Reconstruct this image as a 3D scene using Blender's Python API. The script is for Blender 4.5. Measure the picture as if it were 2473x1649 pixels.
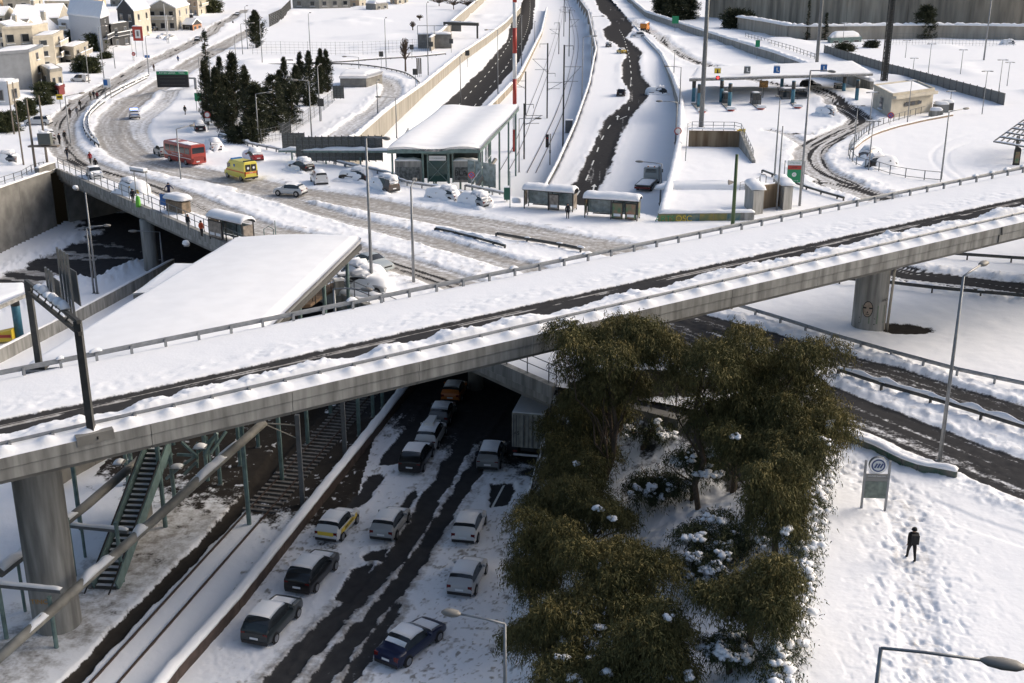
import bpy, bmesh, math, random
import numpy as np
from mathutils import Vector, Matrix
R = math.radians
random.seed(7); rng = np.random.default_rng(7)
SC = bpy.context.scene
for o in list(bpy.data.objects): bpy.data.objects.remove(o)
COL = SC.collection

# ------------------------------------------------------------------ camera, sky, sun, exposure
FPX, CX, CY, CAMH, PITCH = 2800.0, 1236.5, 824.5, 29.3, math.atan(0.341)
cam = bpy.data.cameras.new('camera'); camo = bpy.data.objects.new('camera', cam); COL.objects.link(camo)
cam.sensor_width = 36.0; cam.lens = FPX / 2473 * 36.0; cam.clip_start = 0.5; cam.clip_end = 8000
camo.location = (0, 0, CAMH); camo.rotation_euler = (math.pi / 2 - PITCH, 0, 0)
SC.camera = camo
SUN_EL, SUN_AZ = R(28), R(72)            # azimuth clockwise from +Y
W = bpy.data.worlds.new('World'); SC.world = W; W.use_nodes = True
nt = W.node_tree; bg = nt.nodes['Background']
sky = nt.nodes.new('ShaderNodeTexSky'); sky.sky_type = 'NISHITA'; sky.sun_disc = False
sky.sun_elevation = SUN_EL; sky.sun_rotation = SUN_AZ; sky.air_density = 1.0; sky.dust_density = 5.5; sky.ozone_density = 1.0
nt.links.new(sky.outputs[0], bg.inputs[0]); bg.inputs[1].default_value = 0.14
sl = bpy.data.lights.new('sun', 'SUN'); sl.energy = 1.1; sl.angle = R(40); sl.color = (1.0, 0.965, 0.92)
so = bpy.data.objects.new('sun', sl); COL.objects.link(so)
sv = Vector((math.sin(SUN_AZ) * math.cos(SUN_EL), math.cos(SUN_AZ) * math.cos(SUN_EL), math.sin(SUN_EL)))
so.rotation_euler = (-sv).to_track_quat('-Z', 'Y').to_euler()
so.location = (0, 60, 120)
VS = SC.view_settings; VS.view_transform = 'Standard'; VS.look = 'None'; VS.gamma = 1.0; VS.use_curve_mapping = False
VS.exposure = 0.40

# ------------------------------------------------------------------ survey helpers: photo sheets -> ground points
SHEETS = {0:(0,0,.95107),1:(0,0,3.734),2:(600,0,3.734),3:(1200,0,3.734),4:(1800,0,3.4844),5:(0,400,3.734),6:(600,400,3.734),
 7:(1200,400,3.734),8:(1800,400,3.4844),9:(0,800,3.734),10:(600,800,3.2667),11:(0,1200,3.492),12:(560,1200,3.36),13:(1220,740,1.725),14:(1900,800,1.8464)}
SP, CP = math.sin(PITCH), math.cos(PITCH)
def ray(k, u, v):
    a, b, c = SHEETS[k]; x = (a + u / c - CX) / FPX; y = (b + v / c - CY) / FPX
    return x, CP - y * SP, -SP - y * CP
def Q(k, u, v, z=0.0):
    a, dy, dz = ray(k, u, v); t = (z - CAMH) / dz
    return Vector((a * t, dy * t, z))
def QY(k, u, v, Y):                       # point of that sight line at distance Y
    a, dy, dz = ray(k, u, v); t = Y / dy
    return Vector((a * t, Y, CAMH + dz * t))
def zat(k, v, Y):                         # height of a sight line over a spot at distance Y
    _, dy, dz = ray(k, 0, v); return CAMH + dz / dy * Y
def QP(k, u, v, fz, z0=-6.0):             # ground point where the height is fz(X, Y)
    z = z0
    for _ in range(40):
        p = Q(k, u, v, z); z = 0.5 * z + 0.5 * float(fz(p.x, p.y))
    p = Q(k, u, v, z); return p
def sstep(a, b, x):
    t = np.clip((np.asarray(x, float) - a) / (b - a), 0, 1); return t * t * (3 - 2 * t)
def zt(X, Y): return -8.0 + 3.5 * np.clip((np.asarray(Y, float) - 140) / 120, 0, 1)
def T(k, u, v, dz=0.0):
    p = QP(k, u, v, zt); p.z += dz; return p

# ------------------------------------------------------------------ noise on arrays
def _hash(ix, iy, s):
    h = (ix * 374761393 + iy * 668265263 + s * 974634777) & 0x7fffffff
    h = ((h ^ (h >> 13)) * 1274126177) & 0x7fffffff
    return ((h ^ (h >> 16)) & 0xffff) / 65535.0
def vnoise(x, y, s=0):
    x = np.asarray(x, float); y = np.asarray(y, float)
    ix = np.floor(x).astype(np.int64); iy = np.floor(y).astype(np.int64); fx = x - ix; fy = y - iy
    fx = fx * fx * (3 - 2 * fx); fy = fy * fy * (3 - 2 * fy)
    a = _hash(ix, iy, s); b = _hash(ix + 1, iy, s); c = _hash(ix, iy + 1, s); d = _hash(ix + 1, iy + 1, s)
    return a + (b - a) * fx + (c - a) * fy + (a - b - c + d) * fx * fy
def fbm(x, y, s=0, o=4):
    v = 0; a = .5; t = 0
    for i in range(o): v = v + a * vnoise(x, y, s + i); t += a; a *= .55; x = x * 2.03 + 7.1; y = y * 2.03 + 3.7
    return v / t

# ------------------------------------------------------------------ materials
MATS = {}
def mat(name, color, rough=.6, metal=0., noise=0., nscale=3., bump=0., bscale=8., coat=0., emit=None, spec=.5, color2=None, stretch=None, trans=0.):
    if name in MATS: return MATS[name]
    m = bpy.data.materials.new(name); m.use_nodes = True; n = m.node_tree; b = n.nodes['Principled BSDF']
    b.inputs['Base Color'].default_value = (*color, 1); b.inputs['Roughness'].default_value = rough; b.inputs['Metallic'].default_value = metal
    b.inputs['Specular IOR Level'].default_value = spec
    if coat: b.inputs['Coat Weight'].default_value = coat; b.inputs['Coat Roughness'].default_value = .08
    if trans: b.inputs['Transmission Weight'].default_value = trans
    tc = None
    if noise or bump:
        tc = n.nodes.new('ShaderNodeTexCoord'); mp = n.nodes.new('ShaderNodeMapping'); n.links.new(tc.outputs['Object'], mp.inputs[0])
        if stretch: mp.inputs['Scale'].default_value = stretch
    if noise:
        t = n.nodes.new('ShaderNodeTexNoise'); t.inputs['Scale'].default_value = nscale; t.inputs['Detail'].default_value = 6
        n.links.new(mp.outputs[0], t.inputs['Vector'])
        mx = n.nodes.new('ShaderNodeMix'); mx.data_type = 'RGBA'
        c2 = color2 or tuple(c * (1 - noise) for c in color); c1 = color if color2 else tuple(min(1, c * (1 + noise * .6)) for c in color)
        mx.inputs[6].default_value = (*c1, 1); mx.inputs[7].default_value = (*c2, 1)
        r = n.nodes.new('ShaderNodeMapRange'); r.inputs[1].default_value = .35; r.inputs[2].default_value = .65
        n.links.new(t.outputs[0], r.inputs[0]); n.links.new(r.outputs[0], mx.inputs[0]); n.links.new(mx.outputs[2], b.inputs['Base Color'])
    if bump:
        t2 = n.nodes.new('ShaderNodeTexNoise'); t2.inputs['Scale'].default_value = bscale; t2.inputs['Detail'].default_value = 5
        n.links.new(mp.outputs[0], t2.inputs['Vector'])
        bp = n.nodes.new('ShaderNodeBump'); bp.inputs['Strength'].default_value = bump; bp.inputs['Distance'].default_value = .05
        n.links.new(t2.outputs[0], bp.inputs['Height']); n.links.new(bp.outputs[0], b.inputs['Normal'])
    if emit: b.inputs['Emission Color'].default_value = (*emit[:3], 1); b.inputs['Emission Strength'].default_value = emit[3]
    MATS[name] = m; return m
SNOW = mat('snow', (.87, .88, .90), .6, bump=.12, bscale=1.6, noise=.03, nscale=.8, spec=.05)
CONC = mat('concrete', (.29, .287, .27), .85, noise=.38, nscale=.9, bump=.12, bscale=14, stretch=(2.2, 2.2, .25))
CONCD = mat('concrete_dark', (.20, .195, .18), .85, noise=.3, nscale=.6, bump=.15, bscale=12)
CONCB = mat('concrete_beige', (.33, .305, .26), .85, noise=.22, nscale=.5, bump=.1, stretch=(1, 1, .15))
CONCR = mat('concrete_stained', (.33, .285, .22), .9, noise=.45, nscale=.35, stretch=(1, 1, .12))
RAILW = mat('barrier_brown', (.085, .06, .05), .9, noise=.35, nscale=1.5)
ASPH = mat('asphalt', (.042, .042, .045), .7, noise=.25, nscale=2)
GALV = mat('galvanised', (.26, .27, .28), .5, .5, noise=.15)
STEEL = mat('steel_dark', (.07, .07, .065), .55, .3, noise=.2)
STEELG = mat('steel_grey', (.17, .18, .185), .5, .4, noise=.15)
TEAL = mat('teal_paint', (.14, .21, .20), .5, noise=.25, nscale=2)
BLUE = mat('blue_paint', (.05, .17, .24), .5, noise=.15)
WHITE = mat('white_paint', (.75, .75, .74), .5)
REDP = mat('red_paint', (.42, .05, .035), .45)
GREENP = mat('green_paint', (.02, .26, .11), .5)
LIMEP = mat('lime_paint', (.15, .5, .06), .6)
BLUES = mat('blue_sign', (.02, .14, .42), .45)
YEL = mat('yellow_paint', (.72, .52, .05), .45)
ORG = mat('orange_paint', (.62, .22, .03), .5, noise=.3, nscale=4)
BLACK = mat('black_plastic', (.015, .015, .016), .5)
RUBBER = mat('rubber', (.018, .018, .019), .85)
GLASS = mat('glass_dark', (.02, .024, .028), .08, spec=.7)
GLASSL = mat('glass_pale', (.25, .31, .31), .12, spec=.6, noise=.3, nscale=2)
RIM = mat('rim', (.35, .35, .36), .3, .8)
TAILL = mat('tail_lamp', (.13, .010, .010), .25)
HEADL = mat('head_lamp', (.7, .7, .68), .15)
PLATE = mat('number_plate', (.72, .73, .74), .5)
BARK = mat('bark', (.09, .065, .045), .9, noise=.35, nscale=6, bump=.4)
SOIL = mat('soil', (.07, .058, .048), .95, noise=.4, nscale=2, bump=.4)
LAMPH = mat('lamp_head', (.21, .20, .18), .5, noise=.1)
WOODP = mat('wood_pole', (.20, .17, .14), .9, noise=.3, nscale=3, stretch=(1, 1, .2))

# ------------------------------------------------------------------ mesh helpers
class MB:
    def __init__(s): s.v = []; s.f = []; s.m = []; s.ms = []
    def mi(s, m):
        if m is None: m = s.ms[0] if s.ms else CONC
        if m not in s.ms: s.ms.append(m)
        return s.ms.index(m)
    def add(s, vs, fs, m=None):
        o = len(s.v); s.v += [tuple(p) for p in vs]; k = s.mi(m)
        for f in fs: s.f.append(tuple(i + o for i in f)); s.m.append(k)
        return s
    def box(s, c, d, rz=0, m=None, M=None):
        x, y, z = d[0] / 2, d[1] / 2, d[2] / 2; ca, sa = math.cos(rz), math.sin(rz)
        vs = []
        for k in (-z, z):
            for i, j in ((-x, -y), (x, -y), (x, y), (-x, y)): vs.append(Vector((c[0] + i * ca - j * sa, c[1] + i * sa + j * ca, c[2] + k)))
        if M is not None: vs = [M @ p for p in vs]
        return s.add(vs, [(3, 2, 1, 0), (4, 5, 6, 7), (0, 1, 5, 4), (1, 2, 6, 5), (2, 3, 7, 6), (3, 0, 4, 7)], m)
    def beam(s, p, q, w, h, m=None, up=(0, 0, 1)):      # bar from p to q, width w, height h, centred
        p, q = Vector(p), Vector(q); d = (q - p); L = d.length
        if L < 1e-6: return s
        d /= L; up = Vector(up)
        if abs(d.dot(up)) > .98: up = Vector((0, 1, 0))
        r = d.cross(up).normalized(); u = r.cross(d)
        vs = [e + r * i * w / 2 + u * j * h / 2 for e in (p, q) for i, j in ((-1, -1), (1, -1), (1, 1), (-1, 1))]
        return s.add(vs, [(0, 1, 2, 3), (7, 6, 5, 4), (1, 0, 4, 5), (2, 1, 5, 6), (3, 2, 6, 7), (0, 3, 7, 4)], m)
    def tube(s, pts, rad, n=8, m=None, cap=True):
        pts = [Vector(p) for p in pts]; o = []
        for i, p in enumerate(pts):
            d = (pts[min(i + 1, len(pts) - 1)] - pts[max(i - 1, 0)]).normalized()
            a = Vector((0, 0, 1)) if abs(d.z) < .9 else Vector((1, 0, 0))
            x = d.cross(a).normalized(); y = d.cross(x)
            r = rad[i] if isinstance(rad, (list, tuple)) else rad
            o += [p + x * math.cos(2 * math.pi * k / n) * r + y * math.sin(2 * math.pi * k / n) * r for k in range(n)]
        fs = [(i * n + k, i * n + (k + 1) % n, (i + 1) * n + (k + 1) % n, (i + 1) * n + k) for i in range(len(pts) - 1) for k in range(n)]
        if cap: fs += [tuple(range(n - 1, -1, -1)), tuple((len(pts) - 1) * n + k for k in range(n))]
        return s.add(o, fs, m)
    def prism(s, poly, z0, z1, m=None):                 # plan polygon (ccw) between heights (numbers or lists)
        n = len(poly); a = z0 if isinstance(z0, (list, tuple)) else [z0] * n; b = z1 if isinstance(z1, (list, tuple)) else [z1] * n
        vs = [(p[0], p[1], a[i]) for i, p in enumerate(poly)] + [(p[0], p[1], b[i]) for i, p in enumerate(poly)]
        fs = [tuple(range(n - 1, -1, -1)), tuple(range(n, 2 * n))] + [(i, (i + 1) % n, n + (i + 1) % n, n + i) for i in range(n)]
        return s.add(vs, fs, m)
    def ring(s, rings, m=None, close=True, cap=True):   # loft of equal rings
        n = len(rings[0]); vs = [p for r in rings for p in r]; fs = []
        for i in range(len(rings) - 1):
            for k in range(n if close else n - 1):
                fs.append((i * n + k, i * n + (k + 1) % n, (i + 1) * n + (k + 1) % n, (i + 1) * n + k))
        if cap and close: fs += [tuple(range(n - 1, -1, -1)), tuple((len(rings) - 1) * n + k for k in range(n))]
        return s.add(vs, fs, m)
    def mesh(s, name, smooth=False):
        me = bpy.data.meshes.new(name); me.from_pydata(s.v, [], s.f)
        for m in (s.ms or [CONC]): me.materials.append(m)
        me.polygons.foreach_set('material_index', s.m)
        if smooth: me.polygons.foreach_set('use_smooth', [True] * len(s.f))
        me.update(); return me
    def build(s, name, parent=None, smooth=False, loc=None, auto=False):
        me = s.mesh(name, smooth); return link(name, me, parent, loc)
def link(name, me, parent=None, loc=None):
    o = bpy.data.objects.new(name, me); COL.objects.link(o)
    if parent is not None: o.parent = parent
    if loc is not None: o.location = loc
    return o
def tag(o, label=None, cat=None, group=None, kind=None):
    if label: o['label'] = label
    if cat: o['category'] = cat
    if group: o['group'] = group
    if kind: o['kind'] = kind
    return o
def thing(name, label, cat, loc=(0, 0, 0), rz=0., group=None):
    o = bpy.data.objects.new(name, None); COL.objects.link(o); o.empty_display_size = .2
    o.location = loc; o.rotation_euler = (0, 0, rz); return tag(o, label, cat, group)
def copy_tree(o, parent=None, **kw):
    c = o.copy(); COL.objects.link(c)
    if parent is not None: c.parent = parent
    for ch in [x for x in CH.get(o.name, o.children)]: copy_tree(ch, c)
    return c
CH = {}
def part(mb, name, parent, smooth=False): return mb.build(name, parent, smooth)
def shade_auto(o, ang=35):
    me = o.data
    me.polygons.foreach_set('use_smooth', [True] * len(me.polygons))
    try: me.set_sharp_from_angle(angle=R(ang))
    except Exception: pass
    return o

# ------------------------------------------------------------------ plan geometry on arrays
def smooth_line(pts, step=2.0):
    P = [Vector((p[0], p[1], p[2] if len(p) > 2 else 0)) for p in pts]; out = []
    for i in range(len(P) - 1):
        a = P[max(i - 1, 0)]; b = P[i]; c = P[i + 1]; d = P[min(i + 2, len(P) - 1)]
        n = max(1, int((c - b).length / step))
        for k in range(n):
            t = k / n
            out.append(.5 * ((2 * b) + (c - a) * t + (2 * a - 5 * b + 4 * c - d) * t * t + (3 * b - a - 3 * c + d) * t ** 3))
    out.append(P[-1].copy()); return out
def line_dist(X, Y, pts):                 # distance, signed side offset and length along a polyline
    best = np.full(X.shape, 1e9); lat = np.zeros(X.shape); al = np.zeros(X.shape); s0 = 0.
    for a, b in zip(pts[:-1], pts[1:]):
        dx, dy = b[0] - a[0], b[1] - a[1]; L = math.hypot(dx, dy)
        if L < 1e-6: continue
        px, py = X - a[0], Y - a[1]; t = np.clip((px * dx + py * dy) / (L * L), 0, 1)
        d = np.hypot(px - t * dx, py - t * dy); m = d < best
        best = np.where(m, d, best); cr = (dx * py - dy * px) / L
        lat = np.where(m, np.sign(cr) * d, lat); al = np.where(m, s0 + t * L, al); s0 += L
    return best, lat, al
def inside(X, Y, poly):
    r = np.zeros(X.shape, bool); n = len(poly)
    for i in range(n):
        x1, y1 = poly[i][0], poly[i][1]; x2, y2 = poly[(i + 1) % n][0], poly[(i + 1) % n][1]
        if y1 == y2: continue
        c = ((y1 > Y) != (y2 > Y)) & (X < (x2 - x1) * (Y - y1) / (y2 - y1) + x1); r ^= c
    return r
def poly_sd(X, Y, poly):                  # signed distance, positive inside
    d, _, _ = line_dist(X, Y, list(poly) + [poly[0]]); return np.where(inside(X, Y, poly), d, -d)
# ------------------------------------------------------------------ ground material: snow, slush, asphalt, soil by vertex cover
def ground_mat(name, bump=.22):
    m = bpy.data.materials.new(name); m.use_nodes = True; n = m.node_tree; b = n.nodes['Principled BSDF']
    at = n.nodes.new('ShaderNodeAttribute'); at.attribute_name = 'cover'
    sp = n.nodes.new('ShaderNodeSeparateColor'); n.links.new(at.outputs['Color'], sp.inputs[0])
    tc = n.nodes.new('ShaderNodeTexCoord')
    def noise(sc, det=4):
        t = n.nodes.new('ShaderNodeTexNoise'); t.inputs['Scale'].default_value = sc; t.inputs['Detail'].default_value = det
        n.links.new(tc.outputs['Object'], t.inputs['Vector']); return t.outputs[0]
    N1 = noise(1.6, 6); N2 = noise(6., 3); N3 = noise(.35, 3)
    def math_(op, a, c=None):
        k = n.nodes.new('ShaderNodeMath'); k.operation = op
        for i, x in enumerate((a, c)):
            if x is None: continue
            if isinstance(x, (int, float)): k.inputs[i].default_value = x
            else: n.links.new(x, k.inputs[i])
        return k.outputs[0]
    def mask(ch, lo, hi, k1, k2):
        s = math_('ADD', ch, math_('ADD', math_('MULTIPLY', math_('SUBTRACT', N1, .5), k1), math_('MULTIPLY', math_('SUBTRACT', N2, .5), k2)))
        r = n.nodes.new('ShaderNodeMapRange'); r.interpolation_type = 'SMOOTHSTEP'; r.inputs[1].default_value = lo; r.inputs[2].default_value = hi
        n.links.new(s, r.inputs[0]); return r.outputs[0]
    def mixc(f, a, c):
        x = n.nodes.new('ShaderNodeMix'); x.data_type = 'RGBA'; n.links.new(f, x.inputs[0])
        for i, y in ((6, a), (7, c)):
            if isinstance(y, tuple): x.inputs[i].default_value = (*y, 1)
            else: n.links.new(y, x.inputs[i])
        return x.outputs[2]
    snow = mixc(N3, (.88, .89, .915), (.84, .855, .885))
    slush = mixc(N1, (.46, .44, .41), (.25, .235, .22))
    asph = mixc(N1, (.070, .069, .070), (.036, .036, .038))
    soil = mixc(N1, (.062, .055, .048), (.030, .027, .025))
    c = mixc(mask(sp.outputs[1], .25, .95, .9, .5), snow, slush)
    c = mixc(mask(sp.outputs[2], .35, .65, .9, .5), c, soil)
    c = mixc(mask(sp.outputs[0], .34, .70, .45, .55), c, asph)
    n.links.new(c, b.inputs['Base Color']); b.inputs['Roughness'].default_value = .62; b.inputs['Specular IOR Level'].default_value = 0.
    bp = n.nodes.new('ShaderNodeBump'); bp.inputs['Strength'].default_value = bump; bp.inputs['Distance'].default_value = .08
    n.links.new(math_('ADD', N1, math_('MULTIPLY', N2, .6)), bp.inputs['Height']); n.links.new(bp.outputs[0], b.inputs['Normal'])
    return m
GROUND = ground_mat('snowy_ground')

# ------------------------------------------------------------------ plan of the place (metres)
HOLE_S = [(-68,10),(-69,80),(-68,110),(-66.5,135),(-65.3,146),(-62.7,159.2),(3,75.5),(10,72.5),(19.9,66.9),(18.3,61.7),(15.9,54.6),(13.4,47),(11.8,42.6),(9,33),(4,10)]
HOLE_N = [(-27.5,168.5),(-16.1,156.4),(-14.4,150),(-1.9,142),(14.6,131.3),(17,129),(21.9,156.4),(26.7,184.7),(33.3,231.4),(37.3,273.4),(42.2,336.6),(44.5,400),(53,600),(64,900),(90,1500),(40,1500),(12,900),(4,600),(-2.7,477),(-8.8,401),(-14.6,336.6),(-19.8,258),(-23.3,218.5),(-25.1,183)]
EMB_TOP = [(3,75.5),(10,72.5),(19.9,66.9),(18.3,61.7),(15.9,54.6),(13.4,47),(11.8,42.6),(9,33),(4,10)]
EMB_BASE = [(4.5,90),(2.1,79.7),(.1,70.3),(-.2,58.9),(-.5,52.9),(-1,30),(-3,10)]
DIV_R = [(-4,128),(1.5,150),(7.1,186.7),(12,223.5),(18.1,277.1),(24.8,351.5),(28.5,423.6),(35.6,563),(41.4,799),(60,1500)]
DIV_L = [(-11,200),(-8,228),(-3.4,261),(1.9,310),(11.5,471),(19.1,661),(40,1500)]
NLW = [(-27.5,168.5),(-25.1,183),(-23.3,218.5),(-19.8,258),(-14.6,336.6),(-8.8,401),(-2.7,477),(4,600),(12,900)]
def zr(X, Y): return np.minimum(-.15, -7.0 + (np.asarray(Y, float) - 130) * 6.9 / 195)
def side(X, Y, pts):
    return line_dist(X, Y, pts)[1]        # positive = left of the line
def trench_z(X, Y):
    X = np.atleast_1d(np.asarray(X, float)); Y = np.atleast_1d(np.asarray(Y, float))
    z = zt(X, Y).copy()
    r = (side(X, Y, DIV_R) < 0) & (Y > 122); w = sstep(122, 150, Y)
    z = np.where(r, z * (1 - w) + np.maximum(zr(X, Y), z) * w, z)
    s = (side(X, Y, EMB_BASE) > 0) & (Y < 90)
    db = line_dist(X, Y, EMB_BASE)[0]; dt = line_dist(X, Y, EMB_TOP)[0]
    t = np.clip(db / (db + dt + 1e-6), 0, 1)
    z = np.where(s, z * (1 - t), z)
    dn = line_dist(X, Y, NLW)[0]
    z = z + np.where(Y > 170, 2.3 * sstep(9, 1, dn), 0)
    return z
def ground_at(x, y):
    X = np.array([x]); Y = np.array([y])
    if inside(X, Y, HOLE_S)[0] or inside(X, Y, HOLE_N)[0]: return float(trench_z(x, y)[0])
    return 0.0
def G(k, u, v):                           # point on whatever ground that sight line meets
    best = None
    a, dy, dz = ray(k, u, v)
    for z in (0.0,):
        p = Q(k, u, v, z)
        if not (inside(np.array([p.x]), np.array([p.y]), HOLE_S)[0] or inside(np.array([p.x]), np.array([p.y]), HOLE_N)[0]): return p
    return QP(k, u, v, lambda x, y: trench_z(x, y)[0])

# ------------------------------------------------------------------ what lies on the ground: tracks, cleared strips, soil
def L(k, pts, z=0.0, fz=None):
    return [(QP(k, u, v, fz) if fz else Q(k, u, v, z)) for u, v in pts]
TR = lambda k, pts: L(k, pts, fz=lambda x, y: trench_z(x, y)[0])
road1 = L(1, [(2215,95),(2020,215),(1850,330),(1580,470),(1300,600),(1100,720),(950,800),(800,885),(690,965),(600,1060),(555,1150),(560,1290),(640,1410),(780,1500),(960,1568)]) + L(5, [(1300,165),(1640,290),(2000,440),(2315,570)]) + L(6, [(330,640),(640,700),(960,790),(1300,880),(1740,1020),(2000,1110)])
road2 = L(1, [(2315,265),(2100,370),(1900,480),(1720,590),(1560,700),(1400,810),(1230,900),(1100,990),(1030,1090),(1020,1200),(1090,1320),(1220,1425),(1420,1500),(1700,1560)]) + L(6, [(0,170),(300,235),(700,290),(1100,360),(1500,440),(1900,510),(2315,590)]) + L(7, [(250,620),(600,680),(990,745),(1400,830)])
road2b = L(1, [(1740,800),(1540,880),(1420,980),(1290,1080),(1230,1200),(1300,1340),(1440,1430)])
road2c = L(6, [(0,235),(300,310),(640,420),(1000,520),(1500,650),(1900,760),(2310,880),(2600,960)])
cross = L(1, [(1250,655),(1420,640),(1600,640),(1800,590)])
loop = L(2, [(560,1420),(770,1280),(1000,1100),(1180,980),(1290,850),(1290,780),(1200,720),(1000,665),(800,640),(600,640)])
grader = L(3, [(1200,200),(1300,240),(1440,330),(1570,430),(1700,520),(1860,585),(2000,640)]) + L(4, [(20,670),(240,715),(420,760),(600,810),(780,890),(950,985),(1000,1030)])
toll = L(4, [(760,880),(950,985),(960,1040),(830,1110),(660,1190),(560,1260),(530,1330),(560,1410),(640,1470),(850,1560)]) + L(8, [(720,150),(1000,240),(1230,310)])
tollb = L(4, [(190,1100),(330,1130),(440,1190),(560,1260)])
tollc = L(4, [(330,1130),(540,1140)])
roadA = L(8, [(500,700),(900,830),(1350,940),(1900,1000),(2345,1060),(2700,1110)])
roadBu = L(7, [(1000,1180),(1400,1290),(1780,1400),(2315,1545)]) + L(14, [(230,140),(480,210),(700,280),(1058,385),(1300,450)])
roadBl = L(7, [(1300,1400),(1900,1640)]) + L(14, [(210,330),(420,410),(640,500),(850,585),(1058,670),(1300,770)])
path = L(14, [(150,560),(330,650),(480,750),(540,870),(555,1020),(560,1150),(590,1350),(610,1568),(630,1750)])
cut1 = L(14, [(440,690),(600,770),(800,860),(1058,950)])
field_tr1 = L(4, [(2345,1090),(2150,1080),(1850,1150),(1650,1230),(1570,1330),(1640,1440),(1780,1540)])
field_tr2 = L(4, [(2345,1180),(2000,1190),(1760,1260),(1690,1330),(1720,1420),(1830,1510)])
SURF_TRACKS = [   # line, half width, asphalt, slush, bank height, sunk
 (road1, 2.6, .34, .95, .17), (road2, 3.4, .18, .92, .17), (road2b, 2.2, 0, .62, .10), (road2c, 1.9, .14, .85, .24), (cross, 4.0, .1, .55, .1),
 (loop, 2.6, .18, .72, .35), (grader, 2.4, .40, .75, .3), (toll, 2.8, .40, .85, .35), (tollb, 1.2, .3, .7, .1), (tollc, 1.2, .3, .7, .1),
 (roadA, 3.0, .55, .8, .5), (roadBu, 2.2, .80, .7, .42), (roadBl, 2.7, .88, .7, .30), (path, 1.0, 0, .42, .0), (cut1, .9, 0, .14, .0), (field_tr1, .35, 0, .25, .03), (field_tr2, .35, 0, .25, .03)]
def streaks(lat, al, seed):
    return fbm(lat * 1.6, al * .045, seed, 3) * .6 + vnoise(lat * 4.3, al * .1, seed + 5) * .4
def surface_fields(X, Y):
    h = .22 + .10 * (fbm(X * .09, Y * .09, 3, 3) - .5) + .07 * (fbm(X * .6, Y * .6, 5, 3) - .5)
    A = np.zeros(X.shape); S = np.zeros(X.shape); B = np.zeros(X.shape)
    for i, (ln, w, a, s, bk) in enumerate(SURF_TRACKS):
        pts = smooth_line(ln, 3.0); xs = [p.x for p in pts]; ys = [p.y for p in pts]; mg = w + 5
        idx = np.nonzero((X > min(xs) - mg) & (X < max(xs) + mg) & (Y > min(ys) - mg) & (Y < max(ys) + mg))[0]
        if not len(idx): continue
        x, y = X[idx], Y[idx]; d, lat, al = line_dist(x, y, pts)
        ww = w * (1 + .35 * (fbm(x * .25, y * .25, 40 + i, 3) - .5)); q = np.clip(1 - d / ww, -1, 1)
        core = sstep(-.05, .25, q); st = streaks(lat, al, 60 + i)
        S[idx] = np.maximum(S[idx], core * s * (.45 + .85 * st))
        A[idx] = np.maximum(A[idx], core * sstep(1 - a * 1.25, 1.25 - a * 1.25, st + .12 * q) if a < .7 else core * np.clip(.55 + 1.1 * (st - .33), 0, 1) * sstep(0, .18, q + .1 * (st - .5)))
        bank = sstep(ww * .75, ww * 1.05, d) * sstep(ww + 3.2, ww + .6, d)
        lump = fbm(x * 1.5, y * 1.5, 80 + i, 5)
        h[idx] = h[idx] * (1 - (.8 if w > 1.05 else .3) * core) + bank * bk * .62 * np.clip(lump * 2.4 - .5, 0, 2) + core * .03 * st
        S[idx] = np.maximum(S[idx], bank * s * .55 * sstep(.38, .7, lump) * (bk > .15))
    # trodden snow by the path and on the bridge pavements
    near = (Y < 75) & (X > 8)
    if near.any():
        x, y = X[near], Y[near]; d = line_dist(x, y, smooth_line(path, 2))[0]
        tr = sstep(4.2, .8, d) * .8 + .25
        fp = vnoise(x * 3.1, y * 1.9, 11); fp2 = vnoise(x * 5.3 + 3, y * 3.1, 12)
        trail = sstep(2.6, .3, d); h[near] += trail * (-.07 * sstep(.55, .9, fp) - .05 * sstep(.55, .9, fp2)) + tr * (-.045 * sstep(.66, .9, fp) + .03 * vnoise(x * 7, y * 7, 13)) - .02 * sstep(1.6, .5, d)
        cl = sstep(8, 0, line_dist(x, y, [(19.9, 66.9), (33, 60), (48, 54)])[0])
        h[near] += cl * .10 * (fbm(x * 1.5, y * 1.5, 15, 3) - .4)
        S[near] = np.maximum(S[near], tr * .16 * sstep(.5, .9, fp))
    mid = (Y > 70) & (Y < 200)
    x, y = X[mid], Y[mid]
    h[mid] += .08 * (fbm(x * .9, y * .9, 17, 4) - .5)
    # bare soil by the right pier
    d = np.hypot((X - 31.6) / 2.6, (Y - 88.6) / 1.6); B = np.maximum(B, sstep(1.2, .5, d + .5 * (fbm(X * 1.2, Y * 1.2, 21, 3) - .5)))
    h = h * (1 - .7 * B)
    # dry ground below the flyover by the bridge end
    d = np.hypot((X - 9.5) / 7, (Y - 76) / 3.4); b2 = sstep(1.15, .4, d + .6 * (fbm(X * .7, Y * .7, 22, 3) - .5)) * .8; B = np.maximum(B, b2)
    d = np.hypot((X + 12.8) / 2.2, (Y - 84) / 6.5); b3 = sstep(1.1, .7, d); B = np.maximum(B, b3 * .7)
    # mounds on the empty plot
    far = Y > 230
    h[far] += 1.1 * sstep(.55, .85, fbm(X[far] * .045, Y[far] * .045, 31, 3)) + .1
    return h, np.stack([A, S, B, np.ones(X.shape)], 1)

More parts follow.
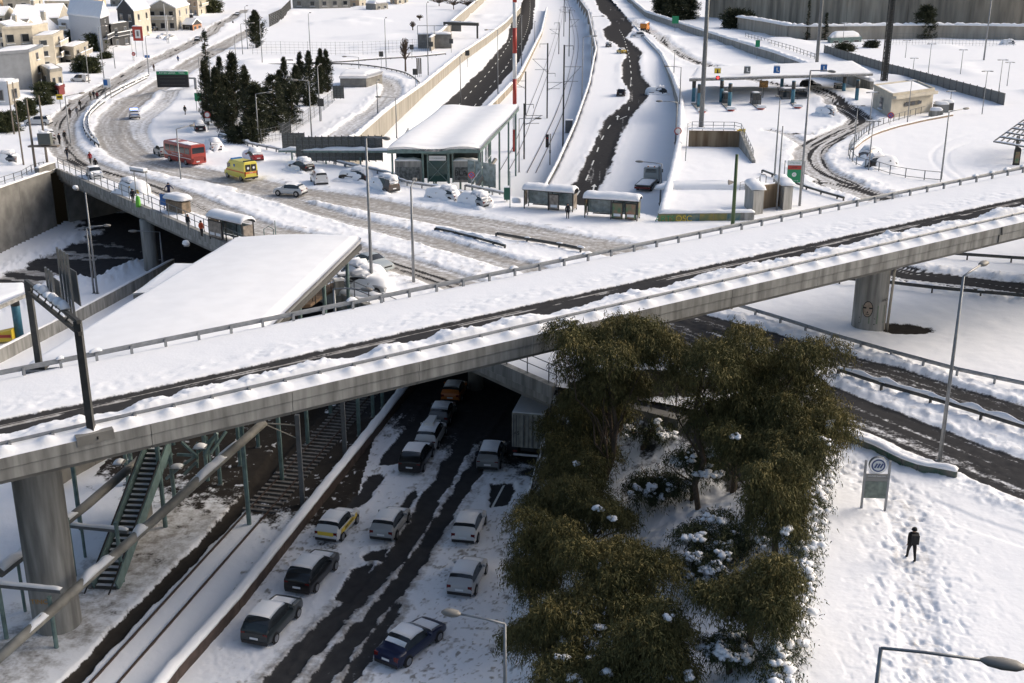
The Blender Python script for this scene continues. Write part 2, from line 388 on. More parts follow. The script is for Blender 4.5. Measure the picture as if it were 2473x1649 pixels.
near_dark = [TR(12, p) for p in ([(830,850),(900,740),(1010,580),(1150,565),(1145,640),(1050,750),(960,865)], [(560,1300),(600,1210),(700,1060),(860,1000),(890,1080),(760,1230),(680,1310)], [(1050,500),(1110,430),(1280,430),(1240,530),(1110,550)], [(1290,150),(1420,-10),(1500,-60),(1540,0),(1400,160)])] \
 + [TR(10, p) for p in ([(740,1425),(850,1290),(960,1140),(1060,1120),(1070,1180),(990,1300),(900,1405)], [(985,1085),(1160,870),(1300,700),(1500,500),(1620,400),(1500,640),(1300,900),(1180,1060)], [(1890,1410),(1910,1220),(2100,1200),(2110,1250),(2070,1390)], [(1880,900),(1960,760),(2100,560),(2200,430),(2230,500),(2060,770),(2000,910)])]
tracks_near = [(TR(12, [(330,1560),(640,1220),(950,900),(1290,560),(1470,310),(1600,60)]) + TR(10, [(1700,900),(1780,760),(1880,580),(2000,420)]), .74, .98),
 (TR(12, [(690,1560),(960,1200),(1130,1000),(1300,790),(1480,560),(1640,320),(1800,60)]) + TR(10, [(1850,1000),(1950,850),(2060,680),(2150,520)]), .62, .96),
 (TR(12, [(930,1560),(1060,1330),(1180,1140),(1330,900)]), .42, .8), (TR(12, [(520,1420),(700,1200),(900,1010),(1100,850)]), .35, .5)]
lane_dark = TR(5, [(20,1000),(470,790),(800,650),(1180,530),(1500,480),(1480,680),(1330,730),(1340,850),(1180,880),(1000,950),(860,1040),(640,1000),(500,1020),(330,1120),(200,1240),(60,1230),(-200,1300),(-200,1100)])
north_left = TR(2, [(1560,1120),(1730,975),(1900,820),(2130,600),(2330,370)]) + TR(3, [(120,240),(160,100),(170,-20),(345,-20),(330,230),(200,560),(0,800)]) + TR(2, [(2080,970),(1930,1130)])
north_right = TR(7, [(560,460),(690,215)]) + TR(3, [(770,1568),(900,1300),(1000,1080),(1190,930),(1222,850),(1140,720),(1140,590),(1185,500),(1080,400),(990,350),(970,270),(1040,220),(1000,150),(940,110),(890,0),(880,-30),(1010,-30),(1030,0),(1150,150),(1230,250),(1150,340),(1210,400),(1300,480),(1270,560),(1290,680),(1370,800),(1350,880),(1200,1050),(1080,1250),(990,1568)]) + TR(7, [(900,210),(800,470)])
ballast = TR(11, [(600,1568),(2100,0)]) + TR(10, [(480,800),(900,300)])
RAIL_DRAIN = TR(11, [(480,1700),(640,1530),(1100,1040),(1500,640),(2110,0)]) + TR(10, [(300,900),(560,620),(760,400)])
plat = TR(11, [(-200,1700),(200,1330),(900,760),(1500,250)]) + TR(10, [(-100,1100),(150,800),(500,500)])
def trench_fields(X, Y):
    h = .16 + .05 * (fbm(X * .5, Y * .5, 103, 3) - .5) + .04 * (fbm(X * 2.2, Y * 2.2, 104, 3) - .5)
    A = np.zeros(X.shape); S = np.zeros(X.shape); B = np.zeros(X.shape)
    rough = fbm(X * .9, Y * .9, 110, 4) - .5; lump = fbm(X * 2.3, Y * 2.3, 111, 4)
    road = (X > -17) & (X < 3) & (Y < 125)
    # churned snow on the right carriageway
    sp_ = fbm(X * 5.5, Y * 5.5, 119, 3); S = np.where(road, .12 + .6 * sstep(.55, .72, sp_) * sstep(.30, .55, fbm(X * .5, Y * .3, 113, 3)) + .6 * sstep(.5, .8, lump) * sstep(.35, .6, fbm(X * .35, Y * .2, 112, 3)), S); h = np.where(road, h + .10 * (lump - .5) + .10 * (sp_ - .5), h)
    shelter = sstep(74, 84, Y + .78 * X + 8 * rough) * road          # hardly any snow lies below the decks
    A = np.maximum(A, shelter * .85 * sstep(.30, .55, fbm(X * 1.5 - Y * .35, Y * .09, 118, 4) + .14)); S = np.maximum(S, shelter * .8)
    for pts, w, a in tracks_near:
        p = smooth_line(pts, 1.5); d, lat, al = line_dist(X, Y, p); st = fbm(lat * 2.4, al * .12, 120, 3)
        core = sstep(w * 1.35, w * .6, d + .8 * rough); A = np.maximum(A, core * a * sstep(.24, .5, st + .22)); S = np.maximum(S, sstep(w + 1.5, w, d) * (.35 + .65 * st)); h = h * (1 - .75 * core) + sstep(w * 1.5, w * 1.1, d) * sstep(w * .8, w * 1.05, d) * .12 * lump
    for poly in near_dark:
        sd = poly_sd(X, Y, poly); core = sstep(-.2, .3, sd + .7 * rough); A = np.maximum(A, core * .95); h = h * (1 - .8 * core) + .16 * lump * sstep(-.7, -.1, sd) * sstep(.1, -.15, sd)
    sd = poly_sd(X, Y, lane_dark); core = sstep(-.6, .8, sd + 2.2 * rough); st = fbm((X * .3 + Y * .95) * .9, (X - Y * .3) * .08, 130, 4)
    A = np.maximum(A, core * sstep(.36, .52, st + .03)); S = np.maximum(S, core * .9); B = np.maximum(B, core * .25); h = h * (1 - .8 * core)
    bank = sstep(-5.5, -.6, sd) * sstep(.4, -.6, sd); h = h + bank * .55 * np.clip(lump * 2 - .3, 0, 2)
    sd = poly_sd(X, Y, north_left); core = sstep(-.5, .5, sd + 1.0 * rough); A = np.maximum(A, core * .98); h = h * (1 - .9 * core)
    sd = poly_sd(X, Y, north_right); core = sstep(-1.1, .2, sd + 1.3 * rough); A = np.maximum(A, core * (.97 - .45 * sstep(.62, .78, fbm(X * 2.2 - Y * .2, Y * .06, 150, 3)))); S = np.maximum(S, core * .8); S = np.maximum(S, .7 * sstep(-2.4, 0, sd) * sstep(.45, .75, lump)); h = h * (1 - .9 * core) + .35 * sstep(-3, -.3, sd) * sstep(.3, -.3, sd) * np.clip(lump * 2 - .5, 0, 2)
    # drain between platform and track, dirty platform
    d = line_dist(X, Y, RAIL_DRAIN)[0]; c = sstep(.66, .42, d + .4 * rough) * (Y < 100); B = np.maximum(B, c); h = h - .35 * c
    d = line_dist(X, Y, plat)[0]; c = sstep(5.2, 1.5, d + 3 * rough) * (Y < 105); S = np.maximum(S, c * (.35 + .5 * lump)); B = np.maximum(B, c * .36 * sstep(.45, .7, fbm(X * .8, Y * .8, 140, 4)))
    dark = (X < -11) & (X > -31) & (Y > 66) & (Y < 135); c = dark * sstep(66, 78, Y + 6 * rough + .5 * (X + 20)); B = np.maximum(B, c * .8 * sstep(.15, .5, lump + .1))
    under = sstep(-1, 3, (Y - 159.2) * .617 + (X + 62.7) * .787 + 6 * rough) * (Y < 165) * (X > -64) * ((Y - 159.2) * .617 + (X + 62.7) * .787 < 30)
    A = np.maximum(A, under * .8); h = h * (1 - .6 * under)
    # embankment with trees: leaf litter and tufts
    emb = (side(X, Y, EMB_BASE) > .5) & (Y < 80) & (X < 20); h = h + np.where(emb, .25 * (lump - .4), 0)
    B = np.maximum(B, np.where(emb, .62 * sstep(60, 74, Y + 6 * rough - .25 * X), 0))
    return h, np.stack([A, S, B, np.ones(X.shape)], 1)

def sheet(name, Ys, cs, keep, zf, fields, snap=None):
    nr, nc = len(Ys), len(cs); Yg = np.repeat(Ys, nc); Xg = np.tile(cs, nr) * Yg
    fi = np.arange(nr * nc).reshape(nr, nc)
    quads = np.stack([fi[:-1, :-1].ravel(), fi[:-1, 1:].ravel(), fi[1:, 1:].ravel(), fi[1:, :-1].ravel()], 1)
    xm = Xg[quads].mean(1); ym = Yg[quads].mean(1); k = keep(xm, ym); quads = quads[k]
    used = np.unique(quads); mp = -np.ones(nr * nc, np.int64); mp[used] = np.arange(len(used)); quads = mp[quads]
    X, Y = Xg[used].copy(), Yg[used].copy()
    if snap:
        for poly in snap:                 # put ragged border vertices on the border line itself
            bad = np.nonzero(inside(X, Y, poly))[0]
            pl = list(poly) + [poly[0]]; best = np.full(len(bad), 1e9); bx = X[bad].copy(); by = Y[bad].copy(); x, y = X[bad].copy(), Y[bad].copy()
            for a, b in zip(pl[:-1], pl[1:]):
                dx, dy = b[0] - a[0], b[1] - a[1]; t = np.clip(((x - a[0]) * dx + (y - a[1]) * dy) / (dx * dx + dy * dy), 0, 1)
                d = np.hypot(x - a[0] - t * dx, y - a[1] - t * dy); m = d < best
                best = np.where(m, d, best); bx = np.where(m, a[0] + t * dx, bx); by = np.where(m, a[1] + t * dy, by)
            X[bad] = bx; Y[bad] = by
    h, cov = fields(X, Y); Z = zf(X, Y) + h
    me = bpy.data.meshes.new(name); me.vertices.add(len(X)); me.vertices.foreach_set('co', np.stack([X, Y, Z], 1).astype(np.float32).ravel())
    n = len(quads); me.loops.add(n * 4); me.loops.foreach_set('vertex_index', quads.ravel().astype(np.int32))
    me.polygons.add(n); me.polygons.foreach_set('loop_start', np.arange(0, n * 4, 4, dtype=np.int32))
    me.polygons.foreach_set('use_smooth', np.ones(n, bool)); me.update()
    at = me.attributes.new('cover', 'FLOAT_COLOR', 'POINT'); at.data.foreach_set('color', cov.astype(np.float32).ravel())
    me.materials.append(GROUND); me.validate(); return link(name, me)
def rows(y0, y1, k, mx):
    r = [y0]
    while r[-1] < y1: r.append(r[-1] + min(mx, max(.055, k * r[-1] ** 2)))
    return np.array(r)
def keep_surface(x, y): return ~(inside(x, y, HOLE_S) | inside(x, y, HOLE_N))
ground = sheet('ground', np.concatenate([rows(33, 900, 2.9e-5, 6), np.array([1000, 1200, 1600, 2400, 4000, 7000.])]), np.linspace(-.62, .62, 880), keep_surface, lambda x, y: 0 * x, surface_fields, [HOLE_S, HOLE_N])
tag(ground, kind='structure')
TRENCH = [(-69,80),(-68,110),(-66.5,135),(-62.7,160),(-42,184),(-26.5,169),(-24,218),(-20.5,258),(-15.2,336.6),(-9.5,401),(-3.3,477),(11,900),(38,1500),(92,1500),(65,900),(54,600),(45.2,400),(43,336.6),(38,273.4),(34,231.4),(27.3,184.7),(22.4,156.4),(17,129),(30,90),(10.5,73),(20.2,67.2),(18.6,61.7),(16.2,54.6),(13.7,47),(12.1,42.6),(9.3,33),(4.2,10),(-68,10)]
def keep_trench(x, y):
    return inside(x, y, TRENCH)
cutting = sheet('cutting_floor', np.concatenate([rows(37, 900, 4.2e-5, 7), np.array([1000, 1200, 1480.])]), np.linspace(-.60, .46, 570), keep_trench, trench_z, trench_fields)
tag(cutting, kind='structure')
# ------------------------------------------------------------------ line-built pieces: walls, rails, fences
def resample(pts, step):
    P = [Vector(p) if len(p) > 2 else Vector((p[0], p[1], 0)) for p in pts]; out = [P[0].copy()]; acc = 0.
    for a, b in zip(P[:-1], P[1:]):
        L_ = (b - a).length; t = step - acc
        while t <= L_: out.append(a.lerp(b, t / L_)); t += step
        acc = L_ - (t - step)
    if (out[-1] - P[-1]).length > step * .3: out.append(P[-1].copy())
    return out
def offset_line(pts, d):
    P = [Vector((p[0], p[1], p[2] if len(p) > 2 else 0)) for p in pts]; o = []
    for i, p in enumerate(P):
        t = P[min(i + 1, len(P) - 1)] - P[max(i - 1, 0)]; n = Vector((-t.y, t.x, 0)).normalized(); o.append(p + n * d)
    return o
def ribbon(mb, pts, prof, m, close=True):      # sweep a profile [(side, up)] along pts
    P = [Vector(p) for p in pts]; rings = []
    for i, p in enumerate(P):
        t = P[min(i + 1, len(P) - 1)] - P[max(i - 1, 0)]; n = Vector((-t.y, t.x, 0)).normalized()
        pr = prof(i) if callable(prof) else prof
        rings.append([p + n * a + Vector((0, 0, b)) for a, b in pr])
    mb.ring(rings, m, close=close)
def snow_ridge(pts, w, h, seed, step=.5, rag=.5, m=SNOW):      # lumpy cap of snow lying along a line
    P = resample(pts, step); mb = MB()
    def prof(i):
        p = P[i]; f = 1 + rag * (float(vnoise(p.x * 1.7 + p.y * .6, p.y * 1.3, seed)) - .5) * 2; e = min(1, min(i, len(P) - 1 - i) / 2. + .25)
        hh = h * f * e; ww = w * (1 + .25 * rag * (float(vnoise(p.x * 2.1, p.y * 2.3, seed + 3)) - .5))
        return [(-ww / 2, 0), (-ww * .46, hh * .55), (-ww * .22, hh * .95), (ww * .1, hh), (ww * .4, hh * .7), (ww / 2, 0)]
    ribbon(mb, P, prof, m); return mb
def wall(name, label, pts, ztop, zbot, th, m, panel=8., cat='wall', cap=.25, capw=None, group=None, joint=.04, seed=1):
    P = resample([(p[0], p[1], 0) for p in pts], panel); t = thing(name, label, cat, P[0], 0, group); o = P[0]
    f = lambda z, p: float(z(p.x, p.y)) if callable(z) else z
    for a, b in zip(P[:-1], P[1:]):
        d = (b - a).normalized(); n = Vector((-d.y, d.x, 0)) * th / 2; a2 = a + d * joint / 2; b2 = b - d * joint / 2
        poly = [a2 - n - o, b2 - n - o, b2 + n - o, a2 + n - o]
        MB().prism(poly, [f(zbot, a), f(zbot, b), f(zbot, b), f(zbot, a)], [f(ztop, a), f(ztop, b), f(ztop, b), f(ztop, a)], m).build('panel', t)
    core = MB(); ribbon(core, [p - o for p in P], lambda i: [(-th * .3, f(zbot, P[i])), (-th * .3, f(ztop, P[i]) - .05), (th * .3, f(ztop, P[i]) - .05), (th * .3, f(zbot, P[i]))], CONCD); core.build('joint_core', t)
    if cap: snow_ridge([(p.x - o.x, p.y - o.y, f(ztop, p) - .02) for p in P], capw or th * 1.25, cap, seed, step=max(.5, panel / 12)).build('snow_cap', t, True)
    return t
def guardrail(name, label, pts, post=2., h=.75, group=None, snowy=.0, m=GALV, posts_out=.12, seed=3, bw=.31, cap=0):
    P = resample(pts, post); t = thing(name, label, 'guard rail', P[0], 0, group); o = P[0]; L_ = [p - o for p in P]
    mb = MB(); ribbon(mb, L_, [(0, h - bw), (.04, h - bw * .8), (.0, h - bw * .5), (.04, h - bw * .2), (0, h), (-.03, h - bw * .2), (-.05, h - bw * .5), (-.03, h - bw * .8)], m); mb.build('beam', t)
    pm = None
    for i, p in enumerate(L_):
        a = L_[min(i + 1, len(L_) - 1)] - L_[max(i - 1, 0)]; rz = math.atan2(a.y, a.x)
        if pm is None:
            pm = MB().box((0, -posts_out, h / 2 - .2), (.14, .16, h + .2), 0, m).box((0, -posts_out * .35, h - bw / 2), (.1, posts_out, .14), 0, m).mesh('post')
        q = link('post', pm, t, p); q.rotation_euler = (0, 0, rz)
        if snowy and random.random() < snowy:
            ln = random.uniform(.4, .9); d = a.normalized()
            snow_ridge([p - d * ln / 2 + Vector((0, 0, h - .02)), p + d * ln / 2 + Vector((0, 0, h - .02))], .3, .16, i + seed, .12).build('snow_lump', t, True)
    if cap: snow_ridge([p + Vector((0, 0, h - .02)) for p in L_], .16, cap, seed, .4, .9).build('snow_cap', t, True)
    return t
def railing(name, label, pts, post=2., h=1.1, rails=(1.1, .6), r=.03, m=STEELG, cat='railing', group=None, mesh=None):
    P = resample(pts, post); t = thing(name, label, cat, P[0], 0, group); o = P[0]; L_ = [p - o for p in P]
    for z in rails: MB().tube([p + Vector((0, 0, z)) for p in L_], r, 5, m).build('rail', t)
    pm = MB().box((0, 0, h / 2 - .1), (r * 2.2, r * 2.2, h + .2), 0, m).mesh('post')
    for p in L_: link('post', pm, t, p)
    return t
def fence(name, label, pts, h=2., bay=2.5, m=STEELG, wires=5, group=None, r=.025):
    P = resample(pts, bay); t = thing(name, label, 'fence', P[0], 0, group); o = P[0]; L_ = [p - o for p in P]
    pm = MB().box((0, 0, h / 2 - .1), (.07, .07, h + .2), 0, m).mesh('post')
    for p in L_: link('post', pm, t, p)
    for a, b in zip(L_[:-1], L_[1:]):
        q = MB()
        for k in range(wires): z = h * (k + 1) / (wires + .3); q.beam(a + Vector((0, 0, z)), b + Vector((0, 0, z)), r * .6, r * .6, m)
        for k in range(1, 6): c = a.lerp(b, k / 6); q.beam(c + Vector((0, 0, .1)), c + Vector((0, 0, h * .95)), r * .5, r * .5, m)
        q.build('mesh_panel', t)
    return t

# ------------------------------------------------------------------ the flyover
FU, FN = Vector((.873, .488, 0)), Vector((-.488, .873, 0)); FO = Vector((2.0, 65.7, 0)) - FU * FU.dot(Vector((2.0, 65.7, 0)))
FO = FN * FN.dot(Vector((2.0, 65.7, 0)))
def zdeck(t): return 5.84 + .0475 * (t - 3.28)
def FP(t, n, dz=0.): p = FO + FU * t + FN * n; return Vector((p.x, p.y, zdeck(t) + dz))
FW = 11.4; T0, T1 = -42., 135.
fly = thing('flyover', 'snow covered concrete flyover sweeping over the street on round piers', 'bridge', FP(40, FW / 2) - Vector((0, 0, zdeck(40))))
fo = fly.location.copy()
def fribbon(prof, m, name, t0=T0, t1=T1, parent=None, step=6.0):
    mb = MB(); ts = np.arange(t0, t1 + .01, step); rings = []
    for t in ts: rings.append([FP(t, a, b) - fo for a, b in prof])
    mb.ring(rings, m, close=True); return mb.build(name, parent or fly)
fribbon([(0.35, -.02), (.35, -.62), (2.6, -.95), (3.1, -1.55), (FW - 3.1, -1.55), (FW - 2.6, -.95), (FW - .35, -.62), (FW - .35, -.02)], CONC, 'deck_girder')
pm = [MB() for _ in range(2)]
seg = 7.5
for k in range(int((T1 - T0) / seg)):
    a, b = T0 + k * seg + .015, T0 + (k + 1) * seg - .015
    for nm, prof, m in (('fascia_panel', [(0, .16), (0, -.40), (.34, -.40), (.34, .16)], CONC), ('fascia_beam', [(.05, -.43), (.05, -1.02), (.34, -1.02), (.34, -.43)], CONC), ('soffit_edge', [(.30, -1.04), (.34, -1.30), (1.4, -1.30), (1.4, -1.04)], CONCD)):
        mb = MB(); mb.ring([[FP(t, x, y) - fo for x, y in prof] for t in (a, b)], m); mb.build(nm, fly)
    mb = MB(); mb.ring([[FP(t, x, y) - fo for x, y in [(FW, .1), (FW - .34, .1), (FW - .34, -1.0), (FW, -1.0)]] for t in (a, b)], CONC); mb.build('fascia_panel', fly)
# joint above the right pier
mb = MB(); tj = 73.6
mb.beam(FP(tj, -.02, .16) - fo, FP(tj + .12, -.02, -.45) - fo, .10, .06, STEEL, (0, -1, 0)); mb.beam(FP(tj - .1, .03, -.43) - fo, FP(tj - .12, .03, -1.02) - fo, .07, .06, STEEL, (0, -1, 0)); mb.build('expansion_joint', fly)
# snow and cleared lane on the deck
def deck_sheet():
    ts = np.arange(-38, 128, .14); ns = np.linspace(.0, FW, 118); nr, nc = len(ts), len(ns)
    Tg = np.repeat(ts, nc); Ng = np.tile(ns, nr); s = Tg; n = Ng
    wob = .5 * (fbm(s * .08, 0 * s, 201, 3) - .5); nn = n - wob * .4 - .25 * np.sin(s * .03)
    lane_lo = 2.45 + .7 * (fbm(s * .5, 0 * s, 202, 4) - .5) + .45 * (fbm(s * 1.7, 0 * s + 3, 212, 3) - .5); lane_hi = 5.0
    lump = fbm(s * 1.0, n * 1.0, 203, 5); lump2 = fbm(s * 2.4, n * 2.4, 204, 4)
    core = sstep(lane_lo - .12, lane_lo + .06, nn) * sstep(lane_hi + .12, lane_hi - .1, nn + .2 * (lump2 - .5))
    h = .24 + .05 * (fbm(s * .3, n * .4, 205, 3) - .5)
    ch = sstep(lane_hi + .2, lane_hi + .9, nn) * sstep(8.3, 6.2, nn + 1.5 * (fbm(s * .15, n * 0, 206, 2) - .5)); h += ch * (.10 * (lump - .45) + .11 * (lump2 - .45))
    bank = sstep(1.0, 1.35, n) * sstep(lane_lo + .08, lane_lo - .25, nn); pk = fbm(s * .45, 0 * s, 207, 3)
    crag = 1 - np.abs(2 * lump2 - 1) * 1.6; h += bank * (.08 + .44 * np.clip(pk * 1.5 - .3, 0, 1.2)) * (.45 + .6 * lump + .35 * crag) + bank * .10 * fbm(s * 5, n * 5, 216, 3)
    edge = sstep(1.0, .8, n); sc = np.abs(((s + .4) / 2.0) % 1 - .5) * 2
    h = np.where(edge > .5, .16 + .20 * sstep(.35, 1.0, sc) * sstep(.0, .4, n) * sstep(1.05, .6, n) + .22 * sstep(.0, .5, n) - .02, h + .22 * sstep(1.9, 1.0, n) * (1 - core))
    h = h * (1 - core) + .015
    far = sstep(FW - .5, FW - .1, n); h = h * (1 - .4 * far)
    A = core * (1 - .75 * sstep(.12, .04, np.abs(nn - 4.62)) * sstep(.3, .7, fbm(s * .3, n, 208, 3) + .1)); S = core * .9
    A = A * (1 - .85 * sstep(.16, .08, np.abs(nn - 4.35)) * sstep(.34, .55, fbm(s * .25, 0 * s, 209, 3)))
    A = np.clip(A, 0, 1)
    P = FO[None] if False else np.array([FO.x, FO.y, 0])[None] + s[:, None] * np.array([FU.x, FU.y, 0])[None] + n[:, None] * np.array([FN.x, FN.y, 0])[None]
    P[:, 2] = zdeck(s) + h - .0
    fi = np.arange(nr * nc).reshape(nr, nc); q = np.stack([fi[:-1, :-1].ravel(), fi[1:, :-1].ravel(), fi[1:, 1:].ravel(), fi[:-1, 1:].ravel()], 1)
    me = bpy.data.meshes.new('snow_deck'); me.vertices.add(len(P)); me.vertices.foreach_set('co', (P - np.array(fo)[None]).astype(np.float32).ravel())
    c = len(q); me.loops.add(c * 4); me.loops.foreach_set('vertex_index', q.ravel().astype(np.int32)); me.polygons.add(c); me.polygons.foreach_set('loop_start', np.arange(0, c * 4, 4, dtype=np.int32))
    me.polygons.foreach_set('use_smooth', np.ones(c, bool)); me.update()
    at = me.attributes.new('cover', 'FLOAT_COLOR', 'POINT'); at.data.foreach_set('color', np.stack([A, S, 0 * A, 0 * A + 1], 1).astype(np.float32).ravel())
    me.materials.append(GROUND); me.flip_normals() if False else None; me.validate(); return link('snow_deck', me, fly)
tag(deck_sheet(), 'deep snow with one cleared dark lane on the flyover')
# edge hanging snow in front of the parapet
# piers
def pier(p, base, top, r, nm='pier'):
    mb = MB(); z = [base, top - 1.5, top - 1.35, top - .5, top]; rr = [(r, r), (r, r), (r * 1.04, r * 1.04), (r * 1.9, r * 1.25), (r * 2.6, r * 1.4)]
    rings = []
    for zz, (ra, rb) in zip(z, rr):
        rings.append([Vector((p.x, p.y, zz)) - fo + FN * (math.cos(2 * math.pi * k / 28) * ra) + FU * (math.sin(2 * math.pi * k / 28) * rb) for k in range(28)])
    mb.ring(rings[::-1] if False else rings, CONC); o = mb.build(nm, fly); shade_auto(o, 40); return o
PIERL = Vector((-26.3, 58.3, 0)); PIERR = Vector((28.8, 89.2, 0))
pier(PIERL, -8.3, zdeck(FU.dot(PIERL)) - 1.5, 1.32); pr_ = pier(PIERR, -.2, zdeck(FU.dot(PIERR)) - 1.5, 1.32)
for tt in (-30., 105., 130.):
    c = FP(tt, FW / 2); pier(c, -8.3 if tt < 0 else -.2, zdeck(tt) - 1.5, 1.32)
# drain pipe on the right pier
zz = zdeck(FU.dot(PIERR)); MB().tube([Vector(a) - fo for a in ((31.6, 86.6, zz - .9), (31.6, 86.9, zz - 2.0), (30.25, 88.0, zz - 3.2), (30.15, 88.25, zz - 4.0), (30.05, 88.3, -.1))], .11, 8, CONCB).build('drain_pipe', fly, True)
# painted face and crossed bones on the right pier, lettering on the left one
def on_pier(P0, r, ang, z, w, h, m, poly=None, name='graffiti', lift=.012):
    mb = MB(); pts = poly or [(-1, -1), (1, -1), (1, 1), (-1, 1)]
    vs = []
    for x, y in pts: a = ang + x * w / 2 / r; vs.append(Vector((P0.x + math.sin(a) * (r + lift), P0.y - math.cos(a) * (r + lift), z + y * h / 2)) - fo)
    mb.add(vs, [tuple(range(len(vs)))], m); return mb.build(name, fly)
GF1 = mat('graffiti_green', (.10, .17, .10), .8, noise=.5, nscale=2, color2=(.20, .21, .17)); GF2 = mat('graffiti_flesh', (.34, .27, .21), .8, noise=.2); GF3 = mat('graffiti_black', (.02, .02, .02), .8); GF4 = mat('graffiti_orange', (.5, .26, .05), .8)
for k in range(4): on_pier(PIERR, 1.32, -.55 + k * .5, 1.55, .66, 1.5, GF1, lift=.006)
oval = [(math.cos(t), math.sin(t)) for t in np.linspace(0, 2 * math.pi, 15)[:-1]]
on_pier(PIERR, 1.32, -.42, 2.0, .82, 1.35, GF3, oval, lift=.010); on_pier(PIERR, 1.32, -.42, 2.0, .70, 1.22, GF2, oval, lift=.016)
for x in (-.60, -.26): on_pier(PIERR, 1.32, x, 2.1, .24, .13, GF3, lift=.022)
on_pier(PIERR, 1.32, -.42, 1.78, .14, .16, GF3, [(-1, -1), (1, -1), (0, 1)], lift=.022); on_pier(PIERR, 1.32, -.42, 1.58, .3, .05, GF3, lift=.022)
on_pier(PIERR, 1.32, -.42, 1.0, 1.3, .55, GF3, [(-1, -.75), (-.9, -1), (1, .75), (.9, 1)], lift=.020); on_pier(PIERR, 1.32, -.42, 1.0, 1.3, .55, GF3, [(-1, .75), (.9, -1), (1, -.75), (-.9, 1)], lift=.021)
def text(name, body, size, loc, rot, m, parent=None, align='CENTER', ext=.004):
    c = bpy.data.curves.new(name, 'FONT'); c.body = body; c.size = size; c.extrude = ext; c.align_x = align; c.align_y = 'CENTER'
    o = bpy.data.objects.new(name, c); COL.objects.link(o); o.location = loc; o.rotation_euler = rot; bpy.context.view_layer.update()
    me = bpy.data.meshes.new_from_object(o.evaluated_get(bpy.context.evaluated_depsgraph_get())); bpy.data.objects.remove(o); bpy.data.curves.remove(c)
    me.materials.clear(); me.materials.append(m); q = link(name, me, parent); q.location = loc; q.rotation_euler = rot; return q
text('graffiti_lettering', 'TINOS', .42, Vector((PIERL.x - .15, PIERL.y - 1.35, -5.6)) - fo, (R(90), 0, 0), GF4, fly)
text('graffiti_lettering', 'ANO', .3, Vector((PIERR.x + .75, PIERR.y - 1.19, 2.75)) - fo, (R(90), 0, R(35)), GF3, fly)
# rails on the flyover
guardrail('guard_rail', 'steel guard rail along the far edge of the flyover, toward the street', [FP(t, FW - .25, .02) for t in np.arange(-40, 130, 4.)], 2.0, .78, snowy=.28, posts_out=.14)
guardrail('guard_rail', 'steel guard rail sunk in snow along the near edge of the flyover', [FP(t, .95, .0) for t in np.arange(-40, 130, 4.)], 2.0, .64, snowy=0, posts_out=.10, bw=.2)
MB().beam(FP(6.9, .22, .1) - fo, FP(8.7, .22, .1) - fo, .5, .5, CONCD).build('post_plinth', fly)

# ------------------------------------------------------------------ road bridge over the cutting
SA, SB = Vector((-62.7, 159.2, 0)), Vector((3, 75.5, 0)); BD = (SB - SA).normalized(); BN = Vector((-BD.y, BD.x, 0))     # BN points to the far side
br = thing('road_bridge', 'grey concrete bridge carrying the snowy street over the sunken highway', 'bridge', (-30, 118, -8))
bo = br.location.copy()
poly = [SA + BN * .5, SB + BN * .5, Vector((17.2, 128.6, 0)), Vector((14.6, 131.2, 0)), Vector((-1.9, 141.9, 0)), Vector((-14.4, 149.9, 0)), Vector((-16.1, 156.3, 0)), Vector((-27.5, 168.4, 0)), Vector((-42, 183.5, 0))]
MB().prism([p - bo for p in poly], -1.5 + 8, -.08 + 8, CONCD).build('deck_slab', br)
for k in range(9):
    a = SA.lerp(SB, k / 9) + BD * .02; b = SA.lerp(SB, (k + 1) / 9) - BD * .02
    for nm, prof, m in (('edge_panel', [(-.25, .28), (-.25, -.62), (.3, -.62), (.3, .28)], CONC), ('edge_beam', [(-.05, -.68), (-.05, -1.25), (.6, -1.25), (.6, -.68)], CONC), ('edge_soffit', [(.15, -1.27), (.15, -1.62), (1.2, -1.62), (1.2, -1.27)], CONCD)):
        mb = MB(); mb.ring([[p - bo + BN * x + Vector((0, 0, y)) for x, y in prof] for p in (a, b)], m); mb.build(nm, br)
    c = a.lerp(b, .1); d = a.lerp(b, .72)
    if k % 2 == 0: snow_ridge([c - bo - BN * .12 + Vector((0, 0, -.66)), d - bo - BN * .12 + Vector((0, 0, -.66))], .14, .10, k, .4).build('snow_streak', br, True)
for k, (u, v) in enumerate([(1370, 950)]):
    p = T(5, u, v); MB().tube([p - bo + Vector((0, 0, -.3)), Vector((p.x, p.y, -1.6)) - bo], .85, 20, CONC).build('pier', br, True)
for f_ in (.30, .62, .80):
    for nn in (8, 18, 26):
        p = SA.lerp(SB, f_) + BN * nn + BD * 1.; MB().tube([Vector((p.x, p.y, -8.2)) - bo, Vector((p.x, p.y, -1.5)) - bo], .7, 14, CONCD).build('pier', br, True)
MB().prism([p - bo for p in (SA + BN * .6 - BD * .3, SA + BN * .6 + BD * .5, Vector((-41.0, 184, 0)), Vector((-42.2, 184.4, 0)))], -.5, 7.9, CONCD).build('abutment', br)
MB().prism([p - bo for p in (Vector((-42, 183.6, 0)), Vector((-26.5, 168.9, 0)), Vector((-26.2, 169.5, 0)), Vector((-42, 184.6, 0)))], -.5, 7.9, CONCD).build('abutment', br)
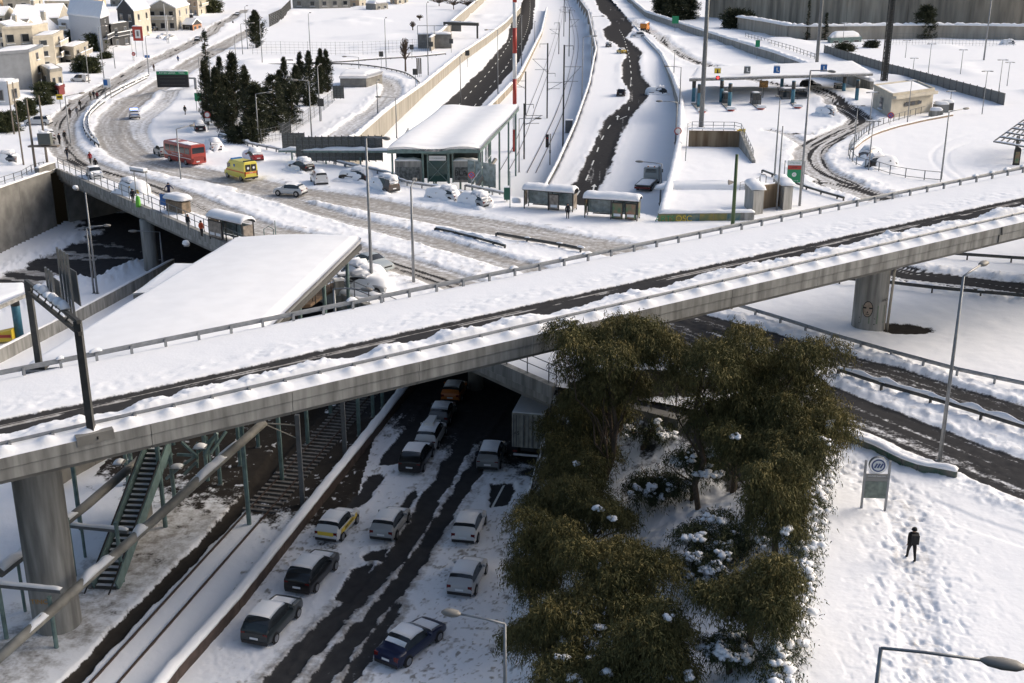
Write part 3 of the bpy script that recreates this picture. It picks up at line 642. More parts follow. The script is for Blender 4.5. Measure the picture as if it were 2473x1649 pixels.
# wing / abutment at the right end, below the trees
MB().prism([p - bo for p in (SB + BN * .4, SB + BD * 9 + BN * 3, SB + BD * 9 + BN * 4, SB + BN * 1.2)], -.5, 7.9, CONCD).build('abutment', br)
MB().prism([p - bo for p in (Vector((3.5, 80, 0)), Vector((4.5, 79.5, 0)), Vector((17.4, 128, 0)), Vector((16.6, 128.6, 0)))], -.5, 6.6, CONCD).build('abutment', br)
railing('bridge_railing', 'thin steel railing along the near side of the street bridge', [SA.lerp(SB, t) + Vector((0, 0, .28)) + BN * .1 for t in (0, .2, .4, .6, .8, 1)], 2.4, 1.5, (1.45, .8), .035, STEELG)

# ------------------------------------------------------------------ retaining walls
wall('retaining_wall', 'tall grey concrete retaining wall beside the street bridge', [(-69,90),(-68,110),(-66.5,135),(-65.3,146),(-62.9,158.9)], .25, -8.4, .5, CONCD, 7.5, cap=.22, seed=4)
wall('retaining_wall', 'long beige retaining wall beside the cleared highway', NLW[:-1], .55, lambda x, y: float(trench_z(x, y)[0]) - .6, .5, CONCB, 9., cap=.5, capw=.9, seed=5)
wall('median_wall', 'beige graffiti stained low wall between cleared highway and railway', DIV_L[:-1], lambda x, y: float(zt(x, y)) + 1.9, lambda x, y: float(zt(x, y)) - .5, .45, CONCR, 9., cap=.35, capw=.9, seed=6)
wall('median_wall', 'low snow capped wall between railway and the dark winding lane', DIV_R[:-1], lambda x, y: float(max(zt(x, y), trench_z(x + 1.5, y)[0])) + .75, lambda x, y: float(zt(x, y)) - .5, .4, STEEL, 9., cap=.3, capw=.5, seed=7)
_r = HOLE_N[5:12]
wall('retaining_wall', 'snow capped retaining wall between the winding lane and the toll plaza', [(p[0], p[1]) for p in _r], .55, lambda x, y: min(-.4, float(zr(x, y)) - .8), .5, CONC, 9., cap=.55, capw=1.0, seed=8)
MEDW = L(9, [(-160, 230), (0, 175)], -6.5) + L(5, [(190, 1545), (730, 1280), (1100, 1085), (1400, 925), (1560, 840)], -6.5)
wall('median_wall', 'grey concrete wall between the left carriageway and the station roof', [(p.x, p.y) for p in MEDW], -6.5, -8.5, .35, CONC, 7.5, cap=.12, seed=9)
BARR = [(-19.0,46),(-17.8,52.8),(-16.3,58.4),(-13,74.9),(-10.6,86.5),(-5,115),(-1,132),(1.5,145)]
wall('barrier_wall', 'low brown faced barrier between railway track and stranded cars', offset_line(BARR, .3), -7.0, -8.4, .6, RAILW, 7.0, cap=.24, capw=.75, seed=10)
# upper ramp wall at the head of the cutting
wall('retaining_wall', 'tall beige retaining wall behind the sign portal beyond the empty plot', [Q(2, *a) for a in ((1640,470),(1740,400),(1860,270),(2080,60),(2180,-30))], 4.2, -.3, .6, CONCB, 10., cap=.4, capw=1., seed=11)

# ------------------------------------------------------------------ railway
RAILC = [(-24.2,40),(-21.6,52.8),(-17.5,72.7),(-14.9,85),(-10.0,110),(-5.0,135),(-1.2,155)]
def track(name, label, pts, gauge=1.435, sl=None, zf=None):
    P = smooth_line([Vector((p[0], p[1], 0)) for p in pts], 3.); t = thing(name, label, 'railway track', (P[0].x, P[0].y, -8)); o = t.location.copy()
    zf = zf or (lambda x, y: float(zt(x, y)))
    for sgn in (-1, 1):
        q = offset_line(P, sgn * gauge / 2); q = [Vector((p.x, p.y, zf(p.x, p.y))) - o for p in q]; mb = MB()
        ribbon(mb, q, [(-.075, .02), (-.075, .05), (-.02, .07), (-.02, .26), (-.04, .27), (-.04, .32), (.04, .32), (.04, .27), (.02, .26), (.02, .07), (.075, .05), (.075, .02)], mat('rail_rust', (.075, .05, .04), .6, .4)); mb.build('rail', t)
    if sl:
        S_ = resample(P, .65); me = MB().box((0, 0, .04), (.25, 2.5, .2), 0, mat('sleeper', (.16, .15, .14), .9, noise=.3)).mesh('sleeper')
        for i, p in enumerate(S_):
            if sl[0] < p.y < sl[1]:
                a = S_[min(i + 1, len(S_) - 1)] - S_[max(i - 1, 0)]; x = link('sleeper', me, t, Vector((p.x, p.y, zf(p.x, p.y) + .12)) - o); x.rotation_euler = (0, 0, math.atan2(a.y, a.x))
    return t
track('railway_track', 'snowed in railway track running below the flyover', RAILC, sl=(72, 112))
rl = TR(3, [(312,1568),(480,1220),(600,930),(680,640),(715,420),(700,260),(650,80),(610,-20)])
track('railway_track', 'railway track beside the low wall near the red signal', [(p.x, p.y) for p in rl], zf=lambda x, y: float(trench_z(x, y)[0]) - .02)
rl = TR(3, [(60,1560),(200,1290),(350,900),(470,560),(560,240),(590,60)])
track('railway_track', 'railway track beside the beige graffiti wall', [(p.x, p.y) for p in rl], zf=lambda x, y: float(trench_z(x, y)[0]) - .10)

# ------------------------------------------------------------------ painted lane marks
MARK = mat('road_marking', (.74, .74, .70), .6, noise=.15, nscale=6)
def dash(p, q, w, k, z=.02, parent=None):
    d = (q - p); n = Vector((-d.y, d.x, 0)).normalized() * w / 2
    vs = [p - n, q - n, q + n, p + n]; vs = [Vector((v.x, v.y, float(trench_z(v.x, v.y)[0]) + .16 * .12 + .035 + z)) for v in vs]
    return MB().add(vs, [(0, 1, 2, 3)], MARK).build('lane_dash', parent)
dl = [[(2110,960),(2250,700),(2400,440)], []]
mk = []
for ln in (TR(2, [(1880,965),(1945,900),(2045,785),(2135,690),(2210,600),(2270,515),(2340,410)]) + TR(3, [(110,380),(180,240),(215,120),(218,10)]), TR(2, [(2030,970),(2090,890),(2185,780),(2265,680),(2340,590)]) + TR(3, [(25,680),(90,590),(185,440),(255,310),(290,190),(300,80),(298,0)])):
    P = resample([(p.x, p.y, 0) for p in smooth_line(ln, 2)], 1.0); i = 2
    while i + 4 < len(P): mk.append(dash(P[i], P[i + 4], .17, 0, parent=cutting)); i += 12
ln = TR(7, [(780,160),(830,60)]) + TR(3, [(880,1430),(950,1250),(1010,1120)])
P = resample([(p.x, p.y, 0) for p in smooth_line(TR(7, [(700,300),(800,140)]) + TR(3, [(885,1420),(955,1240),(1060,1090),(1165,1060),(1195,940),(1200,820),(1212,710),(1205,610),(1193,520),(1178,450),(1140,330),(1105,270)]), 2)], 1.0); i = 1
while i + 4 < len(P): dash(P[i], P[i + 4], .22, 0, parent=cutting); i += 11
for ln_ in ([(10, 745, 1420), (10, 1100, 930), (10, 1480, 430)], [(10, 1130, 1420), (10, 1290, 1180), (10, 1480, 900)], [(10, 1920, 1400), (10, 2020, 1210)]):
    P = resample([(p.x, p.y, 0) for p in [T(*q) for q in ln_]], 2.0)
    for i in range(len(P) - 1): dash(P[i], P[i + 1], .16, 0, .0, cutting)
def arrow(p, d, s):
    n = Vector((-d.y, d.x, 0)); pts = [p - d * 2 * s - n * .12, p - d * 2 * s + n * .12, p + d * .6 * s + n * .12, p + d * .6 * s + n * .45, p + d * 2 * s, p + d * .6 * s - n * .45, p + d * .6 * s - n * .12]
    vs = [Vector((v.x, v.y, float(trench_z(v.x, v.y)[0]) + .075)) for v in pts]; MB().add(vs[::-1], [tuple(range(7))], MARK).build('lane_arrow', cutting)
a = TR(3, [(1085,1090), (1092,1035)]); arrow(a[0].lerp(a[1], .5), (a[1] - a[0]).normalized(), 1.3)
a = TR(7, [(868,225), (878,185)]); arrow(a[0].lerp(a[1], .5), (a[1] - a[0]).normalized(), 1.3)

# ------------------------------------------------------------------ guard rails along the streets
def gr(label, k, pts, post=2., h=.75, **kw): return guardrail('guard_rail', label, [(p.x, p.y, p.z + .05) for p in smooth_line(L(k, pts), 3)], post, h, **kw)
RS = dict(m=STEEL)
gr('dark guard rail curving between the two carriageways beside the walkers', 1, [(1345,700),(1130,800),(950,900),(830,1010),(765,1110),(770,1200),(830,1290),(900,1340)], 3.5, .7, cap=.3, **RS)
gr('second dark guard rail beside the slushy bend by the walkers', 1, [(1330,720),(1120,830),(960,930),(850,1020),(805,1090),(815,1210),(890,1320)], 3.5, .6, cap=.28, **RS)
gr('snowed guard rail from the pine trees toward the station entrance', 1, [(1980,1245),(2200,1310),(2330,1350)], 2.5, .75, cap=.2)
gr('guard rail along the pavement between the ambulance and the station', 2, [(0,1330),(350,1400),(720,1480),(1000,1550)], 2.5, .8, cap=.15)
gr('guard rail behind the buried cars near the station entrance', 6, [(780,0),(1050,60),(1340,130),(1370,185),(1720,240),(1950,300)], 2.5, .8, cap=.12)
gr('guard rail behind the litter bin at the bus stop', 6, [(1960,225),(2150,265),(2315,300)], 2.5, .8, cap=.12)
gr('broken line of guard rail in the median beyond the flyover', 6, [(1690,605),(1900,650),(2110,705),(2320,765)], 3., .6, cap=.22, **RS)
gr('dark guard rail by the slushy carriageway just beyond the flyover', 7, [(0,660),(220,700),(500,745),(760,800)], 4., .7, snowy=.8, **RS)
gr('dark guard rail behind the toll road sign', 8, [(145,75),(360,160),(580,240),(830,310)], 3., .7, cap=.1, **RS)
gr('guard rail beyond the far slip road by the right pier', 8, [(1500,780),(1750,800),(2100,825),(2500,850)], 4., .85, **RS)
gr('guard rail before the slip road behind the right pier', 8, [(790,1010),(1250,1050),(1650,1100),(2110,1140),(2500,1175)], 4., .85, snowy=.5, **RS)
gr('guard rail across the snow field in front of the right pier', 8, [(-300,1170),(0,1265),(180,1320),(360,1375),(540,1435),(740,1500),(930,1555),(1110,1610),(1400,1690),(1800,1800),(2400,1930)], 2.6, .85)
gr('dark guard rail between the two lower right carriageways', 14, [(230,215),(440,285),(700,360),(960,445),(1058,475),(1300,560)], 3.6, .85, snowy=.35, cap=.25, **RS)
gr('dark guard rail across the snow by the loop road', 2, [(0,600),(300,600),(780,595),(1000,605),(1200,630),(1400,675),(1500,730),(1545,770)], 3., .75, **RS)
gr('guard rail below the sign portal on the empty plot', 2, [(560,585),(800,580),(1100,555),(1500,530),(1800,500)], 4., .7, cap=.25, **RS)
gr('guard rail by the small wood near the empty plot', 2, [(-60,575),(200,565),(400,560)], 4., .7, cap=.15, **RS)
# ------------------------------------------------------------------ stations
def snow_roof(corners, th, wave, seed, nx=40, ny=40, over=.15):     # thick snow on a four-cornered roof: FL FR BR BL
    a, b, c, d = [Vector(p) for p in corners]; top = []; mb = MB()
    for j in range(ny + 1):
        for i in range(nx + 1):
            u, v = i / nx, j / ny; p = (a * (1 - u) + b * u) * (1 - v) + (d * (1 - u) + c * u) * v
            e = min(1, min(u, 1 - u) * nx / 2.0, min(v, 1 - v) * ny / 2.0) if th > 0 else 1; e = math.sin(e * math.pi / 2)
            z = wave(u, v) + th * (.25 + .75 * e) + .06 * (float(fbm(p.x * .5, p.y * .5, seed, 2)) - .5) + .05 * (float(vnoise(p.x * 2.3, p.y * 2.3, seed)) - .5) * (1 - e)
            top.append(Vector((p.x, p.y, p.z + z)))
    n = nx + 1; fs = [(j * n + i, j * n + i + 1, (j + 1) * n + i + 1, (j + 1) * n + i) for j in range(ny) for i in range(nx)]
    rim = [i for i in range(n)] + [j * n + nx for j in range(1, ny + 1)] + [ny * n + i for i in range(nx - 1, -1, -1)] + [j * n for j in range(ny - 1, 0, -1)]
    lo = [Vector((top[k].x, top[k].y, top[k].z - th * .5 - .02)) for k in rim]; o = len(top); m = len(rim)
    fs += [(rim[k], o + k, o + (k + 1) % m, rim[(k + 1) % m]) for k in range(m)] + [tuple(o + k for k in range(m))]
    fs = [f[::-1] if len(f) == 4 and f[1] >= o else f for f in fs]
    return mb.add(top + lo, fs, SNOW)
WAVE = lambda u, v: .35 * math.sin(u * 3.1 * math.pi) * .5 + .1 * math.sin(v * 7)
def slab(corners, z0, z1, m, wave=None):
    return MB().prism([(p.x, p.y) for p in corners], [p.z + z0 for p in corners], [p.z + z1 for p in corners], m)
NC = [Q(2, 1250, 1345, 4.6), Q(2, 2090, 1340, 4.6), Q(3, 200, 965, 4.6), Q(2, 1740, 975, 4.6)]
ns = thing('station_building', 'teal and glass station entrance under a long snow covered roof', 'station', (-9.7, 150.6, 0)); no = ns.location.copy()
NCl = [p - no for p in NC]
snow_roof(NCl, .55, WAVE, 3, 36, 50).build('roof_snow', ns, True)
slab(NCl, -.55, -.02, TEAL).build('roof_slab', ns)
for u in (.03, .36, .64, .97):
    for v in (.03, .25, .5, .75, .97):
        p = (NCl[0] * (1 - u) + NCl[1] * u) * (1 - v) + (NCl[3] * (1 - u) + NCl[2] * u) * v
        zb = ground_at(p.x + no.x, p.y + no.y); MB().tube([(p.x, p.y, zb - .1), (p.x, p.y, 4.2)], .14, 8, TEAL).build('column', ns)
for x_, y_, w_, d_ in ((0, 2.6, 11.2, .08), (-5.6, 12, .08, 19), (6.2, 10, .08, 14)): MB().box((x_, y_, 2.0), (w_, d_, 3.9), 0, mat('glass_station', (.055, .075, .075), .15, noise=.5, nscale=.7)).build('glazed_wall', ns)
for x0, x1 in ((-5.6, -2.1), (2.0, 5.4)):                   # ticket kiosks
    k = MB().box(((x0 + x1) / 2, .9, 1.4), (x1 - x0, 1.8, 2.8), 0, CONC).build('kiosk', ns)
    MB().box(((x0 + x1) / 2, -.04, 1.15), (x1 - x0 - .5, .08, 1.7), 0, mat('shutter_scrawled', (.13, .14, .14), .7, noise=.6, nscale=3)).build('shutter', k)
    snow_ridge([(x0, .6, 2.8), (x1, .6, 2.8)], 1.5, .3, 5, .3).build('snow_cap', k, True)
text('graffiti_lettering', 'BLACK', 1.0, (3.7, -.1, 1.2), (R(90), 0, 0), GF3, ns)
for x in (-2.0, -1.3, 1.3, 1.95): MB().box((x, 0, 2.1), (.16, .2, 4.3), 0, TEAL).build('portal_post', ns)
pb = MB().box((0, 0, 3.95), (4.2, .25, .5), 0, TEAL)
for k in range(9): a = -1 + k * .25; pb.box((a * 1.7, -.1, 4.25 + .28 * math.cos(a * 1.4)), (.36, .5, .12), 0, STEEL)
pb.build('portal_head', ns)
MB().box((0, -.16, 3.2), (2.2, .12, .62), 0, PLATE).build('sign_board', ns); text('sign_lettering', 'M  DOUKISSIS PLAKENTIAS', .17, (0, -.23, 3.2), (R(90), 0, 0), BLACK, ns)
gl = MB().box((0, .12, 1.5), (2.5, .05, 2.9), 0, mat('glass_teal', (.03, .075, .07), .1)).build('glazing', ns)
MB().beam((-1.2, -.05, .2), (1.2, -.05, 2.8), .1, .1, TEAL).beam((1.2, -.05, .2), (-1.2, -.05, 2.8), .1, .1, TEAL).build('cross_brace', ns)
for x, y in ((4.4, -1.3), (5.4, -2.2), (6.4, -3.1), (7.2, -3.9)): MB().box((x, y, 1.6), (1.15, .06, 3.0), -.73, GLASSL).build('glass_panel', ns)
MB().beam((5.2, -3.6, .3), (7.6, -.6, 3.2), .35, .3, CONCB).build('stair_string', ns); MB().beam((4.6, -3.6, .8), (7.0, -.6, 3.7), .08, .08, PLATE).build('handrail', ns)
# screen of dark panels beside the station
def screen(label, a, b, n, h, z0=0., leaning=0.):
    a, b = Vector(a), Vector(b); t = thing('panel_screen', label, 'screen', a); d = (b - a) / n; rz = math.atan2(d.y, d.x)
    pm_ = MB().box((0, 0, h / 2), (d.length * .92, .05, h * .94), 0, mat('screen_panel', (.11, .115, .11), .7, noise=.3, nscale=4)); 
    for k in range(1, 6): pm_.box((0, -.04, h * k / 6), (d.length * .9, .03, .04), 0, STEELG)
    pm_ = pm_.mesh('panel'); po = MB().box((0, 0, h / 2), (.09, .12, h + .1), 0, STEEL).mesh('post')
    for k in range(n):
        q = link('panel', pm_, t, d * (k + .5) + Vector((0, 0, z0))); q.rotation_euler = (0, 0, rz)
    for k in range(n + 1):
        q = link('post', po, t, d * k + Vector((0, 0, z0))); q.rotation_euler = (0, 0, rz)
    return t
def on(k, u, v, Y): return QY(k, u, v, Y)
screen('tall dark louvred screen at the loop road end, beside the pines', on(2, 310, 1340, 172), on(2, 510, 1340, 172), 4, 2.4)
screen('long row of dark panels behind the snowy footbridge by the station', on(2, 440, 1445, 164), on(2, 1210, 1440, 160), 13, 3.6, -.2)
screen('upper dark panel row above the footbridge near the station roof', on(2, 700, 1340, 176), on(2, 1205, 1340, 174), 9, .8)
screen('small louvred panel standing at the edge of the pine wood', on(2, 285, 1200, 190), on(2, 385, 1200, 190), 2, 1.7)
screen('louvred panel on posts beside the loop road', on(2, 765, 890, 232), on(2, 862, 890, 232), 3, 2.6)
a = on(2, 290, 1358, 166); b = on(2, 1330, 1362, 158)
fb = thing('footbridge', 'snow topped teal footbridge beam leading into the station roof', 'footbridge', a); MB().beam((0, 0, 0), b - a, 1.2, .3, TEAL).build('beam', fb); snow_ridge([Vector((0, 0, .14)), b - a + Vector((0, 0, .14))], 1.3, .35, 4, .8).build('snow_cap', fb, True)
for f_ in (.1, .4, .7): p = (b - a) * f_; MB().tube([(p.x, p.y, -a.z - 5), (p.x, p.y, 0)], .12, 8, TEAL).build('column', fb)
# south station canopy
SCN = [Vector((-30.2, 67.0, 4.45)), Vector((-17.4, 68.0, 4.45)), Q(6, 1020, 705, 4.45), Q(5, 2130, 680, 4.45)]
ss = thing('station_canopy', 'huge snow covered station roof beside the street bridge', 'canopy', (-21, 83, -8)); s0 = ss.location.copy(); SCl = [p - s0 for p in SCN]
snow_roof(SCl, .6, lambda u, v: .3 * math.sin(u * 2.8) + .25 * v * u, 8, 44, 60).build('roof_snow', ss, True)
slab(SCl, -.5, -.02, STEEL).build('roof_slab', ss)
for u in (.06, .5, .94):
    for v in (.08, .3, .5, .7, .92):
        p = (SCl[0] * (1 - u) + SCl[1] * u) * (1 - v) + (SCl[3] * (1 - u) + SCl[2] * u) * v
        MB().tube([(p.x, p.y, -.3), (p.x, p.y, p.z - .4)], .16, 8, TEAL).build('column', ss)
for v in np.linspace(.02, .98, 14):
    p = SCl[1] * (1 - v) + SCl[2] * v; MB().beam(p + Vector((-.9, 0, -.7)), p + Vector((-.02, .1, -.35)), .12, .3, STEELG).build('roof_bracket', ss)
lowc = [Q(5, 1200, 1165, 2.6), Q(5, 1500, 1130, 2.6), Q(5, 1800, 905, 2.6), Q(5, 1560, 895, 2.6)]
lr = thing('side_roof', 'small lower snowy roof tucked beside the huge station roof', 'roof', (lowc[0].x, lowc[0].y, -7)); lo_ = lr.location.copy()
lw = [p - lo_ for p in lowc]; lw2 = [lw[0], lw[1] + Vector((2, 0, 0)), lw[2] + Vector((2, 0, 0)), lw[3]]
snow_roof(lw2, .4, lambda u, v: 0, 9, 14, 20).build('roof_snow', lr, True); slab(lw2, -.35, -.02, CONC).build('roof_slab', lr)
for p in lw2: MB().tube([(p.x * .9 + .5, p.y, -1.2), (p.x * .9 + .5, p.y, p.z - .3)], .15, 8, TEAL).build('column', lr)
# bits seen below the right eave: ramp, rails, boxes
rmp = thing('access_ramp', 'brown paved access ramp with rails beside the huge station roof', 'ramp', Q(6, 600, 1150, .25)); ro = rmp.location.copy()
pv = [Q(6, 400, 1270, .3), Q(6, 560, 1250, .3), Q(6, 850, 1050, .3), Q(6, 740, 1060, .3)]
MB().prism([(p.x - ro.x, p.y - ro.y) for p in pv], -.2, .06, mat('brown_paving', (.19, .13, .085), .9, noise=.3, nscale=3)).build('paving', rmp)
for du in (0, -45):
    P = [Q(6, 430 + du, 1255, 1.2), Q(6, 600 + du * .6, 1130, 1.2), Q(6, 760 + du * .4, 1030, 1.2)]
    MB().tube([p - ro for p in P], .05, 6, CONCB).build('handrail', rmp)
    for p in P: MB().box((p.x - ro.x, p.y - ro.y, .4), (.06, .06, 1.3), 0, STEEL).build('rail_post', rmp)
for u, v in ((855, 1100), (820, 1150)):
    p = Q(6, u, v, .2); bx = thing('cabinet', 'grey equipment cabinet by the ramp, %s' % ('topmost under the lamp' if u > 830 else 'beside the small lamp'), 'cabinet', p); MB().box((0, 0, .6), (.8, .6, 1.3), .4, CONC).build('body', bx); MB().box((0, -.02, 1.3), (.9, .7, .18), .4, SNOW).build('snow_cap', bx)

# platform frames, tube and escalator below the flyover
pf = thing('platform_tube', 'long grey tube with snow patches on teal platform posts below flyover', 'frame', T(11, 480, 1290)); po_ = pf.location.copy()
ta, tb = QY(11, -60, 1400, 51.5), QY(10, 120, 720, 71); tub = [ta.lerp(tb, k / 8) - po_ for k in range(9)]
MB().tube(tub, .29, 12, mat('tube_grey', (.25, .24, .21), .6, noise=.35, nscale=1)).build('tube', pf, True)
for f0_, f1_ in ((.10, .16), (.27, .38), (.46, .50), (.70, .82)): snow_ridge([ta.lerp(tb, f0_) - po_ + Vector((0, 0, .1)), ta.lerp(tb, f1_) - po_ + Vector((0, 0, .1))], .56, .34, int(f0_ * 100), .25).build('snow_patch', pf, True)
for u, v, top in ((480, 1290, 840), (1040, 735, 210), (635, 685, 180), (60, 1215, 700)):
    p = T(11, u, v); z1 = zat(11, top, p.y); MB().tube([p - po_ + Vector((0, 0, -.2)), Vector((p.x, p.y, z1)) - po_], .13, 8, TEAL).build('teal_post', pf)
for (u0, v0, u1, v1, Y) in ((-60, 735, 520, 790, 55.5), (450, 225, 1080, 290, 65.)):
    a = QY(11, u0, v0, Y); b = QY(11, u1, v1, Y - .6); MB().beam(a - po_, b - po_, .28, .22, STEELG).build('cross_arm', pf); snow_ridge([a - po_ + Vector((0, 0, .1)), b - po_ + Vector((0, 0, .1))], .3, .16, 3, .25).build('snow_cap', pf, True)
p2 = thing('platform_pipe', 'snow dusted second pipe behind the left pier and escalator', 'pipe', T(9, 800, 1568)); a = QY(9, 780, 1568, 66); b = QY(9, 1290, 1130, 74); c = QY(11, 0, 640, 58); MB().tube([c - p2.location, a - p2.location, b - p2.location], .3, 10, CONCD).build('tube', p2, True); snow_ridge([a.lerp(c, .15) - p2.location + Vector((0, 0, .15)), c - p2.location + Vector((0, 0, .15))], .6, .35, 9, .3).build('snow_patch', p2, True)
for f_ in (.1, .5, .9): q = c.lerp(b, f_) - p2.location; MB().tube([(q.x, q.y, -8.2 - p2.location.z), q], .1, 8, TEAL).build('post', p2)
es = thing('escalator', 'teal sided escalator climbing from the platform below the flyover', 'escalator', T(11, 880, 800)); eo = es.location.copy()
eb, et = T(11, 800, 780), None
eb = QY(11, 880, 700, 62); et = QY(9, 1430, 1060, 72); eb.z = -7.9
d = et - eb; hd = Vector((d.x, d.y, 0)).normalized(); sn = Vector((-hd.y, hd.x, 0))
for sg in (-1, 1):
    o_ = sn * sg * .75; MB().beam(eb + o_ - eo + Vector((0, 0, .3)), et + o_ - eo + Vector((0, 0, .3)), .12, .9, TEAL).build('side_panel', es); MB().tube([eb + o_ - eo - hd * 1.2 + Vector((0, 0, .5)), eb + o_ - eo + Vector((0, 0, 1.0)), et + o_ - eo + Vector((0, 0, 1.0))], .06, 6, RUBBER).build('handrail', es)
n_ = 26; stp = MB().box((0, 0, 0), (1.3, .34, .2), 0, STEEL).box((0, 0, .11), (1.2, .24, .04), 0, SNOW).mesh('step')
for k in range(n_): q = link('step', stp, es, eb.lerp(et, (k + .5) / n_) - eo + Vector((0, 0, .1))); q.rotation_euler = (0, 0, math.atan2(sn.y, sn.x))
MB().prism([p - eo for p in (eb + sn * .9, et + sn * .9, et + sn * 1.1, eb + sn * 1.1)], -.2, [.3, et.z - eo.z, et.z - eo.z, .3], CONCD).build('side_wall', es)
for i, (k, u, v, tp) in enumerate(((9, 1580, 1568, 1010), (9, 1990, 1400, 900), (9, 1160, 1400, 1120), (9, 2170, 1230, 930), (10, 985, 690, 500), (10, 1060, 620, 480), (10, 875, 840, 520), (10, 80, 930, 740))):
    p = T(k, u, v); z1 = min(4.2, zat(k, tp, p.y) + 1.5); o = thing('teal_column', 'slender teal steel column standing by the platform below the flyover', 'column', p, 0, 'teal platform columns'); MB().tube([(0, 0, -.2), (0, 0, z1 - p.z)], .15, 8, TEAL).build('shaft', o); MB().box((0, 0, .1), (.4, .4, .25), 0, CONC).build('base_plate', o)
tr_ = thing('platform_truss', 'tangle of teal braces and snowy panels beneath the flyover', 'truss', T(9, 1800, 1400)); to = tr_.location.copy(); random.seed(3)
for (u0, v0, u1, v1) in ((1640,1000,1770,1120),(1770,1110,1960,920),(1960,900,1840,1130),(1600,1110,1780,1120),(1640,1210,1760,1130),(1500,1330,1640,1210),(1780,1000,1780,1230),(1860,950,1900,1180),(1550,1100,1480,1230),(1180,1130,1150,1250),(1660,1290,1780,1170),(2040,900,1900,1100)):
    a, b = QY(9, u0, v0, 74), QY(9, u1, v1, 73); MB().beam(a - to, b - to, .14, .18, TEAL).build('brace', tr_)
for (u0, v0, u1, v1, w) in ((1920,1200,2140,1010,1.3),(1700,1370,1900,1260,1.4),(1030,1180,1120,1180,.9),(1750,1040,1860,1040,.8),(1540,1220,1650,1220,.7)):
    a, b = QY(9, u0, v0, 72), QY(9, u1, v1, 72); snow_ridge([a - to, b - to], w, .25, int(u0), .3).build('snow_patch', tr_, True); MB().beam(a - to, b - to, w * .9, .12, CONCD).build('roof_panel', tr_)
lw_ = [T(9, 440, 1470), T(9, 700, 1300), T(9, 960, 1160)]
wall('platform_wall', 'ribbed concrete wall with handrail behind the left pier', [(p.x, p.y) for p in lw_] , -6.6, -8.3, .3, CONCD, 2.5, cap=.12, seed=21)

# ------------------------------------------------------------------ sign gantry straddling the flyover
ga = thing('sign_gantry', 'dark steel sign gantry standing on both edges of the flyover', 'gantry', FP(7.6, .5, 0)); go = ga.location.copy()
b1, b2 = FP(7.7, .45, .1), QY(9, 348, 262, FP(7, 12.4).y); b2.z = zdeck(7) + .1
t1 = Vector((b1.x, b1.y, zat(5, 1400, b1.y))); t2 = Vector((b2.x, b2.y, zat(5, 1050, b2.y)))
for b, t, w in ((b1, t1, .34), (b2, t2, .34)): MB().beam(b - go, t - go, w, w * .8, STEEL, (0, 1, 0)).build('post', ga); MB().box(b - go, (.9, .7, .15), 0, STEEL).build('base_plate', ga)
z = max(t1.z, t2.z); a = t1 - go; b = t2 - go
e = (b - a).normalized()
for dz in (0, -.6): MB().beam(a - e * .3 + Vector((0, 0, dz)), b + e * .5 + Vector((0, 0, dz)), .18, .2, STEEL).build('cross_beam', ga)
for k in range(8): f_ = k / 7; MB().beam(a.lerp(b, f_), a.lerp(b, min(1, f_ + .1)) + Vector((0, 0, -.6)), .07, .07, STEEL).build('lattice_bar', ga)
for k in range(7):
    f_ = (.18, .24, .30, .36, .55, .61, .67)[k]; hh = 3.6 if k < 4 else 2.0; c = a.lerp(b, f_) + Vector((.25, .25, .2)); MB().box(c + Vector((0, 0, hh / 2 - .8)), (.09, .32, hh), .5, STEELG).build('sign_stiffener', ga)
for f0_, f1_, hh in ((.15, .40, 3.5), (.52, .70, 1.9)):
    p, q = a.lerp(b, f0_) + Vector((.45, .5, 0)), a.lerp(b, f1_) + Vector((.45, .5, 0)); MB().beam(p + Vector((0, 0, hh / 2 - .6)), q + Vector((0, 0, hh / 2 - .6)), .04, hh * .5, STEELG).build('sign_board', ga)
for k in range(6): c = a.lerp(b, .2 + .1 * k); snow_ridge([c + Vector((0, 0, .15)), c + (b - a) * .07 + Vector((0, 0, .15))], .5, .3, k, .15).build('snow_lump', ga, True)

# left toll canopy in the cutting
lc = [Q(5, -160, 1330, -2.2), Q(5, 0, 1300, -2.2), Q(5, 235, 1150, -2.2), Q(5, 230, 1070, -2.2), Q(5, -160, 1060, -2.2)]
lt = thing('toll_canopy', 'snowy toll canopy on a blue post by the left carriageway', 'canopy', (lc[1].x, lc[1].y, -8)); l0 = lt.location.copy()
snow_roof([lc[0] - l0, lc[2] - l0, lc[3] - l0, lc[4] - l0], .35, lambda u, v: 0, 31, 14, 10).build('roof_snow', lt, True); slab([lc[0] - l0, lc[2] - l0, lc[3] - l0, lc[4] - l0], -.4, -.02, CONC).build('roof_slab', lt)
p = Q(9, 180, 60, -7.6); MB().tube([p - l0, Vector((p.x, p.y, -2.6)) - l0], .42, 14, BLUE).build('post', lt, True); MB().tube([Vector((p.x, p.y, -4.2)) - l0, Vector((p.x, p.y, -2.7)) - l0], .44, 14, STEEL).build('post_collar', lt, True)
p = Q(9, 40, 60, -7.4); cn = thing('barrier_nose', 'yellow and red impact nose beside the blue toll post', 'barrier', p); MB().prism([(-1, -.6), (1, -.5), (1, .5), (-1, .6)], -.2, [.5, 1.0, 1.0, .5], YEL).build('body', cn); MB().prism([(-.9, -.62), (.9, -.52), (.9, -.54), (-.9, -.64)], .2, .5, REDP).build('stripe', cn)

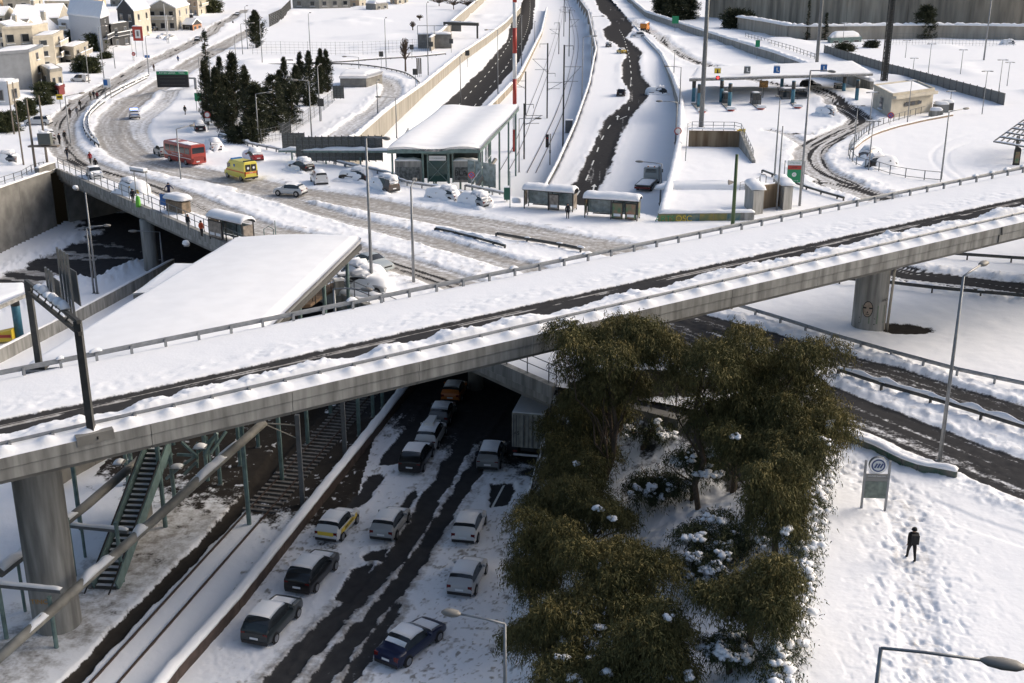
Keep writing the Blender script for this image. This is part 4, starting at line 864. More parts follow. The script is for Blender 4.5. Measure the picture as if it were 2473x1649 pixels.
# ------------------------------------------------------------------ bus shelters
AD1 = mat('poster_green', (.06, .16, .08), .4, noise=.8, nscale=1.6, color2=(.28, .14, .09)); AD2 = mat('poster_brown', (.13, .11, .09), .4, noise=.7, nscale=2, color2=(.3, .26, .22))
def shelter(label, a, b, depth=1.5, h=2.4, ads=(0, 1), ad=AD1, notch=False):
    a, b = Vector(a), Vector(b); d = b - a; Ln = d.length; rz = math.atan2(d.y, d.x); t = thing('bus_shelter', label, 'bus shelter', a, rz)
    for x in (0.08, Ln * .5, Ln - .08):
        for y in (0.05, depth): MB().box((x, y, h / 2), (.1, .1, h), 0, BLACK).build('post', t)
    mb = MB(); ar = [(depth / 2 - math.cos(k / 8 * math.pi) * (depth / 2 + .15), h + math.sin(k / 8 * math.pi) * .42) for k in range(9)]
    mb.ring([[(x, y, z) for y, z in ar] + [(x, y, z - .06) for y, z in ar[::-1]] for x in (-.1, Ln + .1)], BLACK); mb.build('roof', t)
    rings = []
    for i in range(25):
        x = -.15 + (Ln + .3) * i / 24; e = min(1, min(i, 24 - i) / 1.5 + .3); k2 = .24 + .12 * float(vnoise(x * 1.3, a.x, 5)); 
        if notch and .42 < i / 24 < .50: k2 *= .15
        rings.append([(x, y, z) for y, z in ar] + [(x, depth / 2 + (y - depth / 2) * 1.05, z + (k2 * e) * (.6 + .4 * math.sin(j / 8 * math.pi))) for j, (y, z) in reversed(list(enumerate(ar)))])
    sb = MB(); sb.ring(rings, SNOW); sb.build('roof_snow', t, True)
    MB().box((Ln / 2, depth, 1.25), (Ln - .2, .03, 1.5), 0, GLASSL).build('back_pane', t)
    MB().box((Ln * .35, depth - .35, .5), (Ln * .45, .35, .06), 0, STEEL).build('bench', t)
    for x in (-.0, Ln): MB().box((x, depth / 2, 1.3), (.04, depth - .3, 1.7), 0, ad).build('end_poster', t)
    for f_ in ads:
        x = Ln * f_; fr = MB().box((x, -.02, 1.2), (1.25, .12, 1.85), 0, BLACK).build('poster_case', t); MB().box((x, -.085, 1.2), (1.08, .02, 1.65), 0, ad).build('poster', fr); MB().box((x, -.098, .72), (.8, .01, .3), 0, PLATE).build('poster_caption', fr)
    return t
shelter('snow topped bus shelter with a dip in its roof, beside the lone waiting person', Q(7, 240, 395, .1), Q(7, 685, 432, .1), ads=(.62,), ad=AD2, notch=True)
shelter('snow topped bus shelter with two green posters on its street side', Q(7, 785, 480, .1), Q(7, 1268, 512, .1), ads=(.62, .87), ad=AD1)
shelter('arched bus shelter on the bridge pavement beside the railing', Q(5, 1890, 660, .1), Q(5, 2195, 735, .1), ads=(.12, .3), ad=AD2)

# ------------------------------------------------------------------ street lamps and poles
def lamp(label, k, u, v, topv, arm=None, armk=None, r=.11, base=None, head='cobra', cat='street lamp', group=None, m=GALV, name='street_lamp', zt_=None):
    B = Vector(base) if base is not None else G(k, u, v)
    kt = armk if armk and zt_ is None and topv is None else k
    z = zt_ if zt_ is not None else zat(*(topv if isinstance(topv, tuple) else (k, topv)), B.y)
    h = z - B.z; t = thing(name, label, cat, B, 0, group)
    MB().tube([(0, 0, -.3), (0, 0, h * .5), (0, 0, h)], [r * 1.25, r, r * .7], 8, m).build('pole', t, True); MB().box((0, 0, .05), (.4, .4, .25), 0, m).build('base_plate', t)
    if arm:
        e = Q(arm[0], arm[1], arm[2], z + .05); d = e - B; d.z = 0; ln = min(d.length, 3.6); d.normalize()
        if ln < .8: ln = 1.6
        pts = [Vector((0, 0, h)), d * ln * .35 + Vector((0, 0, h + .12)), d * ln * .8 + Vector((0, 0, h + .2))]
        MB().tube(pts, r * .55, 6, m).build('arm', t, True)
        hd = MB(); n = Vector((-d.y, d.x, 0)); rings = []
        for s_, w, hh in ((.78, .05, .05), (.84, .19, .13), (.95, .24, .17), (1.06, .22, .14), (1.13, .07, .05)):
            c = d * ln * s_ if ln > 2 else d * (ln * .78 + (s_ - .78) * 2.8); c = c + Vector((0, 0, h + .2))
            rings.append([c + n * w * math.cos(q * math.pi / 4) + Vector((0, 0, hh * math.sin(q * math.pi / 4))) for q in range(8)])
        hd.ring(rings, LAMPH); hd.build('lamp_head', t, True)
    elif head == 'tee':
        MB().beam((-.9, 0, h), (.9, 0, h), .06, .06, m).build('arm', t)
        for s_ in (-1, 1): MB().box((s_ * .75, 0, h + .02), (.55, .3, .12), 0, LAMPH).build('lamp_head', t)
        MB().box((0, 0, h + .12), (1.5, .25, .1), 0, SNOW).build('snow_cap', t)
    elif head == 'flood':
        MB().box((0, 0, h + .1), (.8, .3, .25), 0, LAMPH).build('lamp_head', t)
    elif head == 'away':
        MB().tube([(0, 0, h), (.1, 1.2, h + .15), (.15, 2.0, h + .2)], r * .5, 6, m).build('arm', t); MB().box((.15, 2.3, h + .2), (.35, .9, .18), 0, LAMPH).build('lamp_head', t)
    return t
LLAB = iter(['between the railway wall and the winding lane', 'at the bend of the railway wall near the yellow taxi', 'in front of the station platform end', 'between the loop road fence and the dark panels', 'at the edge of the pine bushes', 'below the beige wall beside the station roof', 'on the inner side of the loop road', 'standing before the cleared highway by the beige wall', 'beside the striped mast at the highway edge', 'at the top of the loop road', 'beside the row of pointed cypresses', 'at the pine wood edge by the round red sign', 'at the wood edge by the message sign', 'at the far end of the slushy junction', 'by the lone cypress at the plot corner', 'at the snowy tip beside the green message sign', 'behind the thin spruce on the island', 'beside the large red and green road sign', 'on the plot near the bare round tree', 'on the plot behind the loop road', 'on the plot behind the cypress row', 'at the left corner of the empty plot', 'along the cleared highway near the striped mast', 'on the graffiti wall beside the cleared highway', 'where the plough road leaves the lane', 'by the white van near the gardens', 'by the garden fence and white gable house', 'by the snowy verge before the gardens'])
LG = 'street lamps along the roads'; LL = 'tall grey street lamp with a single arm beside the snowy roads'
lamp('street lamp on the bridge edge by the small silver car', 5, 685, 185, (1, 870), (1, 745, 845))
lamp('street lamp on the bridge edge in front of the dark bundled walker', 5, 1682, 655, (1, 1163), (1, 1740, 1140))
for p_ in ((5, 680, 195), (5, 1675, 690)): pass
lamp('street lamp standing in the sunken carriageway left of the bridge pier', 5, 850, 1160, 558, (5, 975, 550))
lamp('bare grey pole beside the lamp in the sunken carriageway', 5, 880, 1165, 240, None, head='none', name='pole', cat='pole')
lamp('street lamp rising in front of the bridge pier', 5, 1478, 975, 598, (5, 1190, 600))
lamp('tall street lamp between the huge station roof and the silver sedan', 6, 1115, 1140, (2, 1238), (2, 1250, 1265), r=.13)
lamp('tall street lamp on the verge right of the silver sedan', 6, 1491, 1080, 190, None, head='away', r=.12)
b_ = QY(6, 770, 1110, 82); lamp('short street lamp peeping over the flyover rail by the station roof', 6, 0, 0, None, (6, 1080, 1135), base=(b_.x, b_.y, 0.1), zt_=b_.z)
lamp('street lamp beside the flatbed truck', 7, 1472, 345, (3, 1478), (3, 1275, 1465), base=Q(7, 1472, 345, -5))
lamp('street lamp with a round speed sign by the winding lane', 3, 1610, 1300, 922, (3, 1455, 920), base=Q(3, 1610, 1290, -.5))
lamp('street lamp by the winding lane nearest the toll canopy', 3, 1645, 985, 606, (3, 1525, 605), base=Q(3, 1645, 985, 0))
for (k, u, v, tv, arm) in ((3,765,985,335,(3,890,330)),(3,850,710,150,(3,960,150)),(3,200,1560,1070,(3,380,1075)),(2,578,1365,730,(2,420,730)),(2,95,1300,848,(2,195,840)),(2,1338,1252,880,(2,1165,880)),(2,1168,1050,740,None),(2,1915,965,510,None),(2,2250,865,270,(2,2130,275)),(2,1000,700,516,(2,860,515)),(2,648,1105,600,None),(1,1935,1145,510,None),(1,1835,1060,520,None),(1,2190,500,215,(1,2290,210)),(1,2235,450,60,None),(1,1345,690,330,None),(1,2130,560,330,None),(4,240,1545,840,None),(2,1622,690,30,None),(2,1243,615,170,None),(2,565,600,125,None),(2,128,600,170,None),(3,340,410,200,None),(3,222,600,150,None),(3,1595,685,470,None),(1,805,762,420,None),(1,940,720,245,None),(1,1040,630,430,None)):
    lamp('tall grey street lamp ' + next(LLAB), k, u, v, tv, arm, group=LG, head='away' if arm is None else 'cobra', r=.10)
for (u, v, tv) in ((1510,402,30),(1525,402,130),(1205,570,260)): lamp({1510: 'taller of two slim white poles on the petrol forecourt', 1525: 'shorter of two slim white poles on the petrol forecourt', 1205: 'slim white pole beside the red advertising pylon'}[u], 1, u, v, tv, None, head='flood', m=WHITE, name='light_pole', cat='pole', group='white forecourt poles')
lamp('tall street lamp whose arm crosses the toll canopy', 8, 455, 352, (4, 593), (4, 745, 615), r=.13)
lamp('bare street lamp pole beside the red and green road sign', 8, 262, 385, (4, 1060), None, head='none', r=.10)
lamp('street lamp at the railing corner by the snow field', 4, 1645, 1522, 942, (4, 1875, 920), r=.11)
TLAB = iter(['beside the toll office corner', 'at the start of the curved railing', 'by the snow heap at the curved railing', 'before the slit window of the toll office', 'beside the equipment boxes', 'nearest the panel fence bend', 'behind the lattice mast on the car park', 'in the middle of the snowy car park', 'at the low end of the panel fence', 'beyond the last panels of the fence', 'beside its twin beyond the panel fence', 'in front of the broad dark pine', 'before the teal shed', 'between the lattice mast and the broad pine'])
for (u, v, tv) in ((1035,1150,780),(905,1335,890),(1035,1445,1020),(1360,1055,680),(1720,905,770),(1410,600,490),(1530,692,370),(1808,635,420),(1990,970,600),(2120,862,505),(2200,735,525),(1440,305,165),(815,415,195),(1345,495,340)):
    lamp('slender double headed lamp ' + next(TLAB), 4, u, v, tv, None, head='tee', r=.08, group='double headed lamps')
for (u, v, tv) in ((2005,515,-60),): lamp('very tall floodlight mast at the back of the snowy car park', 4, u, v, tv, None, head='flood', r=.2)
lamp('street lamp standing on the low wall by the lower right carriageway', 14, 680, 588, (8, 930), (8, 2010, 840), r=.11)
b_ = QY(14, 420, 1412, 30.5); lamp('street lamp head reaching over the trodden path by the sign', 14, 0, 0, None, (14, 1010, 1510), base=(b_.x, b_.y, 0.), zt_=b_.z, r=.09)
b_ = QY(12, 2215, 1030, 44.4); lamp('street lamp at the foot of the trees above the stranded cars', 12, 0, 0, None, (12, 1760, 962), base=(b_.x, b_.y, ground_at(b_.x, b_.y)), zt_=b_.z, r=.09)
# round snow clumps on the two bridge brackets
for (u, v) in ((680, 195), (1675, 695)):
    p = QY(5, u, v, Q(5, u, v - 20, 0).y - .5); o = thing('bracket_clump', 'lump of snow on a lamp bracket of the street bridge', 'snow lump', p, 0, 'bracket snow lumps'); mb = MB(); rg = []
    for i in range(7): a_ = -math.pi / 2 + math.pi * i / 6; rg.append([(math.cos(a_) * .38 * math.cos(q * .6283) * (1 + .15 * math.sin(q * 3 + i)), math.cos(a_) * .3 * math.sin(q * .6283), math.sin(a_) * .3) for q in range(10)])
    mb.ring(rg, SNOW); mb.build('clump', o, True); MB().box((0, .3, -.3), (.5, .6, .25), 0, CONC).build('bracket', o)
# masts
def mast(name, label, B, h, r, m, cat='mast', n=10): 
    t = thing(name, label, cat, B); MB().tube([(0, 0, -.3), (0, 0, h * .5), (0, 0, h)], [r, r * .85, r * .65], n, m).build('shaft', t, True); MB().box((0, 0, .1), (r * 3, r * 3, .3), 0, CONC).build('footing', t); return t
mast('steel_mast', 'thick grey mast standing before the toll canopy', Q(3, 1840, 1160, .1), 30, .42, STEELG)
mast('steel_mast', 'thick grey mast rising behind the toll canopy roof', Q(4, 592, 640, .1), 34, .42, STEELG)
t = thing('lattice_mast', 'dark lattice mast with snow frozen to one side, behind the toll house', 'mast', Q(4, 1165, 690, .1))
for sx in (-1, 1):
    for sy in (-1, 1): MB().beam((sx * .55, sy * .55, 0), (sx * .45, sy * .45, 34), .2, .2, STEEL).build('leg', t)
for k in range(28): z = k * 1.2; MB().beam((-.5, -.5, z), (.5, -.5, z + 1.2), .1, .1, STEEL).beam((.5, -.5, z), (.5, .5, z + 1.2), .1, .1, STEEL).beam((-.5, .5, z), (-.5, -.5, z + 1.2), .1, .1, STEEL).box((0, 0, z), (1., 1., .12), 0, STEEL).build('bracing', t)
MB().box((0, .1, 17), (.7, .5, 34), 0, STEEL).build('cable_tray', t)
for z in (4.5, 9, 12, 15.5, 18): snow_ridge([(-.62, -.3, z), (-.62, -.3, z + 1.6)], .35, .35, int(z), .3).build('snow_crust', t, True)
B = G(3, 160, 1372); t = thing('striped_mast', 'red and white striped mast behind the station roof', 'mast', B); L0 = [zat(3, v, B.y) - B.z for v in (1372, 1165, 935, 710, 480, 250, 20)] + [60]
for k in range(len(L0) - 1):
    MB().tube([(0, 0, max(-.2, L0[k])), (0, 0, L0[k + 1])], .36, 12, REDP if k % 2 == 0 else WHITE).build('band', t, True)
# green pole in front of the plaza
B = Q(7, 2125, 545, .1); t = thing('green_pole', 'dark green pole with loudspeaker by the low graffiti wall', 'pole', B); h = zat(3, 1400, B.y); MB().tube([(0, 0, -.2), (0, 0, h)], [.22, .17], 10, mat('dark_green_paint', (.05, .09, .03), .5)).build('shaft', t, True); MB().tube([(-.25, -.1, h * .62), (-.75, -.2, h * .62)], [.1, .3], 10, CONCB).build('loudspeaker', t)
# wooden utility poles
for i, (u, v, tv) in enumerate(((130,1222,730),(215,1500,740),(325,1555,890),(428,1482,860))):
    lamp(('thin wooden utility pole by the snowy shrubs', 'thin wooden utility pole by the buried car near bridge corner', 'thick utility pole of the transformer pair, beside the bridge corner', 'thick utility pole of the transformer pair, toward the walkers')[i], 1, u, v, tv, None, head='none', m=WOODP, r=.16 if i > 1 else .11, name='utility_pole', cat='pole')
p, q = QY(1, 300, 1250, Q(1, 325, 1555).y), QY(1, 395, 1240, Q(1, 325, 1555).y); t = thing('transformer', 'grey transformer on the platform between two utility poles', 'transformer', p); MB().box((1.6, 0, 0), (1.7, .9, 1.5), 0, mat('transformer_grey', (.12, .13, .12), .7)).build('tank', t); MB().box((1.3, 0, -1.0), (4., 1., .2), 0, WOODP).build('platform', t); snow_ridge([(.9, 0, .75), (2.3, 0, .75)], .9, .3, 2, .2).build('snow_cap', t, True)
for k in range(4): MB().tube([(.9 + k * .4, 0, .7), (.9 + k * .4, 0, 1.15)], .05, 6, WHITE).build('insulator', t)

# ------------------------------------------------------------------ overhead line masts
CLAB = iter(['in the middle of the tracks, carrying brackets toward the highway', 'in the middle of the tracks, carrying brackets toward the lane', 'midway up the snowy tracks', 'on the far bend of the tracks', 'at the head of the railway corridor', 'by the graffiti wall beside the tracks', 'nearest the station roof', 'beside the lane wall, taller than its neighbours', 'farthest up the tracks'])
def catmast(k, u, v, tv, sides):
    B = G(k, u, v); h = zat(k, tv, B.y) - B.z; t = thing('catenary_mast', 'dark overhead line mast ' + next(CLAB), 'mast', B, 0, 'overhead line masts'); MB().box((0, 0, h / 2), (.28, .28, h + .3), 0, STEEL).build('mast', t)
    for s_ in sides:
        for z0, z1, ln in ((h * .80, h * .80, 3.2), (h * .62, h * .80, 3.0), (h * .66, h * .66, 2.6)): MB().tube([(0, 0, z0), (s_ * ln, .2, z1)], .05, 5, STEELG).build('bracket', t)
        MB().tube([(0, 0, h), (s_ * 1.6, 0, h)], .06, 5, STEELG).tube([(s_ * 1.6, 0, h), (s_ * 1.6, 0, h - .7)], .05, 5, STEELG).build('hook_arm', t)
for a_ in ((3,452,1072,395,(-1,)),(3,452,1068,660,(1,)),(3,558,492,205,(-1,)),(3,650,512,90,(1,)),(3,603,332,0,(1,)),(3,258,1042,650,(-1,)),(3,245,1442,940,(1,)),(3,595,1340,412,(1,)),(3,617,200,60,(-1,))): catmast(*a_)
for i, (k, u, v, tv) in enumerate(((10, 430, 1385, 600), (10, 765, 1030, 560))):
    B = T(k, u, v); t = thing('catenary_mast', ('grey mast on the snowy strip beside the barrier, with wires', 'grey mast beside the barrier deeper under the flyover')[i], 'mast', B); MB().box((0, 0, 3.4), (.3, .3, 7.2), 0, STEELG).build('mast', t); MB().tube([(0, 0, 6.2), (-3.2, .3, 6.3)], .05, 5, CONCB).tube([(0, 0, 5.2), (-2.4, .3, 6.2)], .04, 5, CONCB).build('bracket', t)
B = G(3, 478, 1495); t = thing('rail_signal', 'red railway signal on a short post beside the track', 'signal', B); h = zat(3, 1205, B.y) - B.z; MB().tube([(0, 0, -.2), (0, 0, h)], .09, 8, STEEL).build('post', t); MB().box((-.5, -.1, h - 1.2), (.55, .3, 2.2), 0, BLACK).build('signal_head', t); MB().tube([(-.5, -.26, h - .7), (-.5, -.3, h - .7)], .12, 10, mat('signal_red', (.4, .03, .03), .4)).build('lens', t); MB().box((0, 0, h * .45), (.3, .3, .5), 0, STEELG).build('relay_box', t)
B = G(3, 648, 1205); t = thing('relay_cabinet', 'grey relay cabinet on the snowy wall beside the tracks', 'cabinet', B); MB().box((0, 0, 1.3), (1.4, .6, 2.6), 0, STEELG).build('body', t); MB().box((0, 0, 2.68), (1.5, .7, .16), 0, SNOW).build('snow_cap', t)
# ------------------------------------------------------------------ cars
PAINT = {}
def paint(c, rough=.28):
    k = tuple(c)
    if k not in PAINT: PAINT[k] = mat('car_paint_%d' % len(PAINT), c, rough, .0, coat=.35, spec=.3)
    return PAINT[k]
# stations: x (front +), belt/hood height, top height, width factor
PROF = {
 'hatch': (4.0, 1.74, [(2.0,.48,.50,.80),(1.96,.66,.68,.88),(1.80,.76,.78,.94),(1.40,.86,.88,.98),(1.0,.92,.94,1),(.62,.93,1.18,1),(.22,.94,1.42,1),(-.35,.95,1.49,1),(-.95,.96,1.47,1),(-1.40,.97,1.38,.99),(-1.78,.97,1.08,.96),(-1.90,.95,.97,.94),(-1.97,.80,.82,.92),(-2.0,.50,.52,.86)]),
 'suv': (4.4, 1.84, [(2.2,.55,.57,.82),(2.15,.80,.82,.90),(1.95,.92,.94,.95),(1.5,1.00,1.02,.98),(1.05,1.05,1.07,1),(.65,1.06,1.35,1),(.25,1.07,1.60,1),(-.4,1.08,1.68,1),(-1.2,1.09,1.66,1),(-1.75,1.10,1.55,.99),(-2.02,1.10,1.22,.97),(-2.12,1.06,1.08,.95),(-2.18,.85,.87,.93),(-2.2,.55,.57,.88)]),
 'sedan': (4.6, 1.8, [(2.3,.48,.50,.80),(2.25,.64,.66,.88),(2.05,.74,.76,.94),(1.55,.84,.86,.98),(1.05,.90,.92,1),(.62,.91,1.15,1),(.2,.92,1.38,1),(-.4,.93,1.44,1),(-.95,.94,1.40,1),(-1.45,.95,1.12,.99),(-1.72,.95,.97,.98),(-2.1,.93,.95,.95),(-2.26,.82,.84,.92),(-2.3,.50,.52,.86)]),
 'mpv': (4.3, 1.78, [(2.15,.50,.52,.80),(2.1,.70,.72,.88),(1.9,.84,.86,.94),(1.5,.94,.96,.98),(1.2,.98,1.02,1),(.75,1.0,1.32,1),(.3,1.0,1.56,1),(-.4,1.0,1.62,1),(-1.2,1.0,1.60,1),(-1.7,1.0,1.52,.99),(-1.98,1.0,1.16,.97),(-2.07,.98,1.0,.95),(-2.13,.82,.84,.93),(-2.15,.52,.54,.88)]),
 'van': (4.2, 1.76, [(2.1,.50,.52,.80),(2.05,.74,.76,.88),(1.85,.88,.90,.94),(1.5,.98,1.0,.98),(1.3,1.0,1.06,1),(.9,1.02,1.45,1),(.55,1.02,1.72,1),(0,1.02,1.80,1),(-1.0,1.02,1.80,1),(-1.85,1.02,1.78,1),(-2.02,1.02,1.70,.99),(-2.06,1.02,1.15,.98),(-2.1,.9,.92,.97),(-2.1,.5,.52,.94)]),
}
_carcache = {}
def car_ring(x, zb, zt2, wf, w, sill=.26):
    hw = w / 2 * wf; cab = zt2 - zb
    if cab < .1: half = [(hw * .86, sill), (hw * .985, sill + .08), (hw, zb * .62), (hw * .97, zb - .05), (hw * .90, zb), (hw * .72, zb + .012), (hw * .45, zt2), (0, zt2 + .012)]
    else:
        wt = hw * .92 - cab * .30
        half = [(hw * .86, sill), (hw * .985, sill + .08), (hw, zb * .62), (hw * .975, zb - .05), (hw * .93, zb), (wt + .02, zt2 - .06), (wt * .86, zt2 - .008), (0, zt2 + .015)]
    half = [(0, sill - .02)] + half
    return half
def car_mesh(kind):
    if kind in _carcache: return _carcache[kind]
    Ln, w, st = PROF[kind]
    st2 = []
    for a, b in zip(st[:-1], st[1:]):
        st2.append(a); st2.append(tuple((p + q) / 2 for p, q in zip(a, b)))
    st2.append(st[-1]); st = st2
    rings = [car_ring(*s, w) for s in st]; nh = len(rings[0]); full = []
    for s, r in zip(st, rings):
        full.append([Vector((s[0], -y, z)) for y, z in r] + [Vector((s[0], y, z)) for y, z in r[-2:0:-1]])
    G_ = dict(st=st, rings=full, nh=nh, w=w, L=Ln); _carcache[kind] = G_; return G_
def car_body(kind, m):
    g = car_mesh(kind); mb = MB(); mb.ring(g['rings'], m); me = mb.mesh('body', True)
    try: me.set_sharp_from_angle(angle=R(38))
    except Exception: pass
    return me
def patch(kind, rows, cols, off, m, mirror=False, flipy=1, th=0):
    g = car_mesh(kind); R_ = g['rings']; n = len(R_[0]); vs = []; fs = []
    c = Vector((0, 0, .7))
    for i in rows:
        for j in cols:
            p = R_[i][j % n]; d = Vector((p.x * .25, p.y, p.z - .7)).normalized(); q = p + d * off; vs.append(Vector((q.x, q.y * flipy, q.z)))
    nr, nc = len(rows), len(cols)
    fs = [(a * nc + b, a * nc + b + 1, (a + 1) * nc + b + 1, (a + 1) * nc + b) for a in range(nr - 1) for b in range(nc - 1)]
    mb = MB()
    if th:
        o = len(vs); vs2 = [v + Vector((0, 0, th * (.35 if (k // nc in (0, nr - 1) or k % nc in (0, nc - 1)) else 1) * (1 + .25 * math.sin(k * 1.7)))) for k, v in enumerate(vs)]
        rim = [b for b in range(nc)] + [a * nc + nc - 1 for a in range(1, nr)] + [(nr - 1) * nc + b for b in range(nc - 2, -1, -1)] + [a * nc for a in range(nr - 2, 0, -1)]
        fs = fs + [tuple(x + o for x in f[::-1]) for f in fs] + [(rim[k], rim[(k + 1) % len(rim)], o + rim[(k + 1) % len(rim)], o + rim[k]) for k in range(len(rim))]; vs = vs + vs2
    mb.add(vs, fs, m); me = mb.mesh('patch', True); return me
_parts = {}
def shared(key, fn):
    if key not in _parts: _parts[key] = fn()
    return _parts[key]
def wheel_mesh(): 
    mb = MB(); rg = []
    for y, r in ((-.1, .22), (-.11, .29), (-.08, .315), (.08, .315), (.11, .29), (.1, .22)): rg.append([Vector((math.cos(a) * r, y, math.sin(a) * r)) for a in np.linspace(0, 2 * math.pi, 17)[:-1]])
    mb.ring(rg, RUBBER); return mb.mesh('tyre', False)
def rim_mesh():
    mb = MB(); mb.ring([[Vector((math.cos(a) * r, y, math.sin(a) * r)) for a in np.linspace(0, 2 * math.pi, 17)[:-1]] for y, r in ((-.112, .215), (-.118, .19), (-.10, .05))], RIM)
    for k in range(5): a = k * 2 * math.pi / 5; mb.beam((math.cos(a) * .04, -.117, math.sin(a) * .04), (math.cos(a) * .19, -.119, math.sin(a) * .19), .06, .02, RIM, (0, 1, 0))
    return mb.mesh('rim', False)
def blob(sx, sy, sz, seed, n=14, rag=.22):
    mb = MB(); rg = []
    for i in range(9):
        a = math.pi / 2 * i / 8; rr = math.cos(a) ** .55; z = math.sin(a) ** .8
        row = []
        for q in range(n * 2):
            t = q * math.pi / n; c, s_ = math.cos(t), math.sin(t); e = (abs(c) ** 3 + abs(s_) ** 3) ** (-1 / 3.)
            f = 1 + rag * (float(vnoise(c * 2 + seed, s_ * 2 + i * .5, seed)) - .5)
            row.append(Vector((c * e * rr * sx * f, s_ * e * rr * sy * f, z * sz * (1 + .15 * (float(vnoise(c * 1.5 * rr + 5, s_ * 1.5 * rr, seed + 2)) - .5)))))
        rg.append(row)
    mb.ring(rg, SNOW); return mb
def car(label, kind, color, rear, front, snow=.6, group=None, buried=0, name=None, cat='car', bside=(0, 0), extras=None, roof2=None, z=None):
    """rear/front: two ground points giving the heading; rear is the middle of the back bumper"""
    d = (front - rear); d.z = 0; d.normalize(); g = car_mesh(kind); c = rear + d * g['L'] / 2
    zg = rear.z; t = thing(name or 'car', label, cat, (c.x, c.y, zg + .06), math.atan2(d.y, d.x), group); P_ = paint(color)
    me = shared(('body', kind, tuple(color)), lambda: car_body(kind, P_)); link('body', me, t)
    st = g['st']; ns_ = len(st); cab = [i for i in range(ns_) if st[i][2] - st[i][1] > .16]; roof = [i for i in range(ns_) if st[i][2] > max(s[2] for s in st) - .12]
    i0, i1 = cab[0], cab[-1]; r0, r1 = roof[0], roof[-1]; n = len(g['rings'][0]); top = [6, 7, 8, 9, 10]
    link('windscreen', shared(('ws', kind), lambda: patch(kind, list(range(i0 - 1, r0 + 1)), top, .012, GLASS)), t)
    link('rear_window', shared(('rw', kind), lambda: patch(kind, list(range(r1, i1 + 1)), top, .012, GLASS)), t)
    mid = (r0 + r1) // 2
    for nm, a, b in (('front_window', i0 + 1, mid), ('rear_side_window', mid, i1)):
        if kind == 'van' and nm == 'rear_side_window': continue
        for fy in (1, -1): link(nm, shared((nm, kind, fy), lambda: patch(kind, list(range(a, b + 1)), [5, 6], .012, GLASS, flipy=fy)), t)
    L_, w = g['L'], g['w']; wb = L_ * .31
    for sx in (1, -1):
        for sy in (1, -1):
            ar = link('wheel_arch', shared('arch', lambda: MB().ring([[Vector((math.cos(a) * .39, y, math.sin(a) * .39)) for a in np.linspace(0, 2 * math.pi, 17)[:-1]] for y in (-.02, .02)], BLACK) or _last.mesh('arch')) if False else shared('arch', arch_mesh), t); ar.location = (sx * wb, sy * (w / 2 * .985), .32)
            q = link('wheel', shared('tyre', wheel_mesh), t); q.location = (sx * wb, sy * (w / 2 - .07), .31); q.rotation_euler = (0, 0, 0 if sy < 0 else math.pi)
            link('rim', shared('rim', rim_mesh), q)
    hz = st[4][1] if kind != 'van' else .9
    for sy in (1, -1):
        link('headlight', shared('hl', lambda: MB().box((0, 0, 0), (.22, .34, .15), 0, HEADL).mesh('headlight')), t).location = (L_ / 2 - .14, sy * w * .34, hz - .22)
        link('tail_light', shared(('tl', kind == 'van'), lambda: MB().box((0, 0, 0), (.16, .26 if kind != 'van' else .14, .24 if kind != 'van' else .5), 0, TAILL).mesh('tail_light')), t).location = (-L_ / 2 + .10, sy * w * .375, st[-4][1] - .12)
        link('mirror', shared(('mi', tuple(color)), lambda: MB().box((0, 0, 0), (.12, .2, .14), 0, P_).mesh('mirror')), t).location = (st[i0][0] - .1, sy * (w / 2 + .06), st[i0][1] + .08)
    link('number_plate', shared('np', lambda: MB().box((0, 0, 0), (.03, .5, .12), 0, PLATE).mesh('number_plate')), t).location = (-L_ / 2 - .005, 0, .62)
    link('rear_bumper', shared(('rb', w), lambda: MB().box((0, 0, 0), (.14, w * .86, .2), 0, BLACK).mesh('rear_bumper')), t).location = (-L_ / 2 + .05, 0, .36)
    link('grille', shared(('gl', w), lambda: MB().box((0, 0, 0), (.06, w * .5, .16), 0, BLACK).mesh('grille')), t).location = (L_ / 2 - .03, 0, .55)
    if snow > 0:
        link('roof_snow', shared(('rs', kind, round(snow, 1)), lambda: patch(kind, list(range(r0, r1 + 1)), top, .005, SNOW, th=.14 * snow)), t)
        link('hood_snow', shared(('hs', kind, round(snow, 1)), lambda: patch(kind, list(range(5, i0)), top, .005, SNOW, th=.08 * snow)), t)
        if snow > .7: link('tail_snow', shared(('ts', kind), lambda: patch(kind, [r1 + 1, r1 + 2, i1], [7, 8, 9], .02, SNOW, th=.05)), t)
    if buried:
        link('roof_heap', shared(('rh', kind), lambda: patch(kind, list(range(r0, i1 + 1)), top, .005, SNOW, th=.42)), t)
        H_ = max(s[2] for s in st); b = blob(L_ * .60, w * .72, (H_ + .30) * min(1, buried + .10), int(abs(c.x * 7 + c.y)) % 97); q = b.build('snow_cover', t, True); a_ = -math.atan2(d.y, d.x); k_ = .62 * (1.35 - buried); away = (-math.sin(a_), math.cos(a_)); q.location = (bside[0] * .6 + away[0] * k_, away[1] * k_, -.15)
        sd_ = -1 if away[1] > 0 else 1; snow_ridge([(-L_ * .62, sd_ * w * .70, -.1), (L_ * .62, sd_ * w * .70, -.1)], 1.1, .5 * buried, 3, .3).build('snow_bank', t, True)
    if extras: extras(t, g)
    return t
def arch_mesh():
    mb = MB(); mb.ring([[Vector((math.cos(a) * .39, y, math.sin(a) * .39)) for a in np.linspace(0, 2 * math.pi, 17)[:-1]] for y in (-.012, .012)], BLACK); return mb.mesh('wheel_arch')
WH, SI, GR_, DG, BK, NV, BR_, YW, OR_, RD = (.62,.62,.62), (.34,.35,.36), (.14,.145,.15), (.03,.035,.04), (.012,.012,.013), (.012,.018,.05), (.09,.075,.065), (.55,.38,.06), (.42,.13,.03), (.30,.03,.03)
